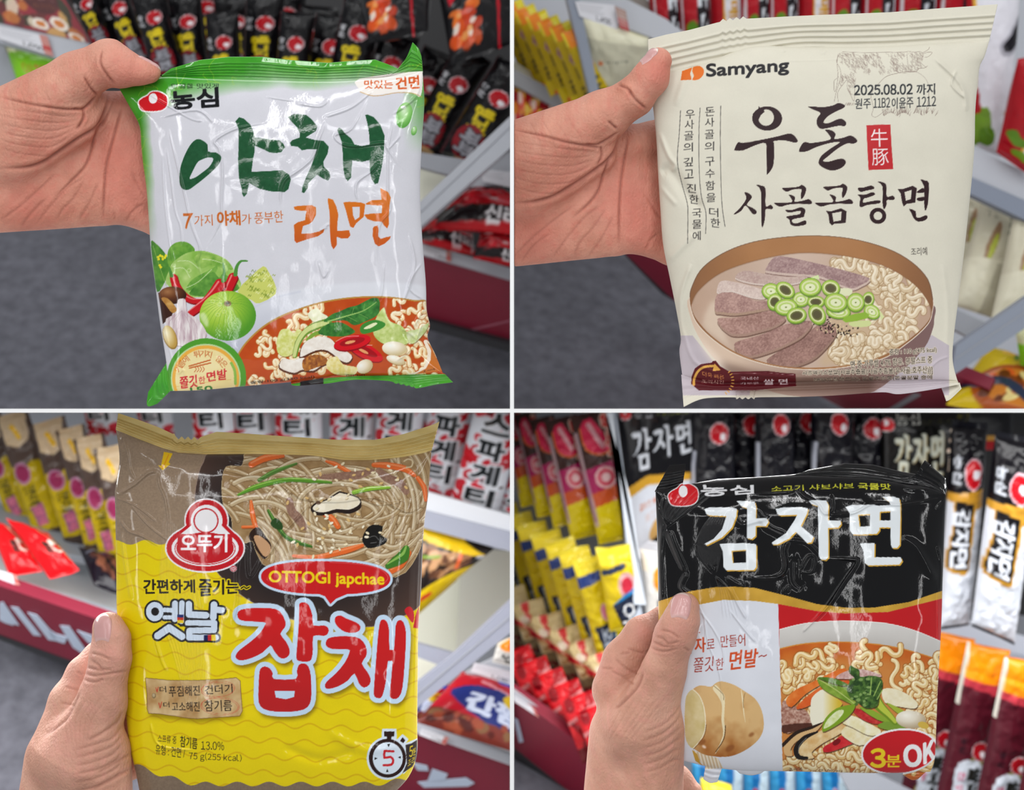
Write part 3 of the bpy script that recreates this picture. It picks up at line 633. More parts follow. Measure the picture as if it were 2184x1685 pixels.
    for p in ([(1932, 970), (1985, 935), (2003, 945), (2003, 978), (1940, 982)], [(1930, 1035), (2003, 1022), (2003, 1058), (1945, 1062)], [(1965, 850), (2010, 860), (2050, 885), (2045, 1050), (2030, 1130), (2012, 1158), (2003, 1080), (2003, 920)], [(1855, 1140), (1920, 1165), (1922, 1218), (1960, 1228), (2020, 1203), (2038, 1225), (2010, 1255), (1945, 1268), (1900, 1235), (1875, 1180)]): c.poly(p, br, sm=2)
    c.poly([(1430, 312), (1550, 306), (1668, 304), (1680, 520), (1697, 748), (1570, 752), (1452, 757), (1440, 530)], 'be2026')
    c.text('牛', [(1472, 350), (1640, 345), (1643, 522), (1478, 528)], 'f0e2e0'); c.text('豚', [(1483, 545), (1648, 540), (1655, 705), (1488, 712)], 'f0e2e0')
    # bowl of beef noodle soup
    c.org = (1440, 490, 3.766)
    for p in ([(0, 850), (140, 850), (340, 1100), (600, 1200), (600, 1330), (0, 1330)], [(2060, 845), (2200, 930), (2200, 1330), (1500, 1330), (1800, 1050)]): c.poly(p, lambda X, Y: mix('b3a7ae', 'c9c0c6', .5 + .5 * np.sin(X * 2.1 + Y * 1.1)))
    body = [(118, 540), (122, 700), (200, 880), (340, 1060), (560, 1200), (900, 1330), (1500, 1330), (1800, 1150), (2000, 950), (2068, 800), (2080, 720), (2070, 600), (1800, 560), (1100, 500), (400, 500)]
    c.poly(body, lambda X, Y: mix('d8bfa9', '7c5f5c', np.clip((X - 1560) / 370, 0, 1)), sm=4)
    c.poly([(150, 760), (230, 900), (420, 1090), (560, 1180), (420, 1160), (250, 1000)], 'f6e6d6', .7, sm=4, soft=7)
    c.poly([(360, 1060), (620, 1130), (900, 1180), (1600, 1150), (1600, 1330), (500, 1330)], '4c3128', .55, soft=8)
    rim = [(118, 540), (130, 470), (200, 330), (330, 220), (520, 130), (750, 75), (1080, 48), (1400, 70), (1700, 150), (1900, 260), (2030, 400), (2070, 560), (2065, 650), (2040, 740), (1960, 830), (1850, 920), (1700, 1020), (1500, 1080), (1200, 1120), (900, 1112), (650, 1060), (450, 980), (280, 860), (170, 740), (125, 620)]
    c.poly(rim, 'e8d9c8', sm=4, dil=1.6); c.poly(np.array(rim) + (0, -2), lambda X, Y: mix('a9764a', '7d5438', np.clip((np.abs(X - 1720) - 120) / 190, 0, 1)), sm=4)
    c.stroke(rim[:12], 6, '5c4a3c', .7, sm=4)
    broth = [(135, 590), (180, 500), (300, 390), (450, 310), (700, 235), (1000, 187), (1300, 203), (1600, 265), (1800, 355), (1950, 470), (2040, 600), (2055, 680), (2020, 750), (1940, 830), (1830, 915), (1680, 1005), (1480, 1070), (1200, 1105), (900, 1100), (660, 1050), (460, 970), (290, 850), (180, 730), (138, 650)]
    c.poly(broth, lambda X, Y: mix('cdb5a4', 'bb9c86', np.clip(np.abs(X - 1700) / 280 - .1 + .3 * vnoise(X, Y, 40, 3), 0, 1)), sm=4); c.stroke(broth[:12], 9, '7d5a40', .5, sm=4, soft=1.5)
    c.setclip(broth, 4)
    cream = lambda a, b, s, sd=5: (lambda X, Y: mix(a, b, np.clip(vnoise(X, Y, s, sd) * 1.5 - .25, 0, 1)))
    c.poly([(220, 760), (330, 560), (420, 900), (520, 1000), (380, 900)], 'e4d2bd', .6, sm=3, soft=5)
    c.poly([(1250, 270), (1500, 280), (1750, 400), (1940, 600), (1900, 820), (1700, 980), (1400, 1060), (1150, 1080), (1250, 900)], 'cbb08e', .8, sm=4, soft=6)
    for k in range(150):
        x, y = RNG.uniform(1180, 1930), RNG.uniform(255, 1080)
        if x < 1500 and y < 830 and not (y < 330): continue
        if x > 1930 - abs(y - 620) * .55: continue
        c.noodle(c.curl(x, y, RNG.uniform(-.6, 1.2), RNG.uniform(.6, 1.3), RNG.uniform(30, 46)), RNG.uniform(32, 42), mix('d6be9a', 'ead9bc', RNG.random()), 'a8875e', 'f8eeda', .85)
    def slice_(p, edge, a, b, th, dark='5a3a30'):
        p = smooth(c.T(p), 4, True); c.put(c.mpoly([p + (1, th * .75)], 1), dark, .75)
        low = p + (0, th * .55)
        c.put(c.mpoly([low]), edge); bb, m = c.mpoly([low]); X, Y = c.XY(bb)
        c.put((bb, m * np.clip(np.sin(X * 1.9 + 2 * vnoise(X, Y, 4, 7)) * .8, 0, 1)), dark, .45)
        c.put(c.mpoly([p]), lambda X, Y: mix(a, b, np.clip(1.5 * vnoise(X + .6 * Y, Y - .4 * X, 3.2, 11, 4) + .8 * vnoise(X, Y, 18, 4) - .72, 0, 1)))
    slice_([(730, 310), (790, 225), (870, 215), (1050, 250), (1300, 310), (1540, 380), (1550, 410), (1500, 440), (1420, 470), (1300, 430), (1150, 370), (900, 350), (740, 330)], 'd6bfb2', 'b79a94', '8b6a6a', 9, '7d5f58')
    slice_([(490, 365), (560, 330), (700, 350), (900, 380), (1060, 370), (1000, 420), (850, 440), (640, 430), (500, 395)], 'e0d0c4', 'cdb6aa', 'b4968e', 6, '8a6a60')
    slice_([(335, 480), (370, 412), (480, 420), (620, 455), (720, 490), (720, 545), (620, 540), (480, 495), (430, 490), (350, 505)], 'e2d3c8', 'ddcabf', 'c6ada3', 6, '8a6a60')
    slice_([(330, 535), (400, 502), (520, 520), (640, 570), (740, 575), (810, 610), (760, 625), (600, 655), (480, 670), (370, 660), (320, 645)], 'b89a84', 'c09c90', '95706a', 10)
    slice_([(345, 712), (480, 707), (620, 682), (790, 647), (880, 690), (870, 725), (790, 775), (650, 815), (560, 835), (460, 835), (400, 800), (360, 760)], 'b29282', 'bb968a', '906a60', 10)
    slice_([(740, 1040), (860, 960), (1000, 890), (1100, 800), (1200, 740), (1290, 790), (1280, 850), (1200, 950), (1100, 1035), (950, 1090), (850, 1090), (760, 1070)], 'a58676', 'b08a7e', '85625a', 10)
    slice_([(485, 905), (700, 840), (860, 770), (930, 752), (1060, 730), (1100, 752), (1040, 830), (960, 885), (820, 950), (650, 1005), (560, 1005), (505, 975)], 'ae8e7e', 'b79186', '8a665e', 10)
    c.clip = None
    for k in range(90):
        x, y = RNG.normal(1255, 55), RNG.normal(775, 38)
        if k > 60: x, y = RNG.normal(1385, 45), RNG.normal(820, 28)
        c.ell(x, y, RNG.uniform(6, 11), RNG.uniform(4, 7), ('2b1c16', '2b1c16', 'd9c49a')[k % 3], .9, RNG.uniform(0, 3))
    c.poly([(1330, 470), (1420, 480), (1400, 530), (1300, 520)], 'dfe0b8', sm=3)
    def onion(x, y, rx, ry, rot=0, open_=.5, inn='d9dfa6'):
        c.ell(x + 3, y + 8, rx, ry, '40542a', .5, rot); c.ell(x, y, rx, ry, '6f9a28', rot=rot); c.ell(x, y - 3, rx * .93, ry * .9, 'a9c654', rot=rot)
        c.ell(x, y - 2, rx * .78, ry * .72, inn, rot=rot); c.ell(x, y, rx * .62, ry * .54, 'b7cf6c' if open_ < .6 else '6a6a3a', rot=rot); c.ell(x, y, rx * .46, ry * .38, 'e3e7bd' if open_ < .6 else '5a5436', rot=rot)
        if open_ < .6: c.ell(x, y, rx * .1, ry * .08, '7d8c3a')
    for a in ((1010, 560, 70, 62, 0, .4), (1250, 470, 75, 68, .2, .8), (1130, 580, 72, 50, 0, .8), (1310, 660, 100, 58, .1, .4), (770, 495, 76, 66, .1, .4), (800, 580, 60, 72, .3, .8), (885, 485, 82, 62, .6, .8), (1085, 462, 90, 76, 0, .3), (890, 622, 95, 68, -.1, .3), (975, 690, 82, 66, -.2, .8), (1140, 682, 66, 88, -.5, .8), (1550, 560, 48, 62, .2, .8), (1580, 660, 70, 56, .6, .4), (1290, 585, 95, 78, .1, .3), (1450, 585, 72, 78, .1, .3)): onion(*a)
    c.poly([(1360, 700), (1530, 662), (1545, 710), (1370, 745)], '8fb43a', sm=2); c.poly([(1395, 745), (1560, 728), (1560, 775), (1430, 780)], 'cfd795', sm=2); c.poly([(1640, 640), (1680, 700), (1650, 730)], 'd6dca0')
    c.poly([(1085, 385), (1150, 362), (1160, 400)], 'd4e0a4')
    c.org = (0, 0, 1); tx = '2c221e'; oc = ('d9cdb8', 1.3)
    c.text('조리예', [(1943, 529), (1977, 527), (1978, 544), (1943, 545)], '3a322c')
    c.text('중량 : 110 g(475 kcal)', [(1897, 745), (1997, 739), (1998, 753), (1897, 759)], tx, out=oc, bold=.2)
    c.text('면 중 가루쌀 4.7% 함유. 분말스프 중', [(1814, 770), (1988, 759), (1988, 774), (1815, 786)], tx, out=oc, bold=.3)
    c.text('사골엑기스분말[사골추출물{사골추출물(우사골:호주산)}]', [(1711, 792), (1988, 780), (1989, 799), (1712, 801)], tx, out=oc, bold=.3); c.text('28%(뉴질랜드산), 돈골추출물(돈골분말 중에', [(1735, 806), (1988, 800), (1988, 810), (1735, 814)], tx, out=('b5a794', 1))
    c.org = (1430, 760, 6.618)
    c.poly([(290, 390), (300, 280), (345, 170), (430, 110), (580, 90), (600, 65), (640, 62), (700, 140), (830, 215), (1100, 215), (1350, 205), (1600, 235), (1765, 245), (1775, 420), (1200, 480), (400, 480)], '571019')
    c.stroke([(330, 400), (335, 320), (390, 210), (480, 150), (600, 135)], 34, 'd9a44c', sm=5); c.poly([(620, 100), (712, 195), (595, 210)], 'd9a44c')
    for a in np.linspace(-.7, 1.0, 9): c.stroke([(690 + 195 * math.cos(a) - 20, 350 + 190 * math.sin(a)), (690 + 225 * math.cos(a) - 20, 350 + 220 * math.sin(a))], 14, 'd9a44c')
    c.text('더욱 빠른', [(450, 212), (755, 270), (760, 335), (450, 280)], 'd08c4c'); c.text('조리시간', [(440, 325), (760, 345), (760, 392), (440, 378)], 'd8b0a0')
    c.stroke([(880, 245), (1100, 245), (1350, 232), (1600, 255), (1740, 260)], 3, 'd9c0bc', .8, sm=4)
    c.text('국내산', [(985, 290), (1245, 285), (1250, 330), (985, 335)], 'ddd0d2'); c.text('가루쌀', [(985, 365), (1245, 360), (1250, 392), (985, 400)], 'ddd0d2'); c.text('쌀 면', [(1315, 325), (1650, 320), (1655, 395), (1315, 400)], 'e6dcde', bold=.6)
    c.org = (0, 0, 1)
    return c
# ------------------------------------------------------------------ print of the yellow and brown glass noodle pack
def sesame(c, x, y, r=20):
    a = RNG.uniform(-.7, 2.4); c.ell(x + 2, y + 4, r, r * .58, '6a4a24', .6, a); c.ell(x, y, r, r * .56, ('efe0bc', 'f6ecd2', 'dcb878')[RNG.integers(3)], 1, a)
def art_yellow():
    c = Cv(235, 870, 950, 1720, 2, 'e6ce05')
    b = (0, c.H, 0, c.W); X, Y = c.XY(b)
    kraft = mix('8a7561', 'a18a72', vnoise(X, Y, 3, 3))
    up = np.clip((1157 + 5 * np.sin((X - 262) / 10.2) - Y) * 2, 0, 1)
    for k in range(-3, 18):                                # wavy lines
        yy = 1165 + 34.5 * k + (X - 560) * .05; c.put((b, np.clip(2.3 - np.abs(Y - yy - 6 * np.sin((X + 11 * k) / 10.6)), 0, 1)), 'd2a806', .75)
    c.put((b, up), lambda *_: kraft)
    lo = np.clip((Y - (1672 - 40 * np.clip((420 - X) / 130, 0, 1) ** 1.3 - 10 * np.clip((X - 800) / 70, 0, 1)) - 5 * np.sin((X + 20) / 10.8)) * 2, 0, 1); c.put((b, lo), lambda *_: kraft * .86)
    sl = np.interp(X, [235, 300, 345, 380, 440, 540, 664, 732, 794, 860, 905, 950], [912, 938, 955, 965, 969, 968, 971, 981, 981, 975, 966, 950])
    c.noise(.012, 1.5, 6)
    # yellow arrow on the seal
    c.org = (240, 880, 4.0125)
    c.poly([(440, 335), (515, 350), (480, 425), (495, 440), (430, 495), (390, 450), (415, 455)], 'edc012'); c.stroke([(480, 360), (445, 440), (425, 470)], 8, 'e07a10', .7)
    c.org = (0, 0, 1)
    # dark plate
    plate = [(470, 960), (434, 987), (420, 1030), (416, 1075), (425, 1130), (450, 1200), (490, 1248), (540, 1285), (620, 1320), (700, 1334), (793, 1336), (850, 1318), (900, 1285), (930, 1200), (930, 955), (700, 940)]
    c.poly(plate, '9c8478', sm=4, dil=1.6); c.poly(plate, lambda X, Y: mix('2a2120', '5a4136', np.clip((np.hypot((X - 670) / 270, (Y - 1120) / 215) - .72) * 1.9, 0, 1)), sm=4)
    c.org = (440, 950, 4.457)
    nood = [(190, 205), (330, 200), (360, 130), (420, 70), (1000, 50), (1600, 60), (2050, 60), (2130, 60), (2140, 160), (2110, 500), (2070, 800), (2000, 1050), (1800, 1250), (1300, 1180), (1000, 1120), (600, 1160), (480, 1020), (440, 910), (350, 930), (260, 860), (240, 690), (165, 570), (150, 360)]
    c.poly(nood, 'd6c096', sm=3, dil=1.2); c.poly(nood, lambda X, Y: mix('8a6a42', 'b2946a', vnoise(X, Y, 16, 5)), sm=3)
    c.setclip(nood, 3)
    for k in range(135):                                   # glass noodle strands sweep round the heap
        fam = k % 3
        if fam == 0: cx, cy, r0 = RNG.normal(1250, 130), RNG.normal(640, 70), RNG.uniform(180, 560); a0 = RNG.uniform(0, 6.28); sp = RNG.uniform(1.2, 2.6); ex, ey = 1.25, .78
        elif fam == 1: cx, cy, r0 = RNG.normal(450, 200), RNG.normal(1050, 160), RNG.uniform(300, 900); a0 = RNG.uniform(-2.3, -.8); sp = RNG.uniform(.7, 1.3); ex, ey = .8, 1
        else: cx, cy, r0 = RNG.normal(1800, 200), RNG.normal(500, 200), RNG.uniform(150, 600); a0 = RNG.uniform(-1.5, 1.5); sp = RNG.uniform(.9, 1.8); ex, ey = .8, 1.1
        t = np.linspace(a0, a0 + sp, 18); r = r0 + 22 * np.sin(t * 2.3 + k)
        p = np.stack([cx + ex * r * np.cos(t), cy + ey * r * np.sin(t)], 1)
        c.noodle(p, RNG.uniform(28, 46), mix('b3966a', 'dac6a2', RNG.random()), '765836', 'f0e6cc', .72)
    car = lambda p, w: (c.stroke(np.array(p) + (4, 8), w, '7a3410', .6, sm=5), c.stroke(p, w, 'e2682a', sm=5), c.stroke(np.array(p) - (3, .2 * np.max(w)), np.array(w) * .3, 'f6a472', .6, sm=5))
    bf = lambda X, Y: mix('7a5648', 'a98670', vnoise(X, Y, 4, 9, 4))
    grn = lambda p, w, a='5d9a2c', bb='a7cc5c': (c.stroke(np.array(p) + (3, 8), w, '3a5a1a', .7, sm=5), c.stroke(p, w, a, sm=5), c.stroke(np.array(p) - (0, .2 * np.max(w)), np.array(w) * .25, bb, .8, sm=5))
    car([(430, 180), (560, 120), (730, 100)], [60, 66, 30]); car([(1140, 150), (1230, 180), (1370, 260)], [20, 44, 34]); car([(1590, 185), (1720, 190), (1880, 220), (1980, 285)], [40, 62, 60, 34]); car([(2010, 310), (2070, 400), (2085, 520)], [40, 50, 30])
    car([(425, 530), (440, 660), (490, 860)], [24, 50, 44]); car([(345, 775), (450, 772)], [26, 28]); car([(1110, 640), (1200, 700), (1250, 770)], [50, 60, 50]); car([(830, 1050), (1060, 1060), (1320, 1000), (1480, 950)], [30, 44, 60, 36]); car([(1930, 1020), (1850, 1130), (1760, 1190)], [40, 70, 60])
    c.stroke([(1080, 300), (1300, 290), (1450, 280), (1580, 240)], [40, 74, 80, 40], bf, sm=4); c.stroke([(1640, 240), (1720, 310), (1840, 360), (1900, 440)], [60, 84, 80, 60], bf, sm=4); c.stroke([(790, 530), (810, 620), (880, 700), (930, 780)], [70, 84, 90, 60], bf, sm=4)
    grn([(300, 470), (450, 400), (640, 345), (800, 325), (1000, 335), (1190, 352)], [14, 44, 46, 40, 38, 14]); grn([(500, 330), (640, 250), (860, 170)], [30, 40, 12], '4d7a30', '7fae58'); grn([(1400, 445), (1550, 410), (1740, 398)], [36, 42, 22], '86b832', 'c6e070')
    grn([(590, 620), (660, 740), (760, 870), (900, 930), (1000, 960)], [26, 44, 36, 34, 18], '3a6a24', '7fae4c'); c.poly([(610, 740), (660, 690), (720, 740), (720, 800), (650, 790)], '27481c', sm=3); grn([(1720, 1150), (1800, 1100), (1870, 1050), (1900, 980)], [40, 90, 110, 60], '3f7a26', '9cc860')
    c.poly([(1000, 600), (1050, 550), (1150, 520), (1250, 455), (1290, 450), (1440, 500), (1465, 560), (1450, 600), (1360, 640), (1240, 630), (1130, 655), (1040, 650)], '231612', sm=3, dil=2.4); c.poly([(1010, 595), (1060, 550), (1150, 520), (1250, 460), (1290, 455), (1440, 500), (1455, 560), (1360, 610), (1240, 605), (1130, 635), (1050, 630)], lambda X, Y: mix('e9dcc0', 'f4ecd9', vnoise(X, Y, 8, 4)), sm=3); c.ell(1065, 545, 24, 18, '6a4a34')
    c.poly([(405, 860), (440, 800), (500, 780), (560, 860), (620, 960), (560, 1080), (500, 1030), (430, 930)], '2d1a12', sm=3); c.poly([(450, 870), (510, 860), (600, 940), (610, 1010), (560, 1060), (500, 990)], 'c79a72', sm=3)
    c.poly([(1480, 900), (1520, 800), (1580, 755), (1680, 770), (1660, 850), (1720, 890), (1690, 940), (1600, 970), (1530, 975)], '14110f', sm=2)
    for q in (((1540, 880), (1600, 860), (1640, 900)), ((1560, 930), (1620, 920))): c.stroke(q, 6, '8a8a88', .7, sm=3)
    for k in range(70):
        x, y = (RNG.normal(1150, 170), RNG.normal(830, 130)) if k < 44 else (RNG.uniform(950, 1900), RNG.uniform(150, 600))
        sesame(c, x, y, RNG.uniform(17, 23))
    c.clip = None
    c.stroke([(1880, 150), (1920, 130), (1960, 150), (1950, 200), (1900, 210)], 14, 'd9c6a0', sm=5)
    c.org = (0, 0, 1); c.put((b, np.clip((sl - Y) + .5, 0, 1)), lambda X, Y: mix('d2b66a', 'ecd89a', vnoise(X, Y * 3, 50, 4)))
    # trefoil emblem (its figure is left out)
    c.org = (240, 880, 4.0125)
    def tre(d, col):
        c.ell(805, 925, 178 - d, 178 - d, col); c.ell(792, 1160, 330 - d, 198 - d, col); c.poly([(640 + d, 960), (970 - d, 960), (1050 - d, 1040), (540 + d, 1040)], col)
    tre(-14, 'ece8ea'); tre(0, 'c31722'); tre(42, 'f0ecee'); c.ell(792, 1165, 262, 140, 'c31722'); c.ell(792, 1165, 254, 132, 'f0ecee'); c.ell(792, 1160, 246, 132, 'c31722'); c.poly([(560, 1040), (1020, 1040), (1030, 1150), (552, 1150)], 'c31722'); c.ell(800, 925, 108, 108, 'c31722'); c.ell(800, 925, 96, 96, 'f0ecee')
    c.text('오뚜기', [(585, 1045), (980, 1040), (978, 1192), (588, 1192)], 'f6f2f4', bold=1.5)
    c.ell(1035, 1335, 30, 28, 'd9bcc0'); c.ell(1035, 1335, 26, 24, 'c02a38', hole=.8); c.text('^R', (1024, 1318, 1047, 1352), 'c02a38')
    # lettering
    hw = '241a14'
    c.text('간편하게', [(265, 1428), (702, 1432), (705, 1540), (268, 1552)], hw, bold=1.2, out=('ecd40c', 2.4)); c.text('즐기는', [(740, 1420), (1078, 1436), (1076, 1545), (745, 1572)], hw, bold=1.2, out=('ecd40c', 2.4)); c.stroke([(1100, 1505), (1125, 1490), (1145, 1505), (1172, 1492)], 26, 'ecd40c', sm=4); c.stroke([(1100, 1505), (1125, 1490), (1145, 1505), (1172, 1492)], 12, hw, sm=4)
    c.org = (250, 1270, 4.06)
    st = [([(500, 70), (500, 205)], 52), ([(560, 65), (555, 225)], 46), ([(410, 125), (500, 130)], 40), ([(410, 190), (500, 190)], 36), ([(350, 350), (450, 280), (560, 355)], 62), ([(620, 75), (622, 165), (770, 172)], 56), ([(838, 80), (832, 190)], 58), ([(850, 125), (905, 128)], 54), ([(612, 240), (842, 240), (838, 300), (625, 305), (622, 365), (855, 365)], 52)]
    for p, w in st: c.stroke(p, w + 34, '1e1a1c')
    c.ell(325, 140, 92, 100, '1e1a1c')
    for p, w in st: c.stroke(p, w, 'cfdcec')
    c.ell(325, 140, 76, 84, 'cfdcec'); c.ell(328, 140, 34, 36, '1e1a1c'); c.stroke([(545, 265), (700, 265)], 8, '1e1a1c'); c.stroke([(640, 270), (800, 268)], 8, '1e1a1c')
    for y, col in ((180, '1c2a6a'), (205, 'c8321e'), (228, 'e8c81c')): c.poly([(520, y - 14), (575, y - 14), (575, y + 12), (520, y + 12)], col)
    for x, col in ((770, '1c2050'), (805, 'c02a30'), (835, 'e8c81c')): c.poly([(x - 20, 342), (x + 18, 342), (x + 18, 392), (x - 20, 392)], col)
    c.poly([(262, 740), (700, 760), (1040, 740), (1085, 1060), (700, 1098), (280, 1050)], '6a5200', .6, soft=5)
    lab = [(245, 715), (330, 722), (450, 735), (700, 735), (900, 725), (1030, 712), (1065, 740), (1075, 880), (1085, 1000), (1060, 1045), (900, 1055), (700, 1068), (600, 1062), (500, 1045), (350, 1025), (272, 1022), (258, 980), (258, 850)]
    c.poly(lab, lambda X, Y: mix('a97f4c', 'd5b98a', np.clip(vnoise(X, Y, 22, 8) * 1.6 - .2, 0, 1))); c.stroke(lab + lab[:1], 5, '6b4a24', .8)
    ik = '221a16'
    c.text('더', [(365, 790), (420, 785), (425, 838), (370, 842)], ik, bold=.3); c.text('푸짐해진', [(445, 785), (712, 780), (716, 866), (450, 880)], ik, bold=.4); c.text('건더기', [(755, 782), (995, 765), (1000, 845), (760, 858)], ik, bold=.4)
    c.text('더', [(398, 925), (450, 920), (454, 970), (402, 972)], ik, bold=.3); c.text('고소해진', [(470, 925), (712, 920), (714, 1005), (475, 1002)], ik, bold=.4); c.text('참기름', [(755, 908), (990, 905), (995, 1000), (760, 1005)], ik, bold=.4)
    for p in ([(335, 800), (345, 838), (355, 795)], [(360, 930), (372, 975), (385, 922)]): c.stroke(p, 7, 'c04030')
    for cx, cy, rx, ry, ro in ((872, 812, 148, 70, -.1), (872, 815, 140, 62, 0), (890, 960, 168, 78, .05), (888, 958, 158, 68, .1)): c.ell(cx, cy, rx, ry, 'c8503c', .9, ro, hole=.975)
    c.ell(318, 868, 18, 24, '8a7450'); c.ell(316, 864, 12, 16, 'b8a480')
    c.text('스프류 중', [(352, 1205), (515, 1222), (512, 1288), (352, 1270)], ik, bold=.25); c.text('참기름', [(546, 1213), (695, 1238), (692, 1334), (545, 1310)], ik, bold=.5); c.text('^13.0%', [(725, 1262), (925, 1268), (925, 1342), (727, 1335)], ik, bold=.2)
    c.text('유형 : 건면 /', [(332, 1288), (588, 1322), (585, 1412), (332, 1375)], ik, bold=.25); c.text('^75 g(255 kcal)', [(622, 1352), (1078, 1378), (1076, 1452), (622, 1435)], ik, bold=.15)
    # big red letters
    c.org = (490, 1180, 4.681); rd = lambda X, Y: mix('d0191b', 'b81d20', np.clip((Y - 1280) / 230, 0, 1)); bl = 'c3d9ee'
    let = [[(75, 610), (110, 565), (220, 548), (400, 548), (500, 580), (555, 680), (550, 740), (505, 805), (560, 880), (597, 960), (590, 1020), (540, 1052), (490, 1035), (440, 970), (405, 920), (330, 990), (220, 1045), (120, 1070), (70, 1055), (60, 1020), (100, 965), (200, 890), (300, 800), (350, 720), (350, 690), (200, 680), (100, 665)],
           [(700, 500), (745, 490), (790, 520), (825, 620), (835, 720), (940, 720), (985, 750), (980, 800), (940, 825), (835, 825), (830, 960), (815, 1060), (770, 1082), (690, 1075), (665, 1040), (675, 900), (690, 700), (695, 540)],
           [(310, 1150), (350, 1130), (400, 1150), (430, 1200), (440, 1255), (660, 1255), (670, 1180), (690, 1115), (740, 1100), (785, 1130), (810, 1230), (815, 1400), (800, 1500), (740, 1560), (600, 1583), (450, 1580), (340, 1555), (290, 1490), (288, 1350), (295, 1200)],
           [(1048, 660), (1065, 630), (1110, 622), (1160, 650), (1260, 690), (1305, 730), (1290, 775), (1230, 795), (1150, 785), (1090, 745), (1055, 700)],
           [(960, 890), (985, 850), (1080, 830), (1250, 835), (1330, 880), (1367, 960), (1360, 1030), (1318, 1100), (1370, 1180), (1405, 1250), (1395, 1310), (1340, 1342), (1290, 1300), (1245, 1200), (1180, 1270), (1080, 1330), (980, 1355), (950, 1330), (970, 1280), (1060, 1200), (1150, 1090), (1195, 990), (1180, 960), (1020, 955), (965, 925)],
           [(1500, 690), (1530, 662), (1565, 680), (1590, 760), (1595, 965), (1640, 965), (1655, 730), (1690, 668), (1735, 690), (1760, 800), (1755, 960), (1735, 1250), (1710, 1400), (1660, 1455), (1605, 1440), (1600, 1370), (1625, 1085), (1578, 1080), (1560, 1270), (1525, 1420), (1490, 1447), (1445, 1430), (1440, 1350), (1460, 1080), (1480, 830)]]
    for p in let: c.poly(np.array(p) + (16, 34), '5a3e08', .6, dil=10, soft=4)
    for p in let: c.poly(p, bl, sm=2, dil=10.5)
    for p in let: c.poly(p, rd, sm=2)
    c.stroke([(1560, 1020), (1660, 1020)], 110, rd); c.poly([(447, 1375), (650, 1375), (642, 1435), (560, 1458), (460, 1440)], bl, sm=0)
    t = np.linspace(0, 2 * math.pi, 60, endpoint=False); bub = np.stack([958 + 645 * np.sign(np.cos(t)) * np.abs(np.cos(t)) ** .8, 245 + 165 * np.sign(np.sin(t)) * np.abs(np.sin(t)) ** .9 + 12 * np.cos(t)], 1)
    tail = [(860, 395), (950, 430), (1005, 508), (1060, 455), (1190, 400)]
    c.poly(bub, bl, dil=5.5); c.poly(tail, bl, dil=5.5); c.poly(bub, 'c9171c'); c.poly(tail, 'c9171c'); c.stroke([(1000, 90), (1300, 110), (1500, 160), (1580, 240), (1540, 300)], 7, 'e07a7c', .7, sm=5, soft=1)
    c.text('OTTOGI japchae', [(393, 176), (1540, 200), (1540, 348), (393, 322)], 'f0cf10', bold=1.3)
    c.poly([(1745, 570), (1790, 530), (1830, 565), (1842, 640), (1825, 695), (1780, 640)], 'c8202a', sm=3); c.poly([(1890, 530), (1860, 600), (1830, 745), (1885, 750)], 'c8202a')
    # stopwatch
    c.org = (560, 1500, 5.46); dk = '2a1512'; wb = 'd6e2ee'
    c.ell(1455, 640, 243, 252, wb); c.poly([(1400, 305), (1550, 305), (1555, 400), (1395, 400)], wb, dil=2); c.poly([(1570, 430), (1630, 370), (1690, 420), (1640, 490)], wb, dil=2); c.poly([(1650, 480), (1800, 415), (1800, 640), (1640, 820)], wb, dil=1.5)
    c.poly([(1665, 485), (1730, 470), (1800, 425), (1800, 640), (1740, 740), (1630, 815), (1680, 700)], '241512')
    c.ell(1455, 640, 217, 226, dk); c.ell(1458, 640, 175, 188, wb); c.poly([(1415, 328), (1535, 328), (1533, 385), (1500, 390), (1500, 420), (1448, 420), (1448, 390), (1415, 385)], dk); c.poly([(1630, 395), (1662, 430), (1640, 465), (1600, 440)], dk)
    for p in ([(1450, 475), (1485, 475), (1468, 512)], [(1305, 628), (1305, 660), (1340, 642)], [(1608, 615), (1608, 645), (1575, 630)], [(1438, 802), (1468, 802), (1452, 762)]): c.poly(p, '14100e')
    c.stroke([(1425, 555), (1525, 560)], 26, 'c8222a'); c.stroke([(1422, 555), (1418, 635), (1490, 625), (1522, 665), (1500, 715), (1410, 722)], 26, 'c8222a', sm=2)
    c.text('^5', [(1712, 505), (1752, 490), (1748, 620), (1708, 628)], 'e9cf20', bold=.5); c.text('분', [(1750, 530), (1785, 510), (1785, 600), (1750, 610)], 'e9cf20', bold=.4); c.text('조리', [(1695, 660), (1775, 610), (1765, 700), (1690, 745)], 'e9cf20', bold=.4)
    c.org = (0, 0, 1)
    return c
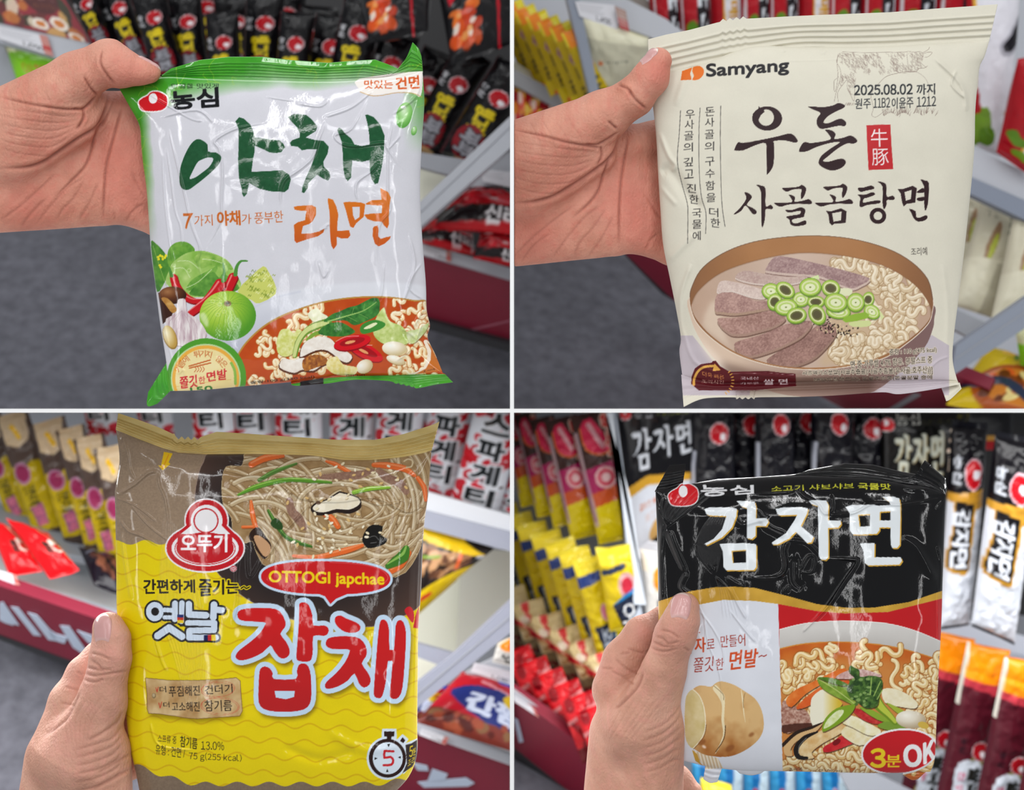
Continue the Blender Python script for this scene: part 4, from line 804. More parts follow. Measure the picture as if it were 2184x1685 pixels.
# ------------------------------------------------------------------ print of the black potato noodle pack
GAMJA = dict(full=[
    ([(405, 350), (440, 338), (600, 337), (635, 350), (630, 400), (600, 480), (530, 550), (420, 605), (405, 595), (470, 560), (530, 490), (560, 400), (440, 395), (418, 385)], []),
    ([(632, 293), (700, 292), (760, 300), (768, 330), (768, 415), (845, 415), (858, 440), (840, 470), (768, 470), (765, 540), (740, 562), (705, 555), (705, 345), (665, 330)], []),
    ([(512, 598), (560, 592), (700, 590), (768, 597), (772, 620), (770, 760), (755, 780), (560, 782), (540, 760), (535, 650)], [[(597, 645), (700, 638), (700, 728), (605, 732)]]),
    ([(908, 350), (960, 338), (1080, 335), (1135, 345), (1130, 380), (1085, 470), (1175, 545), (1160, 585), (1130, 590), (1050, 510), (1000, 560), (920, 600), (885, 600), (882, 585), (980, 520), (1040, 430), (1060, 390), (940, 395), (920, 385)], []),
    ([(1140, 290), (1200, 285), (1265, 290), (1280, 320), (1278, 430), (1365, 430), (1370, 455), (1350, 480), (1278, 485), (1280, 690), (1260, 710), (1225, 705), (1212, 680), (1205, 330), (1160, 315)], []),
    ([(1400, 335), (1440, 322), (1600, 318), (1645, 330), (1640, 500), (1620, 525), (1500, 530), (1450, 528), (1430, 500), (1430, 380)], [[(1490, 390), (1575, 385), (1572, 470), (1500, 475)]]),
    ([(1655, 262), (1740, 262), (1780, 275), (1788, 320), (1785, 600), (1765, 625), (1730, 625), (1720, 600), (1718, 480), (1640, 480), (1640, 430), (1718, 430), (1718, 365), (1640, 370), (1640, 325), (1718, 320), (1710, 300)], []),
    ([(1500, 592), (1560, 590), (1605, 590), (1605, 690), (1790, 690), (1800, 715), (1780, 742), (1560, 748), (1535, 730), (1525, 640)], [])])
def gamja(c, box, col='e6ebee', sh='d2a238', d=2):
    """the three white title syllables fitted into a box"""
    x0, y0, x1, y1 = box
    f = lambda p: np.stack([x0 + (np.array(p)[:, 0] - 405) / 1395 * (x1 - x0), y0 + (np.array(p)[:, 1] - 262) / 523 * (y1 - y0)], 1)
    for o, h in GAMJA['full']:
        if sh: holed(c, f(o) + d / 1.0, [f(q) + d for q in h], sh)
    for o, h in GAMJA['full']: holed(c, f(o), [f(q) for q in h], col)
def potato(c, s=1):
    out = [(95, 900), (120, 760), (190, 680), (260, 655), (350, 668), (400, 632), (460, 615), (580, 650), (680, 710), (780, 780), (840, 870), (870, 980), (870, 1080), (840, 1160), (780, 1230), (680, 1300), (560, 1350), (440, 1360), (300, 1340), (200, 1290), (110, 1200), (95, 1050)]
    c.poly([(170, 1290), (240, 1320), (420, 1370), (470, 1470), (300, 1480)], lambda X, Y: mix('ece2cf', 'cdb18a', .5 + .5 * np.sin(X * .9 - Y * .25))); c.poly([(165, 1290), (215, 1330), (250, 1420), (300, 1470), (200, 1400)], 'c89a3a')
    c.poly(out, lambda X, Y: mix('d9b27a', 'a8662c', np.clip(.9 * vnoise(X, Y, 26, 8) + ((Y - 1550) / 75).clip(-.4, 1) * .7 - .25, 0, 1)), sm=3)
    c.poly([(95, 900), (110, 760), (175, 695), (240, 760), (285, 880), (300, 1040), (270, 1160), (180, 1275), (110, 1200), (95, 1050)], lambda X, Y: mix('e0cfa2', 'c8b06c', vnoise(X, Y, 18, 5)), sm=3)
    c.stroke([(175, 695), (240, 760), (285, 880), (298, 1040), (270, 1160), (178, 1275)], 9, 'f2e6c8', sm=4); c.stroke([(180, 1282), (280, 1168), (308, 1040)], 6, '6a4420', .8, sm=4)
    c.poly([(370, 690), (400, 650), (460, 720), (490, 780), (482, 1000), (495, 1100), (450, 1240), (390, 1335), (470, 1150), (455, 1000), (460, 850), (420, 760)], 'ecdcb4', sm=3); c.stroke([(380, 660), (470, 740), (478, 800)], 6, '7a5a30', .8, sm=3); c.stroke([(495, 1050), (480, 1180), (400, 1310)], 9, '5f3c1c', .9, sm=4)
    c.stroke([(650, 700), (665, 800), (672, 890), (690, 1020)], [5, 16, 10, 3], 'ecdcb4', sm=4); c.stroke([(688, 730), (672, 800), (672, 880)], 5, '7a5a30', .8, sm=4)
    for x, y, a in ((750, 1140, 30), (540, 1275, 48), (265, 1215, 40)): c.ell(x, y, a, a * .6, '8a4e22', .7, -.6, soft=1.5)
    c.ell(285, 1260, 22, 14, 'f6dcc8', .9, .6, soft=1)
def art_black():
    c = Cv(1385, 960, 2045, 1670, 2, '0d0c0e')
    b = (0, c.H, 0, c.W); X, Y = c.XY(b)
    c.org = (1380, 980, 3.309)
    up = np.interp(X, 1380 + np.array([80, 300, 480, 620, 760, 1000, 1200, 1400, 1600, 1850, 2085]) / 3.309, 980 + np.array([1000, 930, 900, 897, 905, 965, 1020, 1045, 1045, 1005, 925]) / 3.309)
    dn = np.interp(X, 1380 + np.array([80, 360, 540, 760, 930, 1200, 1400, 1700, 2085]) / 3.309, 980 + np.array([1100, 1025, 990, 998, 1020, 1070, 1086, 1076, 980]) / 3.309)
    c.put((b, np.clip((Y - up) * 2, 0, 1)), lambda X, Y: mix('d9ab44', 'b58a2c', vnoise(X, Y, 30, 3))); c.put((b, np.clip((Y - dn) * 2, 0, 1)), 'dadce4')
    edge = 1659.5 + (Y - 1290) * .03
    c.put((b, np.clip((Y - dn) * 2, 0, 1) * np.clip((X - edge) * 2, 0, 1)), 'c01a20'); c.put((b, np.clip((1413 - X) * 1, 0, 1) * np.clip((Y - dn) * 2, 0, 1)), 'c9a040')
    bean_logo(c, 150, 172, 210, 155, rim=2.2)
    c.text('농심', [(370, 180), (750, 182), (752, 240), (390, 262)], 'e4e4e6', bold=1.2); c.text('소고기 샤브샤브', [(875, 188), (1460, 165), (1460, 205), (880, 228)], 'd6d43a', bold=.5); c.text('국물맛', [(1490, 165), (1715, 172), (1722, 212), (1490, 212)], 'd6d43a', bold=.7)
    gamja(c, (405, 262, 1800, 785), d=8)
    # left panel
    c.org = (1440, 1320, 4.618); dr = 'a03022'
    c.text('감', [(70, 195), (170, 185), (172, 340), (75, 345)], 'cc4a1e', bold=1); c.text('자', [(190, 190), (300, 180), (300, 325), (195, 330)], 'cc4a1e', bold=1.0); c.text('로', [(310, 205), (390, 195), (390, 288), (312, 298)], dr); c.text('만들어', [(447, 165), (688, 145), (690, 265), (449, 285)], dr, bold=.3); c.ell(240, 133, 7, 7, dr)
    c.text('쫄깃', [(188, 385), (385, 362), (375, 512), (178, 530)], dr, bold=.3); c.text('한', [(402, 392), (480, 385), (476, 498), (400, 507)], dr); c.text('면발', [(545, 318), (822, 290), (800, 470), (530, 505)], 'cc4a1e', bold=1.0); c.stroke([(825, 375), (850, 362), (875, 368), (900, 355)], 10, dr, sm=4)
    potato(c)
    # bowl
    c.org = (1640, 1280, 4.16)
    pan = [(85, 20), (1560, 20), (1560, 1600), (125, 1600)]
    c.setclip(pan)
    bt = smooth([(40, 275), (300, 210), (550, 187), (800, 187), (1050, 208), (1300, 272), (1580, 390)], 5); bowl = np.vstack([bt, [(1580, 1600), (40, 1600)]])
    c.poly(bowl, lambda X, Y: mix('d2cec9', 'a7a19c', np.clip((Y - 1340) / 50, 0, 1) * np.clip(1 - np.abs(X - 1800) / 260, .2, 1))); c.stroke(bt, 6, 'efece8')
    soup = np.vstack([smooth([(40, 445), (300, 388), (600, 370), (900, 385), (1200, 435), (1580, 550)], 5), [(1580, 1600), (40, 1600)]])
    c.poly(soup, 'd08a3a', dil=1.2); c.poly(np.array(soup) + (0, 6), lambda X, Y: mix('b9531a', 'cf6f24', np.clip(vnoise(X, Y, 30, 6) * 1.3 - .1, 0, 1)))
    c.poly([(60, 640), (400, 520), (1000, 520), (1500, 640), (1500, 900), (1450, 1250), (60, 1500)], 'cc8a48', .8, soft=12, sm=3)
    for k in range(300):
        x, y = RNG.uniform(60, 1530), RNG.uniform(450, 1580)
        if 480 < x < 1150 and 660 < y < 1250: continue
        if y < 470 + abs(x - 750) * .12 or (x < 500 and 950 < y < 1300): continue
        c.noodle(c.curl(x, y, RNG.uniform(-1, 1), RNG.uniform(.6, 1.3), RNG.uniform(34, 54)), RNG.uniform(34, 46), mix('e2bf7c', 'f0d9a4', RNG.random()), '9a5a20', 'fbf0cf', .92)
    tex = lambda a, bb, s, sd=9: (lambda X, Y: mix(a, bb, np.clip(vnoise(X, Y, s, sd, 4) * 1.6 - .3, 0, 1)))
    sh = lambda p, col, dark='3a2010', sm=3: (c.poly(np.array(p) + (5, 10), dark, .7, sm=sm), c.poly(p, col, sm=sm))
    sh([(120, 900), (200, 930), (330, 980), (370, 1060), (390, 1110), (300, 1140), (120, 1170)], tex('8a5444', 'd6b4a2', 4)); c.poly([(120, 1110), (380, 1090), (390, 1130), (130, 1180)], '4a2418', .9, sm=2)
    sh([(150, 890), (230, 800), (400, 720), (560, 640), (670, 605), (680, 660), (520, 720), (330, 830), (200, 950)], tex('d8641e', 'e8873e', 14)); sh([(240, 960), (330, 860), (470, 760), (600, 700), (760, 680), (760, 740), (520, 850), (330, 950)], tex('d4501a', 'e27034', 14))
    sh([(590, 690), (660, 640), (780, 610), (900, 630), (1000, 680), (700, 700)], tex('b98a84', 'e6ccc4', 4))
    sh([(370, 940), (380, 870), (440, 810), (500, 800), (640, 900), (630, 950), (500, 1060), (410, 1130), (365, 1050)], lambda X, Y: mix('efe9d2', 'd8b838', np.clip((X - 1755) / 34, 0, 1)))
    sh([(130, 1320), (160, 1250), (260, 1180), (400, 1120), (480, 1090), (400, 1180), (250, 1250), (190, 1330), (210, 1380), (150, 1380)], 'd9b07a'); c.stroke([(120, 1290), (240, 1180), (380, 1130), (470, 1090)], [30, 30, 26, 10], '2c1a10', sm=4)
    sh([(270, 1400), (250, 1320), (310, 1240), (420, 1180), (560, 1110), (680, 1100), (640, 1180), (480, 1270), (380, 1350), (400, 1400), (330, 1410)], tex('d6a868', 'edd6a8', 10)); c.stroke([(340, 1400), (260, 1390), (245, 1310), (320, 1220), (430, 1170)], [20, 44, 46, 40, 14], '1c1410', sm=5); c.stroke([(262, 1360), (270, 1290), (330, 1225)], 6, '8c8a86', .8, sm=3)
    sh([(480, 1340), (490, 1300), (560, 1260), (640, 1205), (700, 1220), (760, 1260), (700, 1290), (600, 1330), (520, 1350)], tex('c01622', 'd83a3a', 10)); c.ell(600, 1260, 40, 24, '7c0e16', rot=-.6)
    sh([(640, 1180), (700, 1110), (820, 1150), (940, 1200), (900, 1260), (800, 1290), (700, 1240)], tex('e6d49c', 'f4ecd0', 10)); sh([(640, 1080), (720, 1020), (880, 1090), (985, 1150), (980, 1190), (880, 1200), (740, 1130)], tex('e8dca6', 'f6f0d6', 10))
    sh([(1010, 790), (1160, 800), (1310, 900), (1300, 960), (1180, 950), (1030, 910)], tex('e6d9b0', 'f2ead0', 10)); sh([(740, 980), (800, 965), (1000, 1060), (1000, 1090), (940, 1100), (830, 1060)], tex('b01a22', 'd04a3e', 7))
    sh([(800, 950), (930, 980), (1060, 1060), (1090, 1090), (960, 1060)], '8aa832'); sh([(960, 1120), (1060, 1075), (1220, 1130), (1100, 1160)], '7a9a34'); sh([(1040, 910), (1160, 960), (1210, 1000), (1150, 1010)], 'a2b43c')
    sh([(430, 690), (540, 690), (680, 750), (740, 800), (770, 930), (640, 880), (540, 830), (460, 770)], tex('5f8420', '97b046', 12)); c.stroke([(440, 700), (600, 800), (760, 920)], 7, 'c2cf78', sm=4); sh([(430, 690), (560, 690), (700, 745), (640, 760)], tex('3f6a1e', '6a8c30', 8))
    c.stroke([(900, 820), (980, 940), (1060, 1020), (1120, 1085)], [120, 90, 66, 50], '6f8f22', sm=5); c.stroke([(910, 820), (990, 940), (1070, 1020), (1120, 1080)], [70, 56, 40, 28], 'b9c646', sm=5)
    sh([(690, 790), (720, 720), (760, 690), (710, 640), (720, 580), (760, 600), (800, 620), (810, 680), (900, 670), (990, 690), (1010, 760), (980, 850), (960, 940), (860, 960), (780, 900), (720, 860)], tex('1f3a18', '5f8438', 6))
    for k in range(46):
        x, y = RNG.uniform(720, 930), RNG.uniform(700, 930); c.ell(x, y, RNG.uniform(12, 22), RNG.uniform(9, 15), ('24421c', '4a7030', '8aa860')[k % 3], .85)
    for q in (((930, 850), (990, 720)), ((960, 880), (1005, 800)), ((900, 840), (910, 690))): c.stroke(q, 9, 'a8c464', .85)
    sh([(470, 1150), (500, 1050), (600, 960), (740, 925), (765, 945), (720, 1020), (620, 1100), (500, 1165)], '7fa024'); c.poly([(485, 1140), (520, 1060), (600, 985), (660, 975), (650, 1020), (570, 1100)], lambda X, Y: mix('f0f2d8', 'c4d276', vnoise(X, Y, 7, 3)), sm=3)
    drop_shade(c, 1260, 1060, 135, 80, 'e6dcc8', 'b8a484', 'fbf6e8', .1); c.ell(1370, 1110, 50, 30, 'd2b04a', rot=.3)
    c.text('조리예', [(175, 1487), (290, 1482), (295, 1512), (180, 1515)], '3a1c10', bold=.2); c.text('(210kcal)', [(440, 1500), (650, 1508), (650, 1528), (440, 1522)], '6a3a1c')
    c.clip = None
    c.ell(1160, 1345, 345, 205, 'f2eeee', rot=-.12); c.ell(1160, 1345, 328, 188, 'c41a22', rot=-.12)
    c.text('^3', (905, 1322, 1030, 1482), 'efd022', bold=2.2); c.text('분', (1040, 1375, 1170, 1480), 'efd022', bold=1.0); c.text('^O', [(1200, 1292), (1345, 1288), (1350, 1470), (1205, 1474)], 'f0eeee', bold=3.0); c.text('^K', [(1375, 1275), (1462, 1240), (1468, 1400), (1378, 1450)], 'f0eeee', bold=2.6)
    c.org = (0, 0, 1)
    return c
# ------------------------------------------------------------------ the four packs held up to the camera
FILM = material('printed_film', rough=.055, spec=.38, coat=0, attr=True, noise=.03, nscale=90, bump=.02, bscale=900)
MATTE = material('printed_matte_film', rough=.45, spec=.25, coat=.0, attr=True, noise=.025, nscale=90, bump=.05, bscale=700)
GOLD = material('gold_film', rough=.28, spec=.6, metal=.15, attr=True, noise=.05, nscale=70)
def pillow(nv, nu, B, p=3.2, a=.55):
    u = np.linspace(-1, 1, nu)[None]; v = np.linspace(-1, 1, nv)[:, None]
    return B * (1 - np.abs(u) ** p) ** a * (1 - np.abs(v) ** p) ** a
def zig(p0, p1, n, a):
    """a serrated cut between two points"""
    t = np.linspace(0, 1, 2 * n + 1)[:, None]; q = np.array(p0) * (1 - t) + np.array(p1) * t; q[1::2, 1] += a
    return [tuple(x) for x in q]
def pts(ox, oy, k, l): return [(ox + x / k, oy + y / k) for x, y in l]

# ------------------------------------------------------------------ prints of the packs on the shelves (unit 100 wide)
SHELF = material('shelf_film', rough=.2, spec=.28, coat=0, attr=True, noise=.04, nscale=60)
KIND = {}
def kind(name, H, base, k=1.6):
    c = Cv(0, 0, 100, H, k, base); KIND[name] = c; return c
def spot(c, x, y, r, ang=.5):
    c.ell(x, y, r * 1.12, r * 1.12, 'd8b8bc'); c.ell(x, y, r, r, 'b3101c'); c.ell(x + .38 * r, y + .32 * r, r * .42, r * .34, 'ece6ea', rot=ang)
def vtext(c, t, x, y0, y1, w, col, bold=0, out=None):
    n = len(t); h = (y1 - y0) / n
    for i, ch in enumerate(t): c.text(ch, (x - w / 2, y0 + i * h + h * .06, x + w / 2, y0 + i * h + h * .94), col, bold=bold, out=out)
def rtext(c, t, x0, x1, y0, y1, col, bold=0, out=None):     # letters turned a quarter to the right
    c.text(t, [(x1, y0), (x1, y1), (x0, y1), (x0, y0)], col, bold=bold, out=out)
def blotch(c, cols, n, box, r, al=.9):
    for i in range(n): c.ell(RNG.uniform(box[0], box[2]), RNG.uniform(box[1], box[3]), r * RNG.uniform(.5, 1.3), r * RNG.uniform(.4, 1), cols[i % len(cols)], al, RNG.uniform(0, 3))
c = kind('black_side', 330, '0e0d10', 2); spot(c, 58, 86, 22); rtext(c, '농심', 8, 24, 70, 108, 'b8b8bc', 1); rtext(c, '앵그리', 26, 70, 126, 200, 'dcc41a', 3)
c.ell(48, 248, 36, 62, '8a1a24'); rtext(c, '짜파', 26, 70, 204, 292, '9a9aa2', 3, ('26262c', 3)); c.stroke([(0, 0), (4, 330)], 5, '4a0c14'); c.ell(60, 318, 24, 16, 'd8b078', .8)
c = kind('black_top', 110, '121114', 2); c.stroke([(68, 0), (72, 50), (76, 110)], 4, 'b81424'); c.poly([(4, 0), (30, 0), (22, 40), (10, 52)], 'c4142a'); c.text('앵', (34, -8, 60, 34), 'e2b814', bold=2)
blotch(c, ('d8501a', 'e8742a', 'c83a14'), 22, (8, 56, 46, 100), 9); blotch(c, ('f0e4d8', 'e8a05a'), 6, (14, 62, 40, 94), 6)
c = kind('green_front', 90, '86cc2a'); c.poly([(0, 0), (100, 0), (100, 26), (0, 34)], 'dfe0b0', soft=2); c.text('야채', (20, 60, 60, 84), 'c84a2a', .8)
c = kind('red_front', 70, 'b3121c'); c.stroke([(0, 58), (100, 50)], 20, '1a1214'); c.text('신라', (56, 44, 98, 66), 'd8d4d6', bold=1.5); c.stroke([(40, 30), (100, 36)], 5, 'cfc4c4', .8); blotch(c, ('d82030', '8e0e18', '5a1014'), 30, (0, 0, 100, 50), 9, .5)
c = kind('yellow_side', 300, 'c2a608'); c.poly([(0, 0), (100, 0), (100, 40), (0, 40)], 'e6d63a'); c.poly([(10, 0), (60, 0), (60, 46), (10, 46)], 'ee8a28'); c.ell(50, 110, 26, 24, 'b48aa4'); c.ell(50, 110, 21, 19, '8e4a78'); rtext(c, '스낵면', 22, 76, 140, 246, '26281c', 3)
c.poly([(0, 250), (100, 250), (100, 300), (0, 300)], 'd9bf12'); c.ell(50, 294, 30, 9, 'e0662a')
c = kind('red_yellow_front', 60, 'b8141e'); blotch(c, ('e8c83a', 'e6902a', 'd41c28', 'f0e6d8', '8e0e18'), 34, (0, 0, 100, 60), 12, .9)
c = kind('cream_front', 130, 'c9c6ae'); c.poly([(0, 0), (100, 0), (100, 30), (0, 34)], 'e2dfc4'); c.text('Samyang', (26, 70, 66, 80), '33322e', .8); c.ell(20, 76, 4, 4, 'd8703a')
c = kind('cream_lying', 160, 'c9c3ac'); c.text('우돈', (12, 4, 34, 30), '8a8470'); c.ell(34, 66, 9, 34, '9a7a5c', rot=.2); c.ell(36, 72, 5, 22, 'b0b848', rot=.2); rtext(c, '사골곰탕', 60, 80, 4, 50, '54503f', .6); c.poly([(0, 92), (100, 84), (100, 160), (0, 160)], 'd6d1ba'); c.poly([(50, 92), (100, 84), (100, 160), (44, 160)], 'b3ad97')
c = kind('red_white_side', 300, 'dcd8de'); c.poly([(0, 0), (38, 0), (46, 300), (0, 300)], 'a8121e'); c.stroke([(38, 0), (46, 300)], 5, 'd8a83a'); vtext(c, '진', 74, 20, 130, 46, '1a1618', 4); c.poly([(4, 225), (20, 205), (36, 222), (58, 214), (50, 240), (20, 252)], '5c8420', sm=3); c.poly([(20, 268), (50, 256), (66, 280), (40, 292)], '6f9426', sm=3); rtext(c, '매', 58, 92, 150, 190, 'c8901e', 2)
c.poly([(0, 276), (100, 290), (100, 300), (0, 300)], 'b01420')
c = kind('red_white_big', 300, 'dcdae2'); c.poly([(0, 0), (10, 0), (6, 300), (0, 300)], 'a8121e'); c.stroke([(10, 0), (6, 300)], 4, 'd8a83a'); c.stroke([(66, 122), (80, 112), (106, 84)], [30, 34, 40], 'a8a6b0', sm=4); c.stroke([(68, 120), (80, 112), (106, 84)], [18, 22, 28], '17141a', sm=4); c.stroke([(78, 230), (92, 218), (100, 222)], 7, 'c8901e'); c.poly([(0, 250), (30, 228), (44, 262), (20, 300), (0, 300)], '6f9426', sm=3); c.poly([(20, 270), (52, 262), (56, 290), (24, 296)], '5c8420', sm=3); c.poly([(0, 205), (12, 196), (18, 240), (0, 250)], 'a8121e')
c = kind('red_leaf_side', 300, 'ac1220'); c.poly([(56, 120), (100, 110), (100, 240), (60, 250)], 'd6dbe2'); rtext(c, '진', 58, 98, 130, 236, '1c181c', 4); c.poly([(20, 200), (44, 180), (60, 220), (36, 260)], '5c8a22', sm=3); c.stroke([(14, 0), (10, 300)], 6, 'dcd8de'); c.ell(50, 80, 22, 20, 'd23a48', hole=.8)
c = kind('yellow_picture', 90, 'd2b40c'); c.ell(60, 60, 52, 34, 'a8501a'); c.ell(60, 58, 44, 26, 'c87a2a'); blotch(c, ('e8d890', '7a3414', 'd85a24', '5a2a10'), 26, (20, 40, 100, 80), 8); c.stroke([(4, 64), (40, 56), (70, 70)], 12, '28324a', sm=4); c.ell(88, 54, 10, 7, 'b8ccd8'); c.ell(16, 60, 12, 9, '4a7a9a'); c.poly([(20, 0), (100, 0), (100, 22), (20, 14)], 'eebc2a'); blotch(c, ('e0602a', '5a8a2a', 'f0e0a0'), 9, (34, 4, 96, 18), 7)
c = kind('kraft_side', 280, 'b29a10'); c.poly([(0, 0), (100, 0), (100, 108), (75, 100), (50, 110), (25, 100), (0, 108)], '4e3f38'); c.poly([(10, 0), (90, 0), (84, 54), (50, 66), (14, 54)], 'c8b08e'); c.stroke([(44, 20), (58, 44)], 12, 'e6b418'); c.ell(36, 122, 26, 25, 'a4708c'); c.ell(36, 122, 20, 19, '8c2a50'); rtext(c, '간편하게', 26, 60, 150, 196, '4a4416', 1); c.poly([(26, 200), (62, 196), (64, 244), (28, 248)], '9a5878'); rtext(c, '잡채', 34, 58, 202, 244, 'c86a80', 1.2); c.poly([(0, 256), (100, 262), (100, 280), (0, 280)], '463a34')
c = kind('spaghetti_side', 330, 'd4d8e0', 2); blotch(c, ('b30f1c', 'c41826'), 44, (0, 0, 100, 330), 18); blotch(c, ('2a0a0e',), 8, (0, 0, 100, 330), 7)
for i, ch in enumerate('스파게티'): c.text(ch, (26, 18 + 68 * i, 78, 70 + 68 * i), '15191c', bold=2.6, out=('d9dde4', 5))
blotch(c, ('b30f1c',), 10, (0, 288, 100, 330), 9)
c = kind('bright_red', 150, 'd9121a'); c.ell(74, 84, 18, 22, 'd8c8ba'); c.ell(76, 88, 10, 12, 'c2201e'); rtext(c, '불닭', 40, 58, 74, 108, '3a2a26', 1.4, ('a83030', 2)); c.stroke([(60, 20), (82, 60), (96, 120)], 8, 'b8a68a'); blotch(c, ('8e8a78', '2a2822', 'c07040'), 14, (84, 40, 100, 90), 8)
c = kind('dark_plum', 90, '15101a'); blotch(c, ('4a2a24', '6a4030', '3a201c', '7a4a38'), 30, (22, 20, 96, 74), 10); c.stroke([(10, 20), (50, 14)], 4, '8e94a0', .6)
c = kind('japchae_front', 130, '1c1412'); c.poly([(0, 96), (100, 60), (100, 130), (0, 130)], 'c8aa0a'); blotch(c, ('8a5c3c', 'a47850', '5a3622', 'c89a70'), 60, (4, 22, 78, 70), 9, .85); c.stroke([(64, 22), (68, 60)], 6, 'd05a2a'); c.stroke([(10, 38), (34, 36)], 5, '7a9a30'); c.poly([(0, 0), (60, 0), (100, 24), (90, 30), (0, 14)], 'e2bb18'); c.ell(96, 32, 8, 6, 'b8bcc8'); c.ell(30, 104, 12, 5, 'b83020')
c = kind('red_blue_front', 90, 'ad1424', 2); c.poly([(10, 38), (40, 26), (100, 30), (100, 72), (60, 74), (24, 56)], '1c2a6e', sm=2); c.text('간짬', [(34, 38), (98, 44), (98, 70), (34, 62)], 'c4cce0', bold=2.2); c.ell(90, 36, 18, 11, 'cfae1e'); c.text('뽕', (82, 30, 98, 42), 'a83020', 1); c.poly([(0, 66), (100, 78), (100, 90), (0, 90)], '6e2a20'); blotch(c, ('94442c', '4a1814', '7a5a3a'), 24, (10, 72, 100, 88), 6); c.stroke([(40, 18), (78, 26)], 4, 'd8a8b0', .8); c.poly([(60, 0), (100, 4), (100, 14), (60, 10)], '2a48b0')
c = kind('brown_pink_side', 300, '38201c'); c.poly([(0, 128), (100, 112), (100, 172), (0, 188)], '9c1450'); c.poly([(0, 186), (100, 170), (100, 206), (0, 222)], 'b84a1c'); c.poly([(0, 220), (100, 204), (100, 300), (0, 300)], 'cbb60c'); c.poly([(14, 30), (50, 8), (84, 90), (50, 96), (20, 76)], 'c62048', sm=2); c.stroke([(40, 24), (62, 78)], 12, 'd8a0a8'); c.stroke([(16, 30), (20, 78), (52, 98), (84, 92)], 4, 'cf6a24', sm=3); c.ell(54, 152, 28, 26, 'd2a8a8'); c.ell(54, 152, 22, 20, 'c03a50', hole=.55); c.stroke([(4, 40), (6, 260)], 9, 'b49aa0', .9)
rtext(c, '콩국수', 74, 96, 4, 120, 'c8282a', 1.5, ('dcc8b8', 3)); c.stroke([(0, 150), (4, 250)], 6, '8a5a7a')
c = kind('yellow_blue_side', 260, 'ceb40c'); c.poly([(0, 0), (100, 0), (100, 22), (0, 26)], 'eed634'); c.poly([(0, 26), (100, 18), (100, 34), (0, 50)], '2a3f7e'); c.ell(60, 104, 15, 18, 'c08a9c'); c.ell(60, 104, 11, 13, 'b8607c'); c.poly([(14, 132), (66, 124), (78, 222), (34, 226)], '1c2438'); rtext(c, '오동통', 30, 62, 136, 218, 'aab4c0', 2); c.stroke([(70, 130), (80, 224)], 4, '2a7ab0')
c = kind('yellow_blue_front', 130, 'd0b60e'); c.ell(70, 54, 26, 22, 'c89a9a'); c.ell(70, 54, 17, 14, 'b4283a'); c.poly([(20, 84), (60, 66), (100, 64), (100, 130), (40, 126)], '1a2136'); c.poly([(20, 84), (60, 66), (100, 60), (100, 66), (60, 74)], '2a7ab4'); c.text('오', (44, 84, 84, 118), 'c8d0da', 2); c.poly([(0, 0), (100, 0), (100, 12), (0, 20)], 'eed634'); c.stroke([(8, 30), (70, 22)], 9, '1e2a48')
c = kind('tan_red_side', 170, '8a7a58'); c.poly([(0, 0), (100, 0), (100, 62), (0, 66)], 'd2bd8a'); c.poly([(0, 20), (60, 60), (40, 66), (0, 40)], 'c4202a'); blotch(c, ('e8d6b0', 'cc2a2e', 'b08a58', 'f0e4d0'), 16, (0, 0, 100, 66), 13); c.poly([(0, 110), (100, 104), (100, 170), (0, 170)], '8a1420'); blotch(c, ('4a4638', '9a8a64', '6a1a20'), 14, (10, 70, 90, 150), 10)
c = kind('red_wrap', 110, 'c8141e'); blotch(c, ('e02a30', '9e101a', 'd8202a', '7e0c16'), 22, (0, 0, 100, 110), 16); c.stroke([(0, 40), (100, 20)], 7, 'd89a98', .8); c.poly([(0, 86), (100, 80), (100, 110), (0, 110)], '6e1a1e')
c = kind('red_black_label', 100, 'b8141e'); c.poly([(0, 40), (80, 44), (84, 76), (0, 72)], '1a1416'); c.text('짜장', (8, 48, 70, 70), 'a8a8ae', 1.4); blotch(c, ('e03038', '8e1018'), 10, (0, 0, 100, 36), 12)
c = kind('gamja_front', 140, '0e0d11', 2.4); c.poly([(0, 78), (30, 70), (60, 78), (100, 96), (100, 106), (60, 88), (30, 80), (0, 88)], 'c8962c'); c.poly([(0, 88), (30, 80), (60, 88), (100, 106), (100, 140), (0, 140)], 'cdd0d8'); gamja(c, (14, 20, 86, 64), 'cfd3da', None)
bean_logo(c, 2, 2, 13, 12, rim=1); c.text('농심', (18, 2, 40, 13), 'c8c8cc', .8); c.text('소고기 샤브샤브', (46, 6, 84, 13), '9aa030'); c.text('감자로 만들어', (18, 96, 48, 103), 'c0603a'); c.text('쫄깃한 면발', (24, 108, 58, 117), 'c0603a', .3); c.poly([(34, 122), (58, 118), (70, 140), (30, 140)], 'c49a5a', sm=3)
c = kind('gamja_big', 90, '11100f', 2.4); gamja(c, (12, 22, 66, 76), 'c9ccbc', 'b0a078', 1.2); c.text('큰', (70, 20, 92, 66), 'b8a090', 1.5); bean_logo(c, -4, 8, 16, 14, rim=1); c.text('농심', (14, 2, 40, 15), 'c8c8c0', 1); c.text('소고기 샤브샤브', (42, 8, 78, 15), 'a8a02a', .3); c.text('물맛', (82, 4, 97, 14), 'b8ac2a', .5)
c = kind('gamja_narrow', 330, '0f0e14', 2); spot(c, 60, 60, 20, 1.5); c.stroke([(6, 100), (2, 330)], 6, 'b8bcc8'); c.poly([(0, 262), (100, 238), (100, 330), (0, 330)], 'c08a28'); c.poly([(0, 292), (100, 270), (100, 330), (0, 330)], 'a81a20')
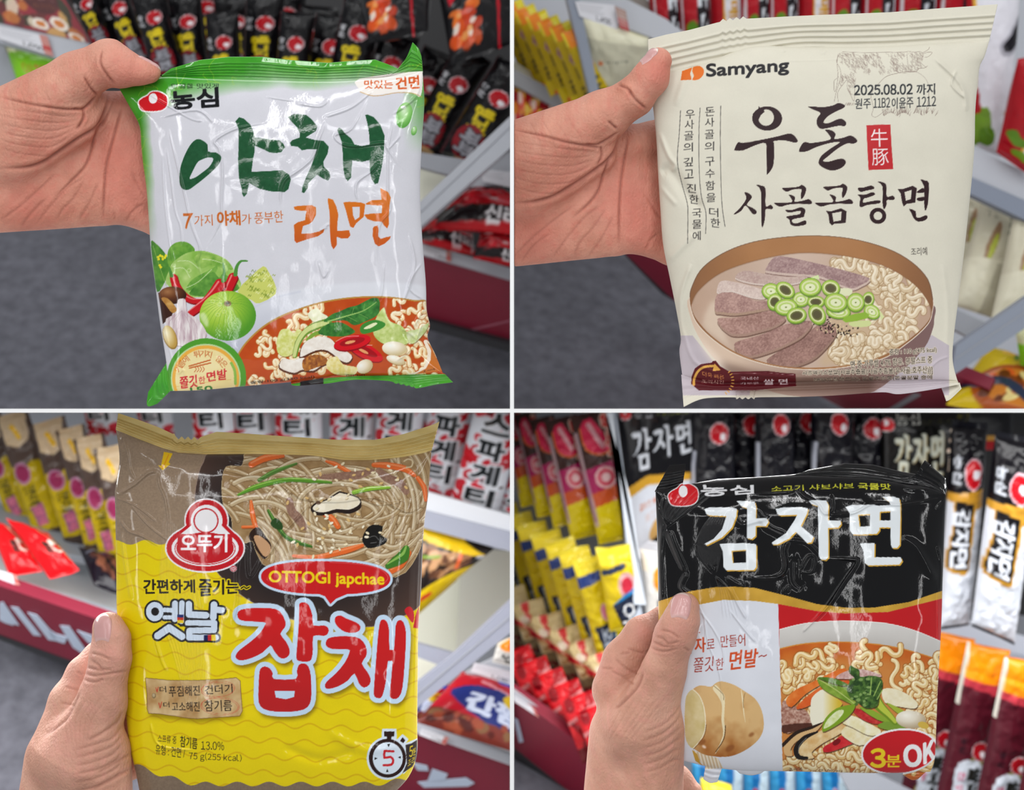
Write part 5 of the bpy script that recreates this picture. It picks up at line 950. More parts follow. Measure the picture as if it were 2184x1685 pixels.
c = kind('gamja_side', 330, 'cfd3dc', 2.4); c.poly([(0, 0), (100, 0), (100, 96), (0, 106)], '0f0d12'); c.poly([(0, 106), (100, 94), (100, 126), (58, 130), (0, 118)], 'b8862a'); c.ell(58, 72, 26, 26, 'd8b4bc'); c.ell(58, 72, 23, 23, 'b8121e'); c.ell(66, 72, 12, 8, 'e6e2e8'); rtext(c, '농심', 8, 26, 44, 88, 'b8bcc4', 1.2)
c.poly([(10, 112), (66, 116), (70, 124), (62, 232), (52, 238), (6, 232), (0, 220), (10, 160)], 'b8862a'); c.poly([(12, 116), (62, 120), (58, 230), (8, 226), (4, 216), (14, 160)], '0e0c10')
for i, ch in enumerate('감자면'): rtext(c, ch, 12, 54, 130 + 32 * i, 160 + 32 * i, 'd4d8e0', 1.6)
c = kind('orange_maroon_side', 330, '4e1420', 2); c.poly([(0, 0), (100, 0), (100, 66), (0, 60)], 'ef8a10'); c.poly([(0, 60), (100, 62), (96, 84), (60, 78), (0, 74)], 'b03440'); c.stroke([(2, 0), (0, 110)], 9, 'd0ccc0'); c.poly([(100, 140), (70, 190), (40, 214), (20, 330), (100, 330)], '8a8030'); spot(c, 66, 190, 17, .5); rtext(c, '농심', 22, 34, 170, 200, '30101a', .8); c.poly([(24, 222), (50, 210), (80, 220), (82, 330), (40, 330), (24, 270)], 'ccd2dc', sm=2); rtext(c, '쌀국수', 50, 76, 222, 320, '22221e', 2); rtext(c, '한우', 30, 44, 236, 280, 'c85a78', .6)
c = kind('blue_side', 120, '1668a8'); c.poly([(60, 0), (100, 0), (100, 120), (50, 120)], 'b8ccd8'); spot(c, 40, 50, 12); c.poly([(0, 0), (30, 0), (20, 120), (0, 120)], '3a9ad0')
c = kind('orange_front', 120, 'd6d2cc'); c.poly([(0, 0), (100, 10), (100, 40), (0, 36)], 'efe0c8'); c.ell(70, 52, 42, 30, 'e8861a'); c.ell(80, 60, 16, 10, 'd8362a'); c.text('면', (40, 88, 90, 116), '2a2c34', 1.5)
c = kind('yellow_tip', 60, 'e6d23a'); c.ell(60, 40, 40, 20, 'f2eaa0')

# ------------------------------------------------------------------ a pack standing on a shelf
NPK = [0]
def shelf_pack(quad, d, kd, label, group, bay, bulge=12, seal=(5, 4), wr=1.0, p=2.2, a=.5, cell=2.6, name='noodle_pack', sealcol=None, mat=None):
    """quad: tl, tr, br, bl in photo px, d: depth at top and bottom (m)"""
    NPK[0] += 1; sd = NPK[0]; cv = KIND[kd]; dt, db = d if isinstance(d, tuple) else (d, d)
    q = np.array(quad, float); tl, tr, br, bl = (np.array(P(*q[i], (dt, dt, db, db)[i])) for i in range(4))
    w = (np.hypot(*(q[1] - q[0])) + np.hypot(*(q[2] - q[3]))) / 2; h = (np.hypot(*(q[3] - q[0])) + np.hypot(*(q[2] - q[1]))) / 2
    nu, nv = int(np.clip(w / cell, 8, 70)), int(np.clip(h / cell, 10, 110))
    n = np.cross(tr - tl, bl - tl); n /= np.linalg.norm(n); n = -n if n[1] > 0 else n
    u = np.linspace(0, 1, nu)[None, :, None]; v = np.linspace(0, 1, nv)[:, None, None]
    S = (tl * (1 - u) + tr * u) * (1 - v) + (bl * (1 - u) + br * u) * v
    X = u[..., 0] * 40 + sd * 17.3 + 0 * v[..., 0]; Y = v[..., 0] * 40 * h / w + sd * 9.1 + 0 * u[..., 0]
    pil = pillow(nv, nu, 1, p, a); ends = 1 + 1.6 * np.exp(-np.minimum(v[..., 0], 1 - v[..., 0]) / .1)
    b = bulge * pil * (1 + .12 * (vnoise(X, Y, 30, sd) - .5)) + wr * ends * (np.abs(vnoise(X, Y, 13, sd + 3, 3) - .5) * 4 - .6) * np.clip(pil * 1.5, 0, 1)
    ang = (vnoise(X, Y, 60, sd + 5, 1) - .5) * 3
    Fr = S + n * (b / 1000)[..., None]
    c = cv.sample(u[..., 0] * 100 + 0 * v[..., 0], v[..., 0] * cv.H / cv.k + 0 * u[..., 0])
    m1, m2 = max(4, nu // 4), max(5, nv // 4); u2 = np.linspace(0, 1, m1)[None, :, None]; v2 = np.linspace(0, 1, m2)[:, None, None]
    Bk = (tl * (1 - u2) + tr * u2) * (1 - v2) + (bl * (1 - u2) + br * u2) * v2 - n * (bulge * pillow(m2, m1, 1, p, a) / 1000)[..., None]
    cb = cv.sample(u2[..., 0] * 100 + 0 * v2[..., 0], v2[..., 0] * cv.H / cv.k + 0 * u2[..., 0])
    V = np.vstack([Fr.reshape(-1, 3), Bk.reshape(-1, 3)]); Fa = np.vstack([quads(nv, nu, True), quads(m2, m1, False) + nv * nu])
    cc = np.vstack([c.reshape(-1, 3), cb.reshape(-1, 3)])
    o = mesh_obj(name, V, Fa, mat or SHELF, None, lin(cc))
    tag(o, label, 'noodle pack', group)
    for nm, k, e0, e1, dr in (('top_seal', seal[0], tl, tr, -1), ('bottom_seal', seal[1], bl, br, 1)):
        if not k: continue
        ns = max(8, nu // 2) * 2 + 1; s = np.linspace(0, 1, ns); t = np.linspace(0, 1, 7)[:, None]
        up = ((bl - tl) / np.linalg.norm(bl - tl) if dr > 0 else (tl - bl) / np.linalg.norm(bl - tl)); L = k / F * (dt if dr < 0 else db)
        zz = (.5 * (np.arange(ns) % 2)) * .25
        row = e0 * (1 - s[:, None]) + e1 * s[:, None]
        ph = sd * 1.7; wave = np.sin(s * 5 + ph) * .35 + np.sin(s * 11 + ph * 2) * .15
        G3 = row[None] + up * L * (t * (1 - zz)[None])[..., None] + n * ((wave[None] * L * t * 1.1) + .0012 * np.sin(t * 3 * 2 * math.pi))[..., None]
        ce = c[0 if dr < 0 else -1]; cs = np.stack([np.interp(s, np.linspace(0, 1, nu), ce[:, i]) for i in range(3)], 1)
        cs = np.tile(cs[None], (7, 1, 1)) if sealcol is None else np.tile(hexc(sealcol), (7, ns, 1))
        f3 = quads(7, ns, dr > 0)
        q3 = mesh_obj(nm, G3.reshape(-1, 3), f3, mat or SHELF, None, lin(cs.reshape(-1, 3)))
        q3.parent = o; wl = np.array(WLOC[o.name]); q3.location = np.array(WLOC[q3.name]) - wl
    clip(o, bay)
    for ch in list(o.children):
        if not len(ch.data.vertices): bpy.data.objects.remove(ch)
    return o
def along(x, y, dx, dy, L, w, f=.26, w2=None):
    """a quad from a mark at fraction f of its length, a direction, a length and a width"""
    n = math.hypot(dx, dy); dx, dy = dx / n, dy / n; tx, ty = x - dx * L * f, y - dy * L * f; bx, by = tx + dx * L, ty + dy * L; w2 = w2 or w
    return [(tx + dy * w / 2, ty - dx * w / 2)[::1], (tx - dy * w / 2, ty + dx * w / 2), (bx - dy * w2 / 2, by + dx * w2 / 2), (bx + dy * w2 / 2, by - dx * w2 / 2)] if False else [(tx - dy * w / 2, ty + dx * w / 2), (tx + dy * w / 2, ty - dx * w / 2), (bx + dy * w2 / 2, by - dx * w2 / 2), (bx - dy * w2 / 2, by + dx * w2 / 2)]
ORD = ['first', 'second', 'third', 'fourth', 'fifth', 'sixth', 'seventh', 'eighth', 'ninth', 'tenth', 'eleventh', 'twelfth', 'thirteenth']
# ------------------------------------------------------------------ bay 1 (upper left): black packs, price rail, red kickboard, carpet
UL, UR, LL, LR = (-1, 1), (1, 1), (-1, -1), (1, -1)
def fine(name, poly, dep, mat, bay, th=6):
    return slab(name, poly, dep, th, mat, bay=bay)
def price_card(quad, dep, price, bay, label, extra=True, off=1.5):
    c = Cv(0, 0, 100, 50, 3, 'd4d4da')
    for i in range(5): c.stroke([(6, 8 + i * 5), (70 - 6 * (i % 3), 8 + i * 5)], 1.3, '8a8a92', .8)
    if price: c.text(price, (44, 32, 84, 46), '3a3a42', bold=.5)
    if extra: c.poly([(84, 0), (100, 0), (100, 50), (84, 50)], 'c08078'); c.poly([(84, 26), (100, 26), (100, 38), (84, 38)], 'b83a38')
    o = printed('price_card', quad, dep, c, off=off, bay=bay); tag(o, label, 'price card', 'price cards on the shelf rails')
    return o
fl1 = plane(1.28, 0, 300, 1.12, 1000, 720, 1.0, 300, 880)
slab('floor', [(-420, 200), (1110, 600), (1110, 1000), (-420, 1000)], fl1, 6, CARPET, bay=UL)
sf1 = plane(.93, 1000, 330, .97, 1000, 560, 1.10, 400, 330)
slab('wall_back_left', [(-60, -60), (1110, -60), (1110, 640), (880, 640), (-60, 300)], lambda x, y: 1.34, 5, material('dark_shelf_back', '1a191c', rough=.6), bay=UL)
fine('trim_1', [(880, 536), (1095, 594), (1095, 736), (880, 676)], plane(1.0, 900, 540, 1.0, 1090, 590, 1.06, 1000, 710), MAROON, UL, 14)
slab('trim_2', [(960, 712), (1095, 680), (1095, 684), (962, 716)], plane(1.0, 900, 540, 1.0, 1090, 590, 1.06, 1000, 710), 2, material('maroon_seam', 'a0586a', rough=.4), bay=UL, off=.5)
fine('trim_3', [(880, 676), (1095, 736), (1095, 754), (880, 694)], plane(1.05, 900, 680, 1.05, 1090, 735, 1.06, 1000, 740), DARKB, UL, 10)
slab('trim_4', [(885, 514), (1095, 574), (1095, 598), (885, 538)], lambda x, y: .985, 12, LIGHTGREY, bay=UL)
price_card([(900, 522), (962, 538), (962, 560), (900, 543)], .985, '^1,850', UL, 'price card on the rail under the red packs', off=1.6)
slab('trim_5', [(1105, 232), (880, 445), (880, 498), (1105, 300)], lambda x, y: .90, 14, LIGHTGREY, bay=UL)
slab('trim_6', [(1105, 254), (880, 468), (880, 470.5), (1105, 257)], lambda x, y: .90, 1.5, GREY, bay=UL, off=.6)
slab('shelf_board', [(880, 322), (990, 340), (955, 372), (880, 352)], lambda x, y: .95, 10, GREY, bay=UL)
slab('trim_7', [(880, 350), (962, 366), (905, 432), (880, 450)], lambda x, y: .99, 10, CREAM, bay=UL)
slab('shelf_board', [(1000, 372), (1100, 300), (1100, 392), (990, 400)], lambda x, y: .96, 8, LIGHTGREY, bay=UL)
price_card([(1026, 362), (1096, 368), (1096, 402), (1030, 388)], .955, '', UL, 'price card beside the grey upright, above the red packs', extra=False)
G1 = 'black noodle packs along the upper shelf'
for i, (x, y, dx, dy, L, w) in enumerate([(178, -2, .42, .9, 150, 56), (250, 12, .40, .92, 195, 66), (325, 30, .28, .96, 188, 70), (398, 38, .13, .99, 190, 72), (476, 82, .05, 1, 195, 70), (564, 43, -.03, 1, 215, 82), (630, 86, -.08, 1, 215, 72), (705, 92, -.14, .99, 215, 78), (764, 63, -.2, .98, 230, 84), (836, 130, -.3, .95, 230, 84)]):
    shelf_pack(along(x, y, dx, dy, L, w), (.955 + .02 * (i % 2), 1.0 + .02 * (i % 2)), 'black_side', f'{ORD[i]} upright black noodle pack along the top shelf, counting from the food picture', G1, UL, 13)
for i, (x, y, dx, dy, L, w) in enumerate([(375, -8, .2, .97, 180, 80), (436, 8, .1, 1, 190, 84), (500, 40, .05, 1, 190, 84), (609, 23, -.04, 1, 190, 84), (676, 70, -.1, 1, 200, 84)]):
    shelf_pack(along(x, y, dx, dy, L, w), (1.08 + .02 * (i % 2), 1.13 + .02 * (i % 2)), 'black_side', f'{ORD[i]} black noodle pack of the second line, half hidden behind the front line', 'black noodle packs in the second line', UL, 13)
for i, (x, y, dx, dy, L, w, f) in enumerate([(915, 172, -.42, .91, 222, 82, .28), (982, 168, -.48, .88, 235, 84, .26), (1069, 197, -.52, .85, 235, 94, .26)]):
    shelf_pack(along(x, y, dx, dy, L, w, f), (.98 - .035 * i, 1.04 - .035 * i), 'black_side', f'{("black noodle pack half hidden by the green pack edge", "black noodle pack leaning in the middle over the grey shelf edge", "black noodle pack leaning against the grey upright")[i]}', 'leaning black noodle packs', UL, 14)
shelf_pack([(757, -48), (926, -52), (912, 66), (786, 92)], (.95, .91), 'black_top', 'shiny black pack with an orange flame lying over the row, nearer the middle', 'black packs lying on top', UL, 15, wr=1.8, seal=(0, 6))
shelf_pack([(930, -44), (1120, -60), (1098, 88), (962, 132)], (.94, .90), 'black_top', 'shiny black pack with an orange flame lying by the white partition', 'black packs lying on top', UL, 16, wr=1.9, seal=(0, 8))
shelf_pack([(985, 402), (1110, 418), (1110, 500), (925, 482)], (.97, .93), 'red_front', 'glossy red noodle pack on the low shelf under the grey upright', 'red packs on the low shelf', UL, 14, wr=1.6, seal=(6, 5))
shelf_pack([(1030, 480), (1115, 492), (1115, 570), (1010, 548)], (.95, .95), 'red_front', 'red noodle pack with a black band at the end of the low shelf', 'red packs on the low shelf', UL, 12, wr=1.4, seal=(0, 4))
shelf_pack([(896, 468), (1006, 490), (1015, 545), (890, 515)], (1.0, .97), 'red_front', 'dark red noodle pack just above the price card', 'red packs on the low shelf', UL, 10, wr=1.2, seal=(0, 3))
c = Cv(0, 0, 100, 60, 3, '8a1c2c'); blotch(c, ('c8a05a', 'd8c8b0', '5a1a1c', 'b86a2a', '2a3018'), 30, (0, 10, 100, 60), 9); c.ell(63, 14, 26, 24, '4a1416'); c.text('^3', (46, 0, 60, 12), 'd8b82a', 1); c.text('번째', (64, 2, 84, 12), 'd8b82a', .8); c.text('오늘밤라면은', (48, 16, 84, 24), 'd8c8cc', .4); c.text('이거지', (52, 27, 78, 33), 'c8942a', .3)
for x, y, r in ((52, 50, 9), (74, 46, 10), (86, 58, 8)): c.ell(x, y, r, r * .7, 'e6dcd0'); c.ell(x, y, r * .6, r * .4, 'c8742a')
o = printed('food_picture', [(-14, -46), (112, -46), (196, 94), (-14, 46)], 1.0, c, bay=UL, off=1); tag(o, 'dark red promotional card with food pictures above the price rail', 'sign')
slab('trim_8', [(-20, 44), (192, 92), (214, 150), (-20, 86)], lambda x, y: 1.0, 10, LIGHTGREY, bay=UL)
price_card([(-6, 56), (102, 78), (116, 122), (0, 84)], .998, '^1,050', UL, 'price card on the rail under the food picture')
shelf_pack([(8, 92), (140, 118), (150, 190), (36, 172)], (1.04, 1.02), 'green_front', 'bright green noodle pack below the price rail behind the wrist', 'green packs', UL, 12, wr=1.8, seal=(4, 0))
slab('trim_9', [(-20, 84), (6, 96), (48, 176), (-20, 190)], lambda x, y: 1.03, 10, GREY, bay=UL)

# ------------------------------------------------------------------ bay 2 (upper right)
fl2 = plane(1.25, 1100, 500, 1.05, 1100, 880, 1.1, 1700, 880)
slab('floor', [(1070, 380), (1330, 520), (1800, 790), (1960, 900), (1960, 1000), (1070, 1000)], fl2, 6, CARPET, bay=UR)
slab('wall_back_right', [(1070, -60), (2230, -60), (2230, 900), (1500, 900), (1070, 420)], lambda x, y: 1.36, 5, LIGHTGREY, bay=UR)
kk = plane(1.06, 1330, 520, 1.04, 1700, 740, 1.0, 2000, 880)
slab('trim_10', [(1270, 480), (1330, 470), (1460, 560), (2110, 830), (2120, 920), (1890, 920), (1560, 745), (1420, 625)], kk, 12, MAROON, bay=UR)
slab('trim_11', [(1300, 516), (1322, 510), (1430, 606), (1885, 880), (1860, 890), (1410, 630)], kk, 3, DARKB, bay=UR, off=-2)
slab('trim_12', [(1950, 838), (1964, 842), (1880, 892), (1866, 890)], kk, 3, GREY, bay=UR, off=1)
slab('trim_13', [(1984, 836), (2050, 836), (2180, 930), (2120, 930)], lambda x, y: .99, 5, LIGHTGREY, bay=UR)
slab('shelf_board', [(1080, 120), (1262, 236), (1240, 250), (1080, 145)], lambda x, y: 1.13, 6, CREAM, bay=UR)
slab('shelf_board', [(1080, 138), (1236, 222), (1218, 248), (1080, 172)], lambda x, y: 1.10, 8, GREY, bay=UR)
for i in range(7):
    x = 1098 + 26 * i; y = 62 + 13 * i
    shelf_pack(along(x - 4, y - 4, .40, .92, 185 + 4 * i, 46, .36), (1.12 - .02 * i, 1.14 - .02 * i), 'yellow_side', f'{ORD[i]} yellow noodle pack with orange tips, counting from the white partition', 'yellow packs beside the grey upright', UR, 8, seal=(5, 6))
for i, (q) in enumerate([[(1088, 166), (1130, 180), (1140, 250), (1088, 262)], [(1118, 190), (1168, 206), (1166, 262), (1112, 270)], [(1152, 208), (1206, 222), (1205, 262), (1150, 270)]]):
    shelf_pack(q, (1.12, 1.10), 'red_yellow_front', f'{ORD[i]} red and yellow pack under the yellow row, from the white partition', 'red and yellow packs behind the thumb', UR, 9, wr=2)
slab('trim_14', [(1200, -40), (1226, -40), (1280, 205), (1262, 215)], lambda x, y: .99, 14, material('blue_grey_upright', '828a99', rough=.5), bay=UR)
slab('trim_15', [(1222, -40), (1262, -40), (1420, 40), (1500, 100), (1480, 120), (1400, 84), (1310, 50), (1236, 30)], lambda x, y: 1.0, 8, LIGHTGREY, bay=UR)
price_card([(1226, 4), (1310, 12), (1318, 66), (1236, 36)], .99, '^1,450', UR, 'price card on the rail beside the cream pack corner', extra=False)
c = Cv(0, 0, 40, 60, 3, '9a7a70'); c.poly([(0, 30), (40, 30), (40, 60), (0, 60)], 'a83a3a')
for i in range(5): c.stroke([(6, 6 + i * 10), (34, 6 + i * 10)], 3, 'c8b0a8')
o = printed('sale_tag', [(1310, 14), (1334, 24), (1342, 70), (1322, 62)], .985, c, bay=UR, off=2, n=(24, 30)); tag(o, 'small red sale tag next to the price card', 'price card')
slab('trim_16', [(1262, -40), (1340, -40), (1440, 60), (1400, 60)], lambda x, y: 1.02, 8, material('brown_board', '7a726b', rough=.5), bay=UR)  # board in one flat grey-brown
shelf_pack([(1240, 32), (1384, 84), (1386, 150), (1270, 205)], (.99, 1.02), 'cream_front', 'dull cream noodle pack standing behind the thumb', 'cream packs on the shelves', UR, 12, wr=2.0, seal=(4, 0))
slab('shelf_board', [(1320, -20), (1470, 60), (1460, 76), (1340, 40)], lambda x, y: 1.05, 8, GREY, bay=UR)
tops = [(1420, 50, .1, 62, 'red_leaf_side'), (1480, 44, .06, 70, 'red_leaf_side'), (1545, 30, .03, 62, 'red_white_side'), (1610, 30, .02, 62, 'red_leaf_side'), (1668, 26, 0, 66, 'red_leaf_side'), (1735, 24, 0, 66, 'red_white_side'), (1800, 20, -.02, 72, 'red_leaf_side'), (1870, 20, -.03, 70, 'red_leaf_side'), (1950, 20, -.05, 84, 'red_leaf_side'), (2040, 20, -.06, 90, 'red_leaf_side')]
for i, (x, y, dx, w, k) in enumerate(tops):
    shelf_pack(along(x, y, dx, 1, 250, w, .62), (1.0, 1.04), k, f'{ORD[i]} red noodle pack showing over the cream seal, from the thumb side', 'red packs above the cream pack', UR, 13, seal=(4, 4))
shelf_pack([(2060, -40), (2180, -60), (2140, 336), (2068, 300)], (.95, .99), 'red_white_big', 'large white and red noodle pack with a black brush stroke beside the cream pack', 'white and red packs', UR, 16, seal=(4, 5))
shelf_pack([(2170, 130), (2230, 120), (2210, 380), (2126, 320)], (.92, .96), 'red_white_side', 'white and red noodle pack with black brush letters at the picture edge', 'white and red packs', UR, 15, seal=(4, 5))
slab('shelf_board', [(2060, 310), (2230, 385), (2230, 450), (2050, 370)], lambda x, y: .97, 8, LIGHTGREY, bay=UR)
slab('shelf_board', [(2050, 368), (2230, 446), (2230, 490), (2050, 404)], lambda x, y: .968, 10, material('blue_grey_shelf', '7c8494', rough=.5), bay=UR)
shelf_pack([(2045, 400), (2130, 420), (2100, 640), (2020, 620)], (1.06, 1.02), 'cream_lying', 'cream noodle pack lying under the blue grey shelf, nearest the held pack', 'cream packs on the shelves', UR, 10, wr=1.6, seal=(3, 3))
shelf_pack([(2096, 420), (2186, 456), (2150, 690), (2030, 650)], (1.02, 1.0), 'cream_lying', 'cream noodle pack with dark lettering under the blue grey shelf', 'cream packs on the shelves', UR, 14, wr=1.3, seal=(3, 0))
shelf_pack([(2164, 450), (2250, 490), (2250, 650), (2112, 690)], (.98, .97), 'cream_lying', 'plain cream noodle pack at the picture edge above the diagonal upright', 'cream packs on the shelves', UR, 12, wr=1, seal=(0, 0))
slab('trim_17', [(2030, 655), (2106, 690), (2070, 720), (2030, 700)], lambda x, y: .97, 8, GREY, bay=UR)
slab('trim_18', [(2230, 606), (2040, 738), (2030, 790), (2034, 800), (2230, 672)], lambda x, y: .90, 14, material('blue_grey_post', '858c9a', rough=.5), bay=UR)
slab('trim_19', [(2230, 634), (2038, 764), (2038, 767), (2230, 637)], lambda x, y: .90, 1.5, GREY, bay=UR, off=.6)
shelf_pack([(2110, 738), (2230, 790), (2230, 900), (2020, 860)], (.98, .93), 'yellow_picture', 'yellow noodle pack with a soup picture under the diagonal upright', 'yellow picture packs', UR, 14, wr=1.5, seal=(4, 4))
shelf_pack([(2166, 706), (2240, 690), (2240, 800), (2176, 775)], (.94, .95), 'green_front', 'green and red noodle pack at the picture edge under the diagonal upright', 'green packs', UR, 10, wr=1.2, seal=(3, 3))

# ------------------------------------------------------------------ bay 3 (lower left)
fl3 = plane(1.12, 0, 1350, 1.0, 0, 1690, 1.02, 500, 1690)
slab('floor', [(-60, 1320), (600, 1560), (1110, 1660), (1110, 1800), (-60, 1800)], fl3, 6, CARPET, bay=LL)
slab('wall_back_left', [(-60, 860), (1110, 860), (1110, 1560), (-60, 1330)], lambda x, y: 1.38, 5, LIGHTGREY, bay=LL)
k3 = plane(1.0, 0, 1280, 1.0, 250, 1360, 1.05, 100, 1400)
slab('trim_20', [(-40, 1236), (300, 1352), (300, 1440), (180, 1420), (-40, 1342)], k3, 12, MAROON, bay=LL)
slab('trim_21', [(-40, 1338), (150, 1408), (300, 1452), (300, 1462), (140, 1420), (-40, 1350)], k3, 8, DARKB, bay=LL)
LET = material('white_letter_film', 'bcc8dc', rough=.4)
k3f = lambda x, y: k3(x, y)
def strokes(name, parent, segs, w, dep, off=1.2):
    for i, s in enumerate(segs):
        (x0, y0), (x1, y1) = s; n = math.hypot(x1 - x0, y1 - y0); a, b = -(y1 - y0) / n * w / 2, (x1 - x0) / n * w / 2
        slab(name, [(x0 + a, y0 + b), (x1 + a, y1 + b), (x1 - a, y1 - b), (x0 - a, y0 - b)], dep, .6, LET, bay=LL, off=off)
def letter(polys, dep, label, bay):
    r = None
    for p in polys:
        o = slab('banner_letter', p, dep, .6, LET, bay=bay, off=1.4, kind=None)
        if r is None: r = tag(o, label, 'letter', 'white letters on the maroon board')
        else: o.parent = r; o.location = np.array(WLOC[o.name]) - np.array(WLOC[r.name])
    return r
z5 = lambda l: pts(0, 1080, 4.957, l)
letter([z5([(0, 1010), (40, 1000), (210, 1250), (130, 1225), (0, 1140)]), z5([(0, 1150), (140, 1220), (150, 1250), (60, 1220), (0, 1190)])], k3, 'white letter A cut by the picture edge on the maroon board', LL)
letter([z5([(120, 1050), (200, 1060), (440, 1360), (360, 1350)]), z5([(300, 1110), (400, 1140), (600, 1370), (590, 1410), (520, 1400)]), z5([(520, 1290), (600, 1340), (720, 1370), (690, 1440), (560, 1400)]), z5([(640, 1250), (740, 1260), (920, 1520), (870, 1540), (780, 1480)])], k3, 'white letter M in the middle of the maroon board', LL)
letter([z5([(820, 1300), (990, 1360), (990, 1450), (940, 1430)])], k3, 'white letter stroke beside the thumb on the maroon board', LL)
s3 = plane(1.0, 0, 1250, 1.0, 250, 1330, 1.2, 120, 1150)
slab('shelf_board', [(-40, 1190), (60, 1180), (300, 1230), (300, 1330), (-40, 1226)], s3, 6, material('white_shelf', 'e0e2e2', rough=.5), bay=LL)
slab('trim_22', [(-40, 1216), (300, 1322), (300, 1354), (-40, 1242)], lambda x, y: .995, 8, material('blue_grey_rail', 'aab4be', rough=.4), bay=LL)
price_card([(-20, 1210), (36, 1226), (44, 1248), (-20, 1236)], .99, '', LL, 'price card on the rail below the red packs', off=1.5)
slab('shelf_board', [(-40, 1070), (290, 1120), (290, 1210), (140, 1180), (-40, 1130)], plane(1.12, 0, 1100, 1.08, 250, 1200, 1.05, 100, 1180), 6, material('blue_grey_board', '9aa2ac', rough=.5), bay=LL)
for i, (x, y, dx, L, w) in enumerate([(6, 985, .34, 250, 62), (62, 996, .32, 270, 72), (134, 1010, .28, 262, 76), (178, 1026, .24, 262, 64), (216, 1048, .22, 268, 68), (256, 1070, .2, 268, 66)]):
    shelf_pack(along(x, y, dx, .95, L, w, .42), (1.12 - .024 * i, 1.15 - .024 * i), 'kraft_side', f'{ORD[i]} brown and yellow noodle pack on the shelf, counting towards the gold seal', 'brown and yellow packs on the shelf', LL, 10, wr=1.8, seal=(9, 5))
shelf_pack([(-30, 1108), (30, 1130), (90, 1215), (20, 1228)], (1.04, 1.0), 'bright_red', 'bright red noodle pack on the white shelf, cut by the picture edge', 'bright red packs', LL, 11, wr=1.4, seal=(4, 4))
shelf_pack([(14, 1108), (105, 1140), (166, 1212), (104, 1232)], (1.02, .99), 'bright_red', 'bright red noodle pack on the white shelf beside the dark plum pack', 'bright red packs', LL, 12, wr=1.5, seal=(4, 7))
shelf_pack([(168, 1168), (268, 1190), (270, 1275), (200, 1246)], (1.04, 1.0), 'dark_plum', 'dark plum noodle pack lying on the white shelf by the held pack', 'plum packs', LL, 10, wr=1.6, seal=(3, 3))
G3 = 'red and white packs above the gold seal'
sp = [(210, 830, .12, 70), (325, 834, .1, 74), (450, 822, .06, 88), (535, 826, .03, 96), (635, 838, .02, 100), (752, 886, -.02, 98), (855, 872, -.1, 98), (948, 934, -.2, 100), (1038, 986, -.26, 108), (1112, 1040, -.3, 96)]
for i, (x, y, dx, w) in enumerate(sp):
    shelf_pack(along(x, y, dx, 1, 190 if i < 2 else 252, w, .5), (1.0 + .02 * (i % 2) + .1 * (i < 2), 1.04 + .02 * (i % 2) + .08 * (i < 2)), 'spaghetti_side', f'{ORD[i]} red and white noodle pack with black letters in the row above the gold seal', G3, LL, 15, seal=(4, 5))
slab('shelf_board', [(880, 1040), (1110, 1105), (1110, 1140), (880, 1085)], lambda x, y: .99, 10, material('white_shelf2', 'cfd2d8', rough=.5), bay=LL)
slab('trim_23', [(880, 1082), (1110, 1140), (1110, 1182), (880, 1120)], lambda x, y: .985, 10, material('lilac_grey', '989cab', rough=.5), bay=LL)
slab('wall_panel', [(880, 1180), (990, 1180), (975, 1400), (880, 1390)], lambda x, y: 1.12, 5, CREAM, bay=LL); slab('wall_panel', [(985, 1170), (1110, 1176), (1110, 1300), (972, 1400)], lambda x, y: 1.1, 5, material('cream_side_panel', 'c8c8bc', rough=.5), bay=LL)
shelf_pack([(900, 1126), (1052, 1172), (975, 1235), (868, 1330)], (1.0, 1.0), 'japchae_front', 'black and yellow noodle pack with a food picture under the lilac shelf edge', 'black and yellow packs', LL, 12, wr=1.3, seal=(4, 3))
slab('trim_24', [(880, 1370), (966, 1394), (940, 1420), (880, 1398)], lambda x, y: .97, 8, material('lilac_grey', '989cab'), bay=LL); slab('shelf_board', [(880, 1398), (940, 1414), (880, 1480)], lambda x, y: 1.02, 6, CREAM, bay=LL)
slab('trim_25', [(1110, 1262), (970, 1394), (880, 1466), (880, 1518), (1110, 1332)], lambda x, y: .90, 14, material('lilac_post', '8e91a0', rough=.5), bay=LL); slab('trim_26', [(1110, 1294), (880, 1488), (880, 1491), (1110, 1298)], lambda x, y: .90, 1.5, GREY, bay=LL, off=.6)
slab('shelf_board', [(1010, 1425), (1100, 1380), (1100, 1470), (985, 1440)], lambda x, y: .97, 6, LIGHTGREY, bay=LL)
price_card([(1012, 1412), (1100, 1434), (1100, 1464), (1004, 1432)], .966, '^1,180', LL, 'price card above the red and blue pack', extra=False)
shelf_pack([(1062, 1372), (1110, 1352), (1110, 1424), (1050, 1410)], (.96, .95), 'orange_front', 'orange and white pack above the price card by the partition', 'orange packs', LL, 8, wr=1, seal=(2, 2))
shelf_pack([(982, 1436), (1115, 1470), (1115, 1610), (886, 1540)], (.97, .92), 'red_blue_front', 'red and blue noodle pack with white brush letters on the low shelf', 'red and blue packs', LL, 14, wr=1.2, seal=(6, 0))
shelf_pack([(880, 1480), (960, 1460), (900, 1545), (860, 1530)], (.99, .97), 'red_blue_front', 'red and blue noodle pack half hidden behind the yellow pack', 'red and blue packs', LL, 8, wr=1, seal=(0, 0))
slab('trim_27', [(880, 1536), (1110, 1618), (1110, 1640), (880, 1560)], lambda x, y: .955, 8, LIGHTGREY, bay=LL); price_card([(900, 1552), (958, 1572), (950, 1588), (894, 1566)], .953, '^1,180', LL, 'price card on the rail under the red and blue pack')
k3b = plane(.97, 900, 1580, .97, 1090, 1640, 1.0, 1000, 1690)
slab('trim_28', [(860, 1552), (1110, 1638), (1110, 1760), (820, 1760)], k3b, 12, MAROON, bay=LL)
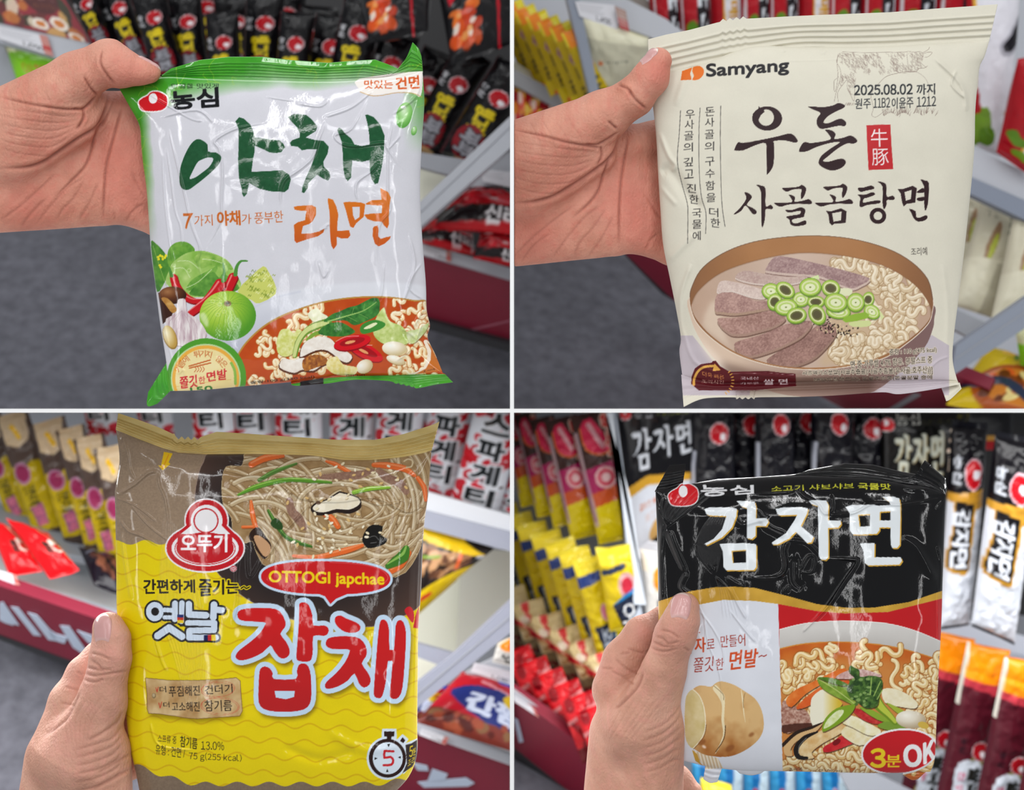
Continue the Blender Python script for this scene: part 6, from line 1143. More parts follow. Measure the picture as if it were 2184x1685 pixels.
z6 = lambda l: pts(860, 1100, 2.879, l)
letter([z6([(60, 1510), (150, 1530), (158, 1560), (90, 1556)]), z6([(180, 1548), (275, 1580), (255, 1622), (150, 1625)]), z6([(90, 1630), (390, 1602), (440, 1635), (400, 1655), (130, 1662)])], k3b, 'white letter Y on the maroon board below the red and blue pack', LL)

# ------------------------------------------------------------------ bay 4 (lower right)
slab('floor', [(1070, 1560), (1320, 1720), (1500, 1800), (1070, 1800)], plane(1.05, 1100, 1600, 1.0, 1100, 1700, 1.02, 1300, 1700), 6, CARPET, bay=LR)
slab('wall_back_right', [(1070, 860), (2230, 860), (2230, 1760), (1070, 1760)], lambda x, y: 1.4, 5, material('grey_back', '9a9ca4', rough=.6), bay=LR)
slab('wall_panel', [(1330, 860), (2230, 860), (2230, 1320), (1400, 1200)], lambda x, y: 1.25, 5, material('dark_shelf_back', '1a191c'), bay=LR)
k4 = plane(1.0, 1100, 1500, .98, 1250, 1610, 1.03, 1150, 1650)
slab('trim_29', [(1080, 1474), (1300, 1630), (1330, 1740), (1240, 1710), (1080, 1592)], k4, 12, MAROON, bay=LR); slab('trim_30', [(1080, 1582), (1216, 1690), (1200, 1700), (1080, 1604)], k4, 8, DARKB, bay=LR, off=.5)
letter([pts(1096, 1260, 3.964, [(4, 1065), (40, 1085), (85, 1270), (50, 1278)])], k4, 'white letter stroke on the maroon board next to the partition', LR)
slab('trim_31', [(1080, 1462), (1300, 1608), (1300, 1632), (1080, 1484)], lambda x, y: .995, 8, LIGHTGREY, bay=LR); price_card([(1098, 1482), (1140, 1510), (1150, 1530), (1098, 1496)], .99, '', LR, 'price card on the rail under the black labelled pack')
for i, (x, y, w, L) in enumerate([(1108, 968, 44, 205), (1142, 985, 46, 215), (1180, 1000, 54, 225), (1222, 1012, 70, 250), (1286, 1010, 84, 270)]):
    shelf_pack(along(x, y, .22, .97, L, w, .48), (1.12 - .02 * i, 1.12 - .02 * i), 'brown_pink_side', f'{ORD[i]} brown, pink and yellow noodle pack, counting from the partition', 'brown pink and yellow packs', LR, 10, wr=1.4, seal=(5, 7))
slab('shelf_board', [(1080, 1060), (1200, 1100), (1320, 1120), (1330, 1200), (1080, 1090)], lambda x, y: 1.17, 6, material('grey_board4', '9ba0a8', rough=.5), bay=LR)
slab('trim_32', [(1288, 860), (1306, 860), (1330, 1100), (1352, 1290), (1378, 1290), (1345, 1060)], lambda x, y: .985, 6, material('white_post', 'c6cdd6', rough=.5), bay=LR); slab('trim_33', [(1306, 860), (1312, 860), (1372, 1330), (1344, 1330), (1330, 1100)], lambda x, y: .99, 14, material('blue_post', 'b2bac6', rough=.5), bay=LR)
for i in range(7):
    x, y = 1098 + 31 * i, 1165 + 21 * i
    q = along(x, y + 14, .26, .965, 225 + 7 * i, 62 + i, .42)
    shelf_pack(q, (1.16 - .026 * i, 1.18 - .026 * i), 'yellow_blue_side', f'{ORD[i]} yellow and blue noodle pack in the middle row, from the partition', 'yellow and blue packs', LR, 9, wr=2.0, seal=(10, 6), sealcol='e6d23c')
shelf_pack([(1272, 1180), (1345, 1170), (1372, 1330), (1300, 1345)], (.985, 1.0), 'yellow_blue_front', 'yellow and blue noodle pack facing out beside the white post', 'yellow and blue packs', LR, 12, wr=1.6, seal=(12, 4), sealcol='e8d640')
slab('shelf_board', [(1080, 1270), (1330, 1350), (1340, 1430), (1080, 1330)], lambda x, y: 1.13, 6, material('grey_board4', '9ba0a8'), bay=LR)
for i in range(6):
    x, y = 1100 + 40 * i, 1300 + 27 * i
    shelf_pack(along(x, y + 6, .3, .95, 175, 68, .26), (1.13 - .025 * i, 1.14 - .025 * i), 'tan_red_side', f'{ORD[i]} tan and red noodle pack under the yellow row, from the partition', 'tan and red packs', LR, 9, wr=2.6, seal=(7, 4))
for i in range(6):
    x, y = 1112 + 34 * i, 1430 + 24 * i
    shelf_pack(along(x, y + 6, .35, .93, 135, 78, .36), (1.07 - .022 * i, 1.06 - .022 * i), 'red_wrap' if i else 'red_black_label', f'{ORD[i - 1]} crinkled red noodle pack on the low shelf beside the wrist' if i else 'red noodle pack with a black label on the low shelf by the partition', 'crinkled red packs on the low shelf', LR, 9, wr=2.8, seal=(4, 3))
shelf_pack([(1316, 860), (1496, 862), (1500, 1060), (1340, 1190)], (1.0, 1.03), 'gamja_front', 'black and white potato noodle pack facing out behind the held pack', 'potato noodle packs on the shelf', LR, 10, wr=1.1, seal=(3, 3))
slab('shelf_board', [(1330, 1140), (1430, 1170), (1430, 1220), (1340, 1200)], lambda x, y: 1.05, 6, LIGHTGREY, bay=LR); price_card([(1348, 1148), (1424, 1158), (1424, 1200), (1356, 1190)], 1.03, '', LR, 'price card under the potato noodle pack behind the held pack', extra=False)
shelf_pack([(1366, 1172), (1440, 1184), (1440, 1300), (1378, 1320)], (1.0, 1.0), 'orange_front', 'orange and white noodle pack just above the index finger', 'orange packs', LR, 8, wr=1.0, seal=(2, 2))
for i, (x, w, y0) in enumerate([(1520, 96, 890), (1590, 96, 872), (1652, 84, 872), (1710, 88, 866), (1775, 92, 870), (1845, 96, 880)]):
    shelf_pack(along(x, y0 + 60, 0, 1, 330, w, .28), (1.0 + .03 * (i % 2), 1.03 + .03 * (i % 2)), 'gamja_narrow', f'{ORD[i]} narrow black pack standing behind the held pack, from the white post', 'narrow black packs', LR, 15, wr=2.2, seal=(12, 4))
shelf_pack([(1880, 878), (2072, 870), (2060, 1050), (1880, 1040)], (1.02, 1.03), 'gamja_big', 'black noodle pack with large cream letters behind the upper corner', 'potato noodle packs on the shelf', LR, 12, wr=1.4, seal=(6, 0))
shelf_pack([(1700, 846), (2160, 846), (2160, 960), (1700, 960)], (1.12, 1.12), 'gamja_narrow', 'broad black pack lying across behind the black row', 'narrow black packs', LR, 12, wr=1.5, seal=(0, 0))
shelf_pack([(2030, 908), (2106, 916), (2068, 1330), (2002, 1338)], (.97, 1.0), 'gamja_side', 'black and white potato noodle pack standing sideways next to the held pack', 'sideways potato noodle packs', LR, 15, wr=1.6, seal=(14, 5), sealcol='1a1a20')
shelf_pack([(2122, 930), (2214, 950), (2164, 1370), (2072, 1330)], (.93, .97), 'gamja_side', 'black and white potato noodle pack standing sideways at the picture edge', 'sideways potato noodle packs', LR, 17, wr=1.8, seal=(12, 6), sealcol='1a1a20')
slab('shelf_board', [(1990, 1300), (2230, 1370), (2230, 1415), (1990, 1362)], lambda x, y: 1.10, 6, material('shelf_top4', 'b9bdc8', rough=.5), bay=LR); slab('trim_34', [(1990, 1355), (2230, 1412), (2230, 1470), (1990, 1402)], lambda x, y: 1.08, 10, material('shelf_edge4', '9a9da8', rough=.5), bay=LR)
for i, (x, y, w) in enumerate([(1994, 1556, 92), (2068, 1580, 94), (2150, 1610, 98), (2230, 1640, 94)]):
    shelf_pack(along(x, y, -.2, .98, 360, w, .56), (1.03 - .036 * i, 1.06 - .036 * i), 'orange_maroon_side', f'{("maroon noodle pack half hidden by the OK corner", "maroon and olive noodle pack with orange top, second along", "maroon and olive noodle pack with orange top, third along", "maroon noodle pack cut by the picture edge")[i]}', 'maroon and orange packs', LR, 12, wr=1.7, seal=(5, 5))
for i in range(6):
    x = 1500 + 56 * i
    shelf_pack(along(x, 1680, -.05 + .02 * i, 1, 130, 54, .4), (1.08, 1.1), 'blue_side', f'{ORD[i]} blue and white pack peeping out below the held pack', 'blue packs below the held pack', LR, 11, wr=1.2, seal=(3, 0))
shelf_pack([(1494, 1660), (1560, 1676), (1570, 1740), (1490, 1740)], .98, 'yellow_tip', 'pale yellow pack tip below the black seal', 'yellow packs', LR, 9, wr=1.4, seal=(3, 0))
slab('shelf_board', [(1790, 1650), (1850, 1640), (2010, 1720), (1840, 1740)], lambda x, y: 1.02, 6, GREY, bay=LR)
def held_pack(label, group, cv, top, bot, left, right, seals, B, folds, d0, mat, cell=1.35, wob=.5, wsc=70, seed=1, tilt=(0, 0), back='d0d0d4'):
    top, bot, left, right = (smooth(p, 6) for p in (top, bot, left, right))
    w = max(np.ptp(top[:, 0]), np.ptp(bot[:, 0])); h = max(np.ptp(left[:, 1]), np.ptp(right[:, 1]))
    nu, nv = int(w / cell), int(h / cell)
    S = coons(top, bot, left, right, nv, nu); X, Y = S[..., 0], S[..., 1]
    pil = pillow(nv, nu, 1); tl = tilt[0] * np.linspace(-1, 1, nu)[None] + tilt[1] * np.linspace(-1, 1, nv)[:, None]
    hh = B * pil + tl + relief(X, Y, folds) * np.clip(pil * 3, 0, 1) + wob * (vnoise(X, Y, wsc, seed, 3) - .5) * 2 * np.clip(pil * 1.6, 0, 1)
    ctr = P(float(X.mean()), float(Y.mean()), d0)
    root = tag(empty('noodle_pack', ctr), label, 'noodle pack', group)
    film('front_film', S, hh, d0, mat, root, cv)
    n2, m2 = nv // 8, nu // 8; S2 = coons(top, bot, left, right, n2, m2)
    film('back_film', S2, -B * .8 * pillow(n2, m2, 1) + tilt[0] * np.linspace(-1, 1, m2)[None] + tilt[1] * np.linspace(-1, 1, n2)[:, None], d0, mat, root, None, flat_col=back, flip=True)
    for nm, t, b_, ridges, amp, lean, m, ncell in seals:
        t, b_ = smooth(t, 5) if len(t) > 12 and False else np.asarray(t, float), smooth(b_, 6)
        ww = int(max(np.ptp(t[:, 0]), np.ptp(b_[:, 0])) / ncell); hv = max(10, int(np.abs(t[:, 1].mean() - b_[:, 1].mean()) / ncell * 1.6))
        S3 = coons(t, b_, [t[0], b_[0]], [t[-1], b_[-1]], hv, ww); v = np.linspace(0, 1, hv)[:, None]
        if nm == 'bottom_seal': v = 1 - v
        r = amp * np.sin(2 * math.pi * ridges * np.clip((v - .25) / .7, 0, 1)) + lean * (1 - v) ** 1.5 + .25 * (vnoise(S3[..., 0], S3[..., 1], 40, seed + 4) - .5)
        u = np.linspace(-1, 1, ww)[None]; r = r + tilt[0] * u + tilt[1] * (-1 if nm == 'top_seal' else 1)
        o = film(nm, S3, r, d0, m, root, cv)
        sm = o.modifiers.new('thickness', 'SOLIDIFY'); sm.thickness = .0003; sm.offset = -1
    return root
z1 = lambda l: pts(360, 220, 4.368, l)
folds1 = [(z1(p), w, a) for p, w, a in (
    ([(0, 250), (60, 500), (120, 740), (150, 870), (210, 1130), (290, 1350), (270, 1480), (300, 1600)], 2.2, .55), ([(-20, 430), (20, 700), (60, 1000), (110, 1150), (125, 1330)], 2, .4), ([(-60, 500), (-40, 900), (0, 1250), (40, 1500)], 1.6, .3),
    ([(900, 180), (620, 240), (430, 350), (470, 430), (500, 600), (490, 900), (480, 1100), (340, 1360)], 2.6, .5), ([(1460, 180), (1400, 330), (1340, 500), (1240, 600), (1080, 720), (1040, 850), (1050, 960)], 3.2, .6),
    ([(1860, -40), (1700, 240), (1560, 290), (1560, 340), (1640, 390), (1770, 400), (2000, 370), (2040, 430), (2180, 630)], 2.6, .55), ([(1950, 560), (1880, 640), (1760, 730), (1740, 830), (1760, 900)], 2.4, .5),
    ([(2085, 190), (2045, 420), (2040, 800), (2060, 1000), (1960, 1150), (1930, 1500)], 2.4, .5), ([(2160, 300), (2045, 430)], 2, .4), ([(1480, 1150), (1420, 1180), (1500, 1120)], 3, .4), ([(1450, 130), (1700, 40), (1900, -120)], 3, .6), ([(1200, 0), (1400, 30), (1480, -20)], 3, .5), ([(900, -60), (1150, -20)], 2, .4), ([(2090, 100), (2300, -60), (2350, -260)], 3, .7))] + [
    ([(345, 250), (420, 235), (455, 262)], 2.4, .5), ([(300, 190), (400, 250), (432, 258)], 2, .4), ([(330, 180), (355, 212)], 1.6, .35), ([(872, 500), (885, 560), (872, 610), (862, 640)], 3, .7), ([(900, 560), (872, 610), (905, 640)], 2.6, .6), ([(880, 700), (905, 660), (915, 690)], 3, .8), ([(855, 700), (885, 720), (925, 770)], 3, .7), ([(845, 770), (880, 740), (900, 690)], 2.5, .7), ([(680, 560), (690, 590), (700, 575)], 3, .4), ([(820, 560), (815, 620), (808, 640)], 2.4, .4), ([(340, 600), (352, 700), (372, 790)], 2.5, .5), ([(380, 800), (392, 790), (398, 830)], 2.5, .6)]
G = 'instant noodle packs held up by hands'
cvg = art_green()
top1 = [(255, 190), (300, 178), (348, 163), (430, 165), (560, 168), (700, 171), (800, 166), (870, 158), (901, 151)]
held_pack('white and green vegetable noodle pack held by its corner over the grey carpet', G, cvg, top1,
          [(362, 834), (430, 832), (530, 823), (620, 815), (690, 805), (720, 800), (790, 800), (860, 800), (945, 797)],
          [(255, 190), (275, 225), (297, 268), (301, 310), (305, 350), (312, 400), (318, 480), (322, 540), (330, 600), (340, 680), (348, 730), (355, 775), (362, 834)],
          [(901, 151), (905, 220), (900, 300), (896, 400), (900, 500), (908, 600), (910, 660), (917, 695), (912, 720), (928, 755), (945, 797)],
          [('top_seal', [(345, 160), (365, 146), (425, 128), (490, 121), (560, 121), (620, 128), (700, 134), (760, 129), (800, 127), (830, 138), (850, 147)] + zig((850, 147), (864, 141), 3, 3) + [(868, 122), (880, 90), (893, 103), (899, 120)], [(345, 163), (430, 166), (560, 169), (700, 172), (800, 167), (870, 159), (902, 154)], 5, .42, -2, FILM, 1.5),
           ('bottom_seal', [(620, 814), (690, 804), (720, 799), (790, 799), (860, 799), (945, 796), (948, 797)], [(622, 820), (640, 822), (700, 817), (760, 809), (830, 812)] + zig((845, 818), (890, 828), 4, -3) + [(930, 820), (966, 815)], 4, .3, 1.5, FILM, 1.5),
           ('bottom_seal', [(356, 772), (359, 800), (363, 834)], [(316, 836), (314, 866), (336, 861)], 3, .3, -3, FILM, 1.6)],
          13, folds1, .512, FILM, wob=.42, wsc=95, seed=3)
cvc = art_cream()
folds2 = [([(1405, 280), (1425, 330), (1440, 352), (1432, 366)], 6, .8), ([(1408, 370), (1430, 365), (1470, 420), (1500, 450)], 14, -1.2), ([(1400, 390), (1445, 440)], 6, .5), ([(1420, 560), (1460, 520), (1480, 500)], 10, .6), ([(2040, 150), (2030, 180), (2060, 210)], 4, .6), ([(1990, 120), (2050, 180), (2062, 240)], 6, .8), ([(1620, 105), (1660, 102), (1675, 112)], 4, .5), ([(1740, 100), (1755, 112), (1762, 104)], 5, .5), ([(1500, 120), (1470, 150), (1440, 230)], 9, .5), ([(1475, 560), (1450, 640), (1455, 720)], 6, .7), ([(1455, 700), (1480, 770), (1540, 800)], 5, .6), ([(2010, 560), (2022, 660), (2020, 760)], 7, .5), ([(1980, 790), (2000, 770), (2025, 760)], 3, .7), ([(1660, 130), (1760, 128), (1900, 120)], 2, .15), ([(1560, 795), (1700, 805), (1900, 803)], 4, .5)]
held_pack('cream beef bone broth noodle pack with a brass soup bowl printed on it', G, cvc,
          [(1384, 166), (1440, 150), (1500, 136), (1600, 100), (1700, 100), (1800, 100), (1900, 98), (2000, 92), (2110, 86)],
          [(1455, 800), (1520, 815), (1600, 816), (1700, 815), (1800, 812), (1900, 812), (1980, 811), (2042, 812)],
          [(1384, 166), (1394, 240), (1400, 300), (1403, 360), (1408, 440), (1414, 520), (1428, 590), (1442, 660), (1452, 720), (1449, 750), (1455, 800)],
          [(2110, 86), (2100, 120), (2090, 140), (2085, 180), (2080, 240), (2078, 320), (2068, 430), (2056, 540), (2044, 640), (2034, 720), (2032, 770), (2042, 812)],
          [('top_seal', [(1382, 84), (1420, 74), (1470, 64), (1530, 48)] + zig((1535, 47), (1592, 40), 4, -6) + [(1700, 34), (1800, 30), (1900, 26), (2000, 18), (2060, 14), (2128, 9)], [(1384, 167), (1440, 151), (1500, 137), (1600, 118), (1700, 101), (1800, 101), (1900, 99), (2000, 93), (2110, 87)], 4, .5, -1, MATTE, 1.5),
           ('bottom_seal', [(1453, 799), (1520, 814), (1600, 815), (1700, 814), (1800, 811), (1900, 811), (1980, 810), (2042, 811)], [(1458, 868), (1500, 850)] + zig((1565, 847), (1615, 847), 4, 4) + [(1700, 846), (1780, 843), (1880, 836), (1920, 840), (2000, 828), (2040, 820), (2046, 822)], 2, .35, 3, MATTE, 1.5),
           ('bottom_seal', [(2008, 826), (2028, 818), (2047, 816)], [(2018, 855), (2028, 850), (2050, 828)], 1, .2, 4, MATTE, 2)],
          14, folds2, .512, MATTE, wob=.9, wsc=120, seed=9, back='d8d3c2')
cvy = art_yellow()
z3 = lambda l: pts(240, 880, 4.0125, l)
fan = [([(378 + 4 * k, 1130 + 6 * k), (392 + 7 * k, 1230), (398 + 8.5 * k, 1300), (410 + 5.5 * k, 1400), (417 + 1.5 * k, 1540)], 1.1 + .1 * (k % 3), .22 + .06 * (k % 2)) for k in range(-7, 5)]
folds3 = [(z3(p), w, a) for p, w, a in (([(70, 160), (130, 350), (150, 480), (190, 570)], 3, .6), ([(20, 715), (180, 620), (300, 520), (380, 500)], 4, .9), ([(390, 510), (400, 620), (450, 740), (480, 960)], 3, .6), ([(30, 730), (200, 800), (380, 940)], 2, .5), ([(150, 780), (300, 960), (480, 1100)], 2, .5), ([(50, 900), (130, 1010), (260, 1060), (390, 1140)], 3, .7), ([(70, 1000), (110, 1300), (160, 1600)], 4, .7), ([(360, 380), (420, 480)], 2, .4), ([(1080, 1250), (1060, 1400), (1070, 1600), (1030, 1800)], 3, .7), ([(1150, 1130), (1170, 1400), (1270, 1250)], 3, .6))] + fan + [
    ([(470, 1000), (560, 1016), (680, 1022), (740, 1030)], 7, .9), ([(590, 1025), (640, 1062), (720, 1070), (800, 1062), (868, 1092), (890, 1080)], 3, .7), ([(660, 1075), (620, 1120), (600, 1140), (570, 1190)], 3, .7), ([(622, 1050), (645, 1035), (655, 1056), (625, 1056)], 2, .4), ([(880, 1050), (890, 1090), (880, 1130)], 3, .6), ([(480, 967), (500, 985), (560, 990)], 4, .6), ([(800, 1065), (810, 1090), (795, 1112)], 2, .4), ([(886, 1000), (893, 1150), (888, 1300), (884, 1500)], 2.5, .7), ([(330, 1360), (345, 1410), (355, 1430)], 3, .5), ([(320, 1540), (340, 1590), (410, 1600)], 3, .5), ([(600, 1010), (700, 1016)], 2, .4), ([(745, 1045), (800, 1075), (860, 1070)], 2.5, .5), ([(700, 1560), (780, 1600), (860, 1590)], 12, .6), ([(600, 1590), (680, 1620), (760, 1600)], 12, -.7)]
held_pack('yellow and brown glass noodle pack with a gold seal beside the thumb', G, cvy,
          [(247, 915), (300, 938), (345, 955), (380, 965), (440, 969), (540, 968), (664, 971), (732, 981), (794, 981), (860, 974), (920, 962)],
          [(300, 1700), (420, 1712), (560, 1718), (700, 1712), (800, 1700), (842, 1690)],
          [(247, 915), (255, 980), (246, 1040), (245, 1058), (246, 1104), (247, 1157), (248, 1230), (249, 1300), (256, 1400), (266, 1500), (276, 1590), (288, 1640), (300, 1700)],
          [(920, 962), (918, 990), (913, 1058), (906, 1107), (902, 1160), (899, 1239), (896, 1291), (892, 1342), (891, 1440), (890, 1540), (889, 1610), (872, 1656), (842, 1690)],
          [('top_seal', [(252, 881), (300, 897), (340, 912), (368, 925), (372, 925)] + zig((374, 930), (428, 932), 4, 7) + [(440, 928), (462, 921), (484, 922), (600, 930), (720, 938), (800, 938), (860, 926), (925, 905), (937, 899)], [(247, 916), (300, 939), (345, 956), (380, 966), (440, 970), (540, 969), (664, 972), (732, 982), (794, 982), (860, 975), (920, 963)], 5, .7, -3.5, GOLD, 1.5)],
          13, folds3, .512, FILM, wob=.6, wsc=90, seed=17, back='a98a60')
cvk = art_black()
z4 = lambda l: pts(1380, 980, 3.309, l)
kfan = [(z4([(140, 480), (100 + 26 * k, 340 + 4 * k), (120 + 60 * k, 220 - 5 * k)]), 1.2, .3) for k in range(-1, 8)] + [(z4([(470 + 3 * k, 800), (430 + 18 * k, 650), (470 + 20 * k, 500), (540 + 12 * k, 360)]), 1.1, .25) for k in range(-4, 6)] + [(z4([(490, 830), (520 + 16 * k, 930), (540 + 26 * k, 1125)]), 1.3, .3) for k in range(0, 5)]
folds4 = [(z4(p), w, a) for p, w, a in (([(280, 800), (240, 900), (320, 960)], 5, .8), ([(600, 380), (660, 460), (760, 440), (850, 420)], 5, .7), ([(760, 360), (850, 480), (980, 540)], 7, .7), ([(1000, 570), (970, 640), (980, 760), (920, 830), (700, 840)], 4, .8), ([(1000, 570), (1130, 590), (1220, 680)], 4, .6), ([(1220, 700), (1440, 705), (1480, 730), (1400, 850), (1300, 1000), (1200, 1130)], 3.5, .8), ([(1080, 790), (1130, 690), (1180, 690), (1160, 790), (1080, 795)], 3, .5), ([(1050, 200), (1110, 260), (1200, 310), (1250, 380), (1310, 370)], 3, .6), ([(1300, 250), (1310, 350), (1260, 390)], 3, .6), ([(1250, 390), (1450, 380), (1600, 310), (1800, 320), (2100, 270)], 3, .7), ([(750, 240), (1000, 230), (1060, 190), (1090, 230)], 3, .7), ([(960, 940), (1000, 895), (990, 940)], 3, .5), ([(560, 830), (640, 880), (690, 890)], 5, .6), ([(580, 900), (640, 1020), (700, 1125)], 3, .6), ([(1800, 190), (1900, 210), (2000, 200)], 5, 1.0), ([(1040, 680), (1040, 850), (1100, 910)], 9, -.9), ([(1790, 560), (1900, 620), (2040, 860)], 10, .8), ([(2050, 600), (2080, 760), (2070, 950)], 4, .7), ([(2100, 270), (2050, 340), (2080, 300)], 3, .6), ([(110, 430), (90, 700), (100, 1000)], 5, .9), ([(270, 800), (200, 640), (150, 500)], 6, .8))] + kfan + [
    ([(1490, 1300), (1520, 1340), (1540, 1380), (1545, 1420)], 2, .4), ([(1500, 1310), (1510, 1370), (1535, 1440), (1540, 1520)], 1.4, .3), ([(1555, 1300), (1590, 1345), (1612, 1370)], 2, .4), ([(1490, 1290), (1505, 1330), (1500, 1390)], 1.4, .3), ([(1790, 1265), (1760, 1300), (1725, 1335), (1712, 1348)], 2.4, .6), ([(2000, 1250), (2000, 1400), (1992, 1560)], 2.5, .6), ([(1980, 1580), (1985, 1620), (1960, 1640)], 3, .8)]
held_pack('black and white potato noodle pack with a sliced potato and soup printed on it', G, cvk,
          [(1398, 1047), (1425, 1042), (1455, 1034), (1530, 1026), (1607, 1019), (1706, 1014), (1743, 1014), (1803, 1016), (1863, 1020), (1924, 1030), (1972, 1036), (2016, 1054)],
          [(1457, 1622), (1472, 1626), (1505, 1634), (1544, 1640), (1592, 1644), (1670, 1645), (1808, 1648), (1880, 1649), (1940, 1648), (1984, 1646)],
          [(1398, 1047), (1401, 1131), (1403, 1222), (1404, 1300), (1407, 1380), (1420, 1470), (1438, 1560), (1457, 1622)],
          [(2016, 1054), (2013, 1161), (2010, 1252), (2009, 1300), (2006, 1366), (2000, 1472), (1996, 1576), (1993, 1622), (1984, 1646)],
          [('top_seal', [(1455, 1035), (1530, 1022), (1607, 1018), (1680, 1013), (1706, 1010), (1725, 1002), (1743, 999), (1803, 988), (1863, 991), (1924, 1006), (1960, 1012), (1978, 1004), (1985, 992), (1972, 982), (2000, 1006), (2017, 1020), (2020, 1040), (2017, 1055)], [(1455, 1035), (1530, 1027), (1607, 1020), (1706, 1015), (1743, 1015), (1803, 1017), (1863, 1021), (1924, 1031), (1972, 1037), (2016, 1056)], 3, .4, -5, FILM, 1.5),
           ('top_seal', [(1428, 992), (1445, 991), (1463, 989)], [(1396, 1049), (1420, 1045), (1456, 1035)], 3, .3, -3, FILM, 1.6),
           ('bottom_seal', [(1930, 1646), (1960, 1646), (1976, 1645)], [(1925, 1652), (1945, 1664), (1958, 1662)], 2, .3, -3, FILM, 1.8),
           ('bottom_seal', [(1505, 1632), (1520, 1634), (1540, 1638)], [(1500, 1662), (1514, 1670), (1530, 1668)], 2, .3, -3, FILM, 1.8),
           ('bottom_seal', [(1570, 1643), (1600, 1644), (1630, 1645)], [(1578, 1650), (1602, 1654), (1622, 1650)], 2, .2, -3, FILM, 1.8)],
          13, folds4, .512, FILM, wob=.9, wsc=110, seed=23, back='101014')
# ------------------------------------------------------------------ hands: one blended surface each, meshed by surface nets
SKIN = material('skin', rough=.5, spec=.3, attr=True, noise=.07, nscale=160, bump=.35, bscale=900, sss=.1, cells=620)
NAIL = material('nail', rough=.22, spec=.5, coat=.3, attr=True, noise=.03, nscale=200)
D0 = .512
def cone_sdf(X, Y, Z, a, b, ra, rb, zs):
    a = np.array(a, np.float32) / (1, 1, zs); b = np.array(b, np.float32) / (1, 1, zs); d = b - a; L2 = float(d @ d) + 1e-6
    Zs = Z / zs
    t = np.clip(((X - a[0]) * d[0] + (Y - a[1]) * d[1] + (Zs - a[2]) * d[2]) / L2, 0, 1)
    r = np.sqrt((X - a[0] - t * d[0]) ** 2 + (Y - a[1] - t * d[1]) ** 2 + (Zs - a[2] - t * d[2]) ** 2)
    return (r - (ra + (rb - ra) * t)) * (.5 + .5 * min(zs, 1))
def surface_nets(G, org, h):
    neg = G < 0
    nx, ny, nz = G.shape
    c = sum(neg[i:nx - 1 + i, j:ny - 1 + j, k:nz - 1 + k].astype(np.int8) for i in (0, 1) for j in (0, 1) for k in (0, 1))
    act = (c > 0) & (c < 8); I = np.argwhere(act); idx = -np.ones(act.shape, np.int32); idx[act] = np.arange(len(I))
    acc = np.zeros((len(I), 3)); n = np.zeros(len(I))
    cor = [(i, j, k) for i in (0, 1) for j in (0, 1) for k in (0, 1)]
    g = {q: G[I[:, 0] + q[0], I[:, 1] + q[1], I[:, 2] + q[2]] for q in cor}
    for p in cor:
        for ax in range(3):
            if p[ax]: continue
            q = list(p); q[ax] = 1; q = tuple(q); s = (g[p] < 0) != (g[q] < 0)
            t = np.where(s, g[p] / np.where(s, g[p] - g[q], 1), 0)
            pt = np.array(p, float)[None] + t[:, None] * (np.array(q) - np.array(p)); acc[s] += pt[s]; n += s
    V = (I + acc / n[:, None]) * h + org
    F_ = []
    for ax in range(3):
        o1, o2 = [a for a in range(3) if a != ax]
        sl = [slice(1, -1)] * 3; sl[ax] = slice(0, -1); s2 = [slice(1, -1)] * 3; s2[ax] = slice(1, None)
        A, B = neg[tuple(sl)], neg[tuple(s2)]
        E = np.argwhere(A != B); E[:, o1] += 1; E[:, o2] += 1
        a_neg = neg[E[:, 0], E[:, 1], E[:, 2]]
        def cell(d1, d2):
            q = E.copy(); q[:, o1] += d1; q[:, o2] += d2; return idx[q[:, 0], q[:, 1], q[:, 2]]
        Q = np.stack([cell(-1, -1), cell(0, -1), cell(0, 0), cell(-1, 0)], 1)
        fl = a_neg ^ (ax == 1)
        Q[~fl] = Q[~fl][:, ::-1]; F_.append(Q)
    Fq = np.vstack(F_)
    return V, Fq[(Fq >= 0).all(1)]
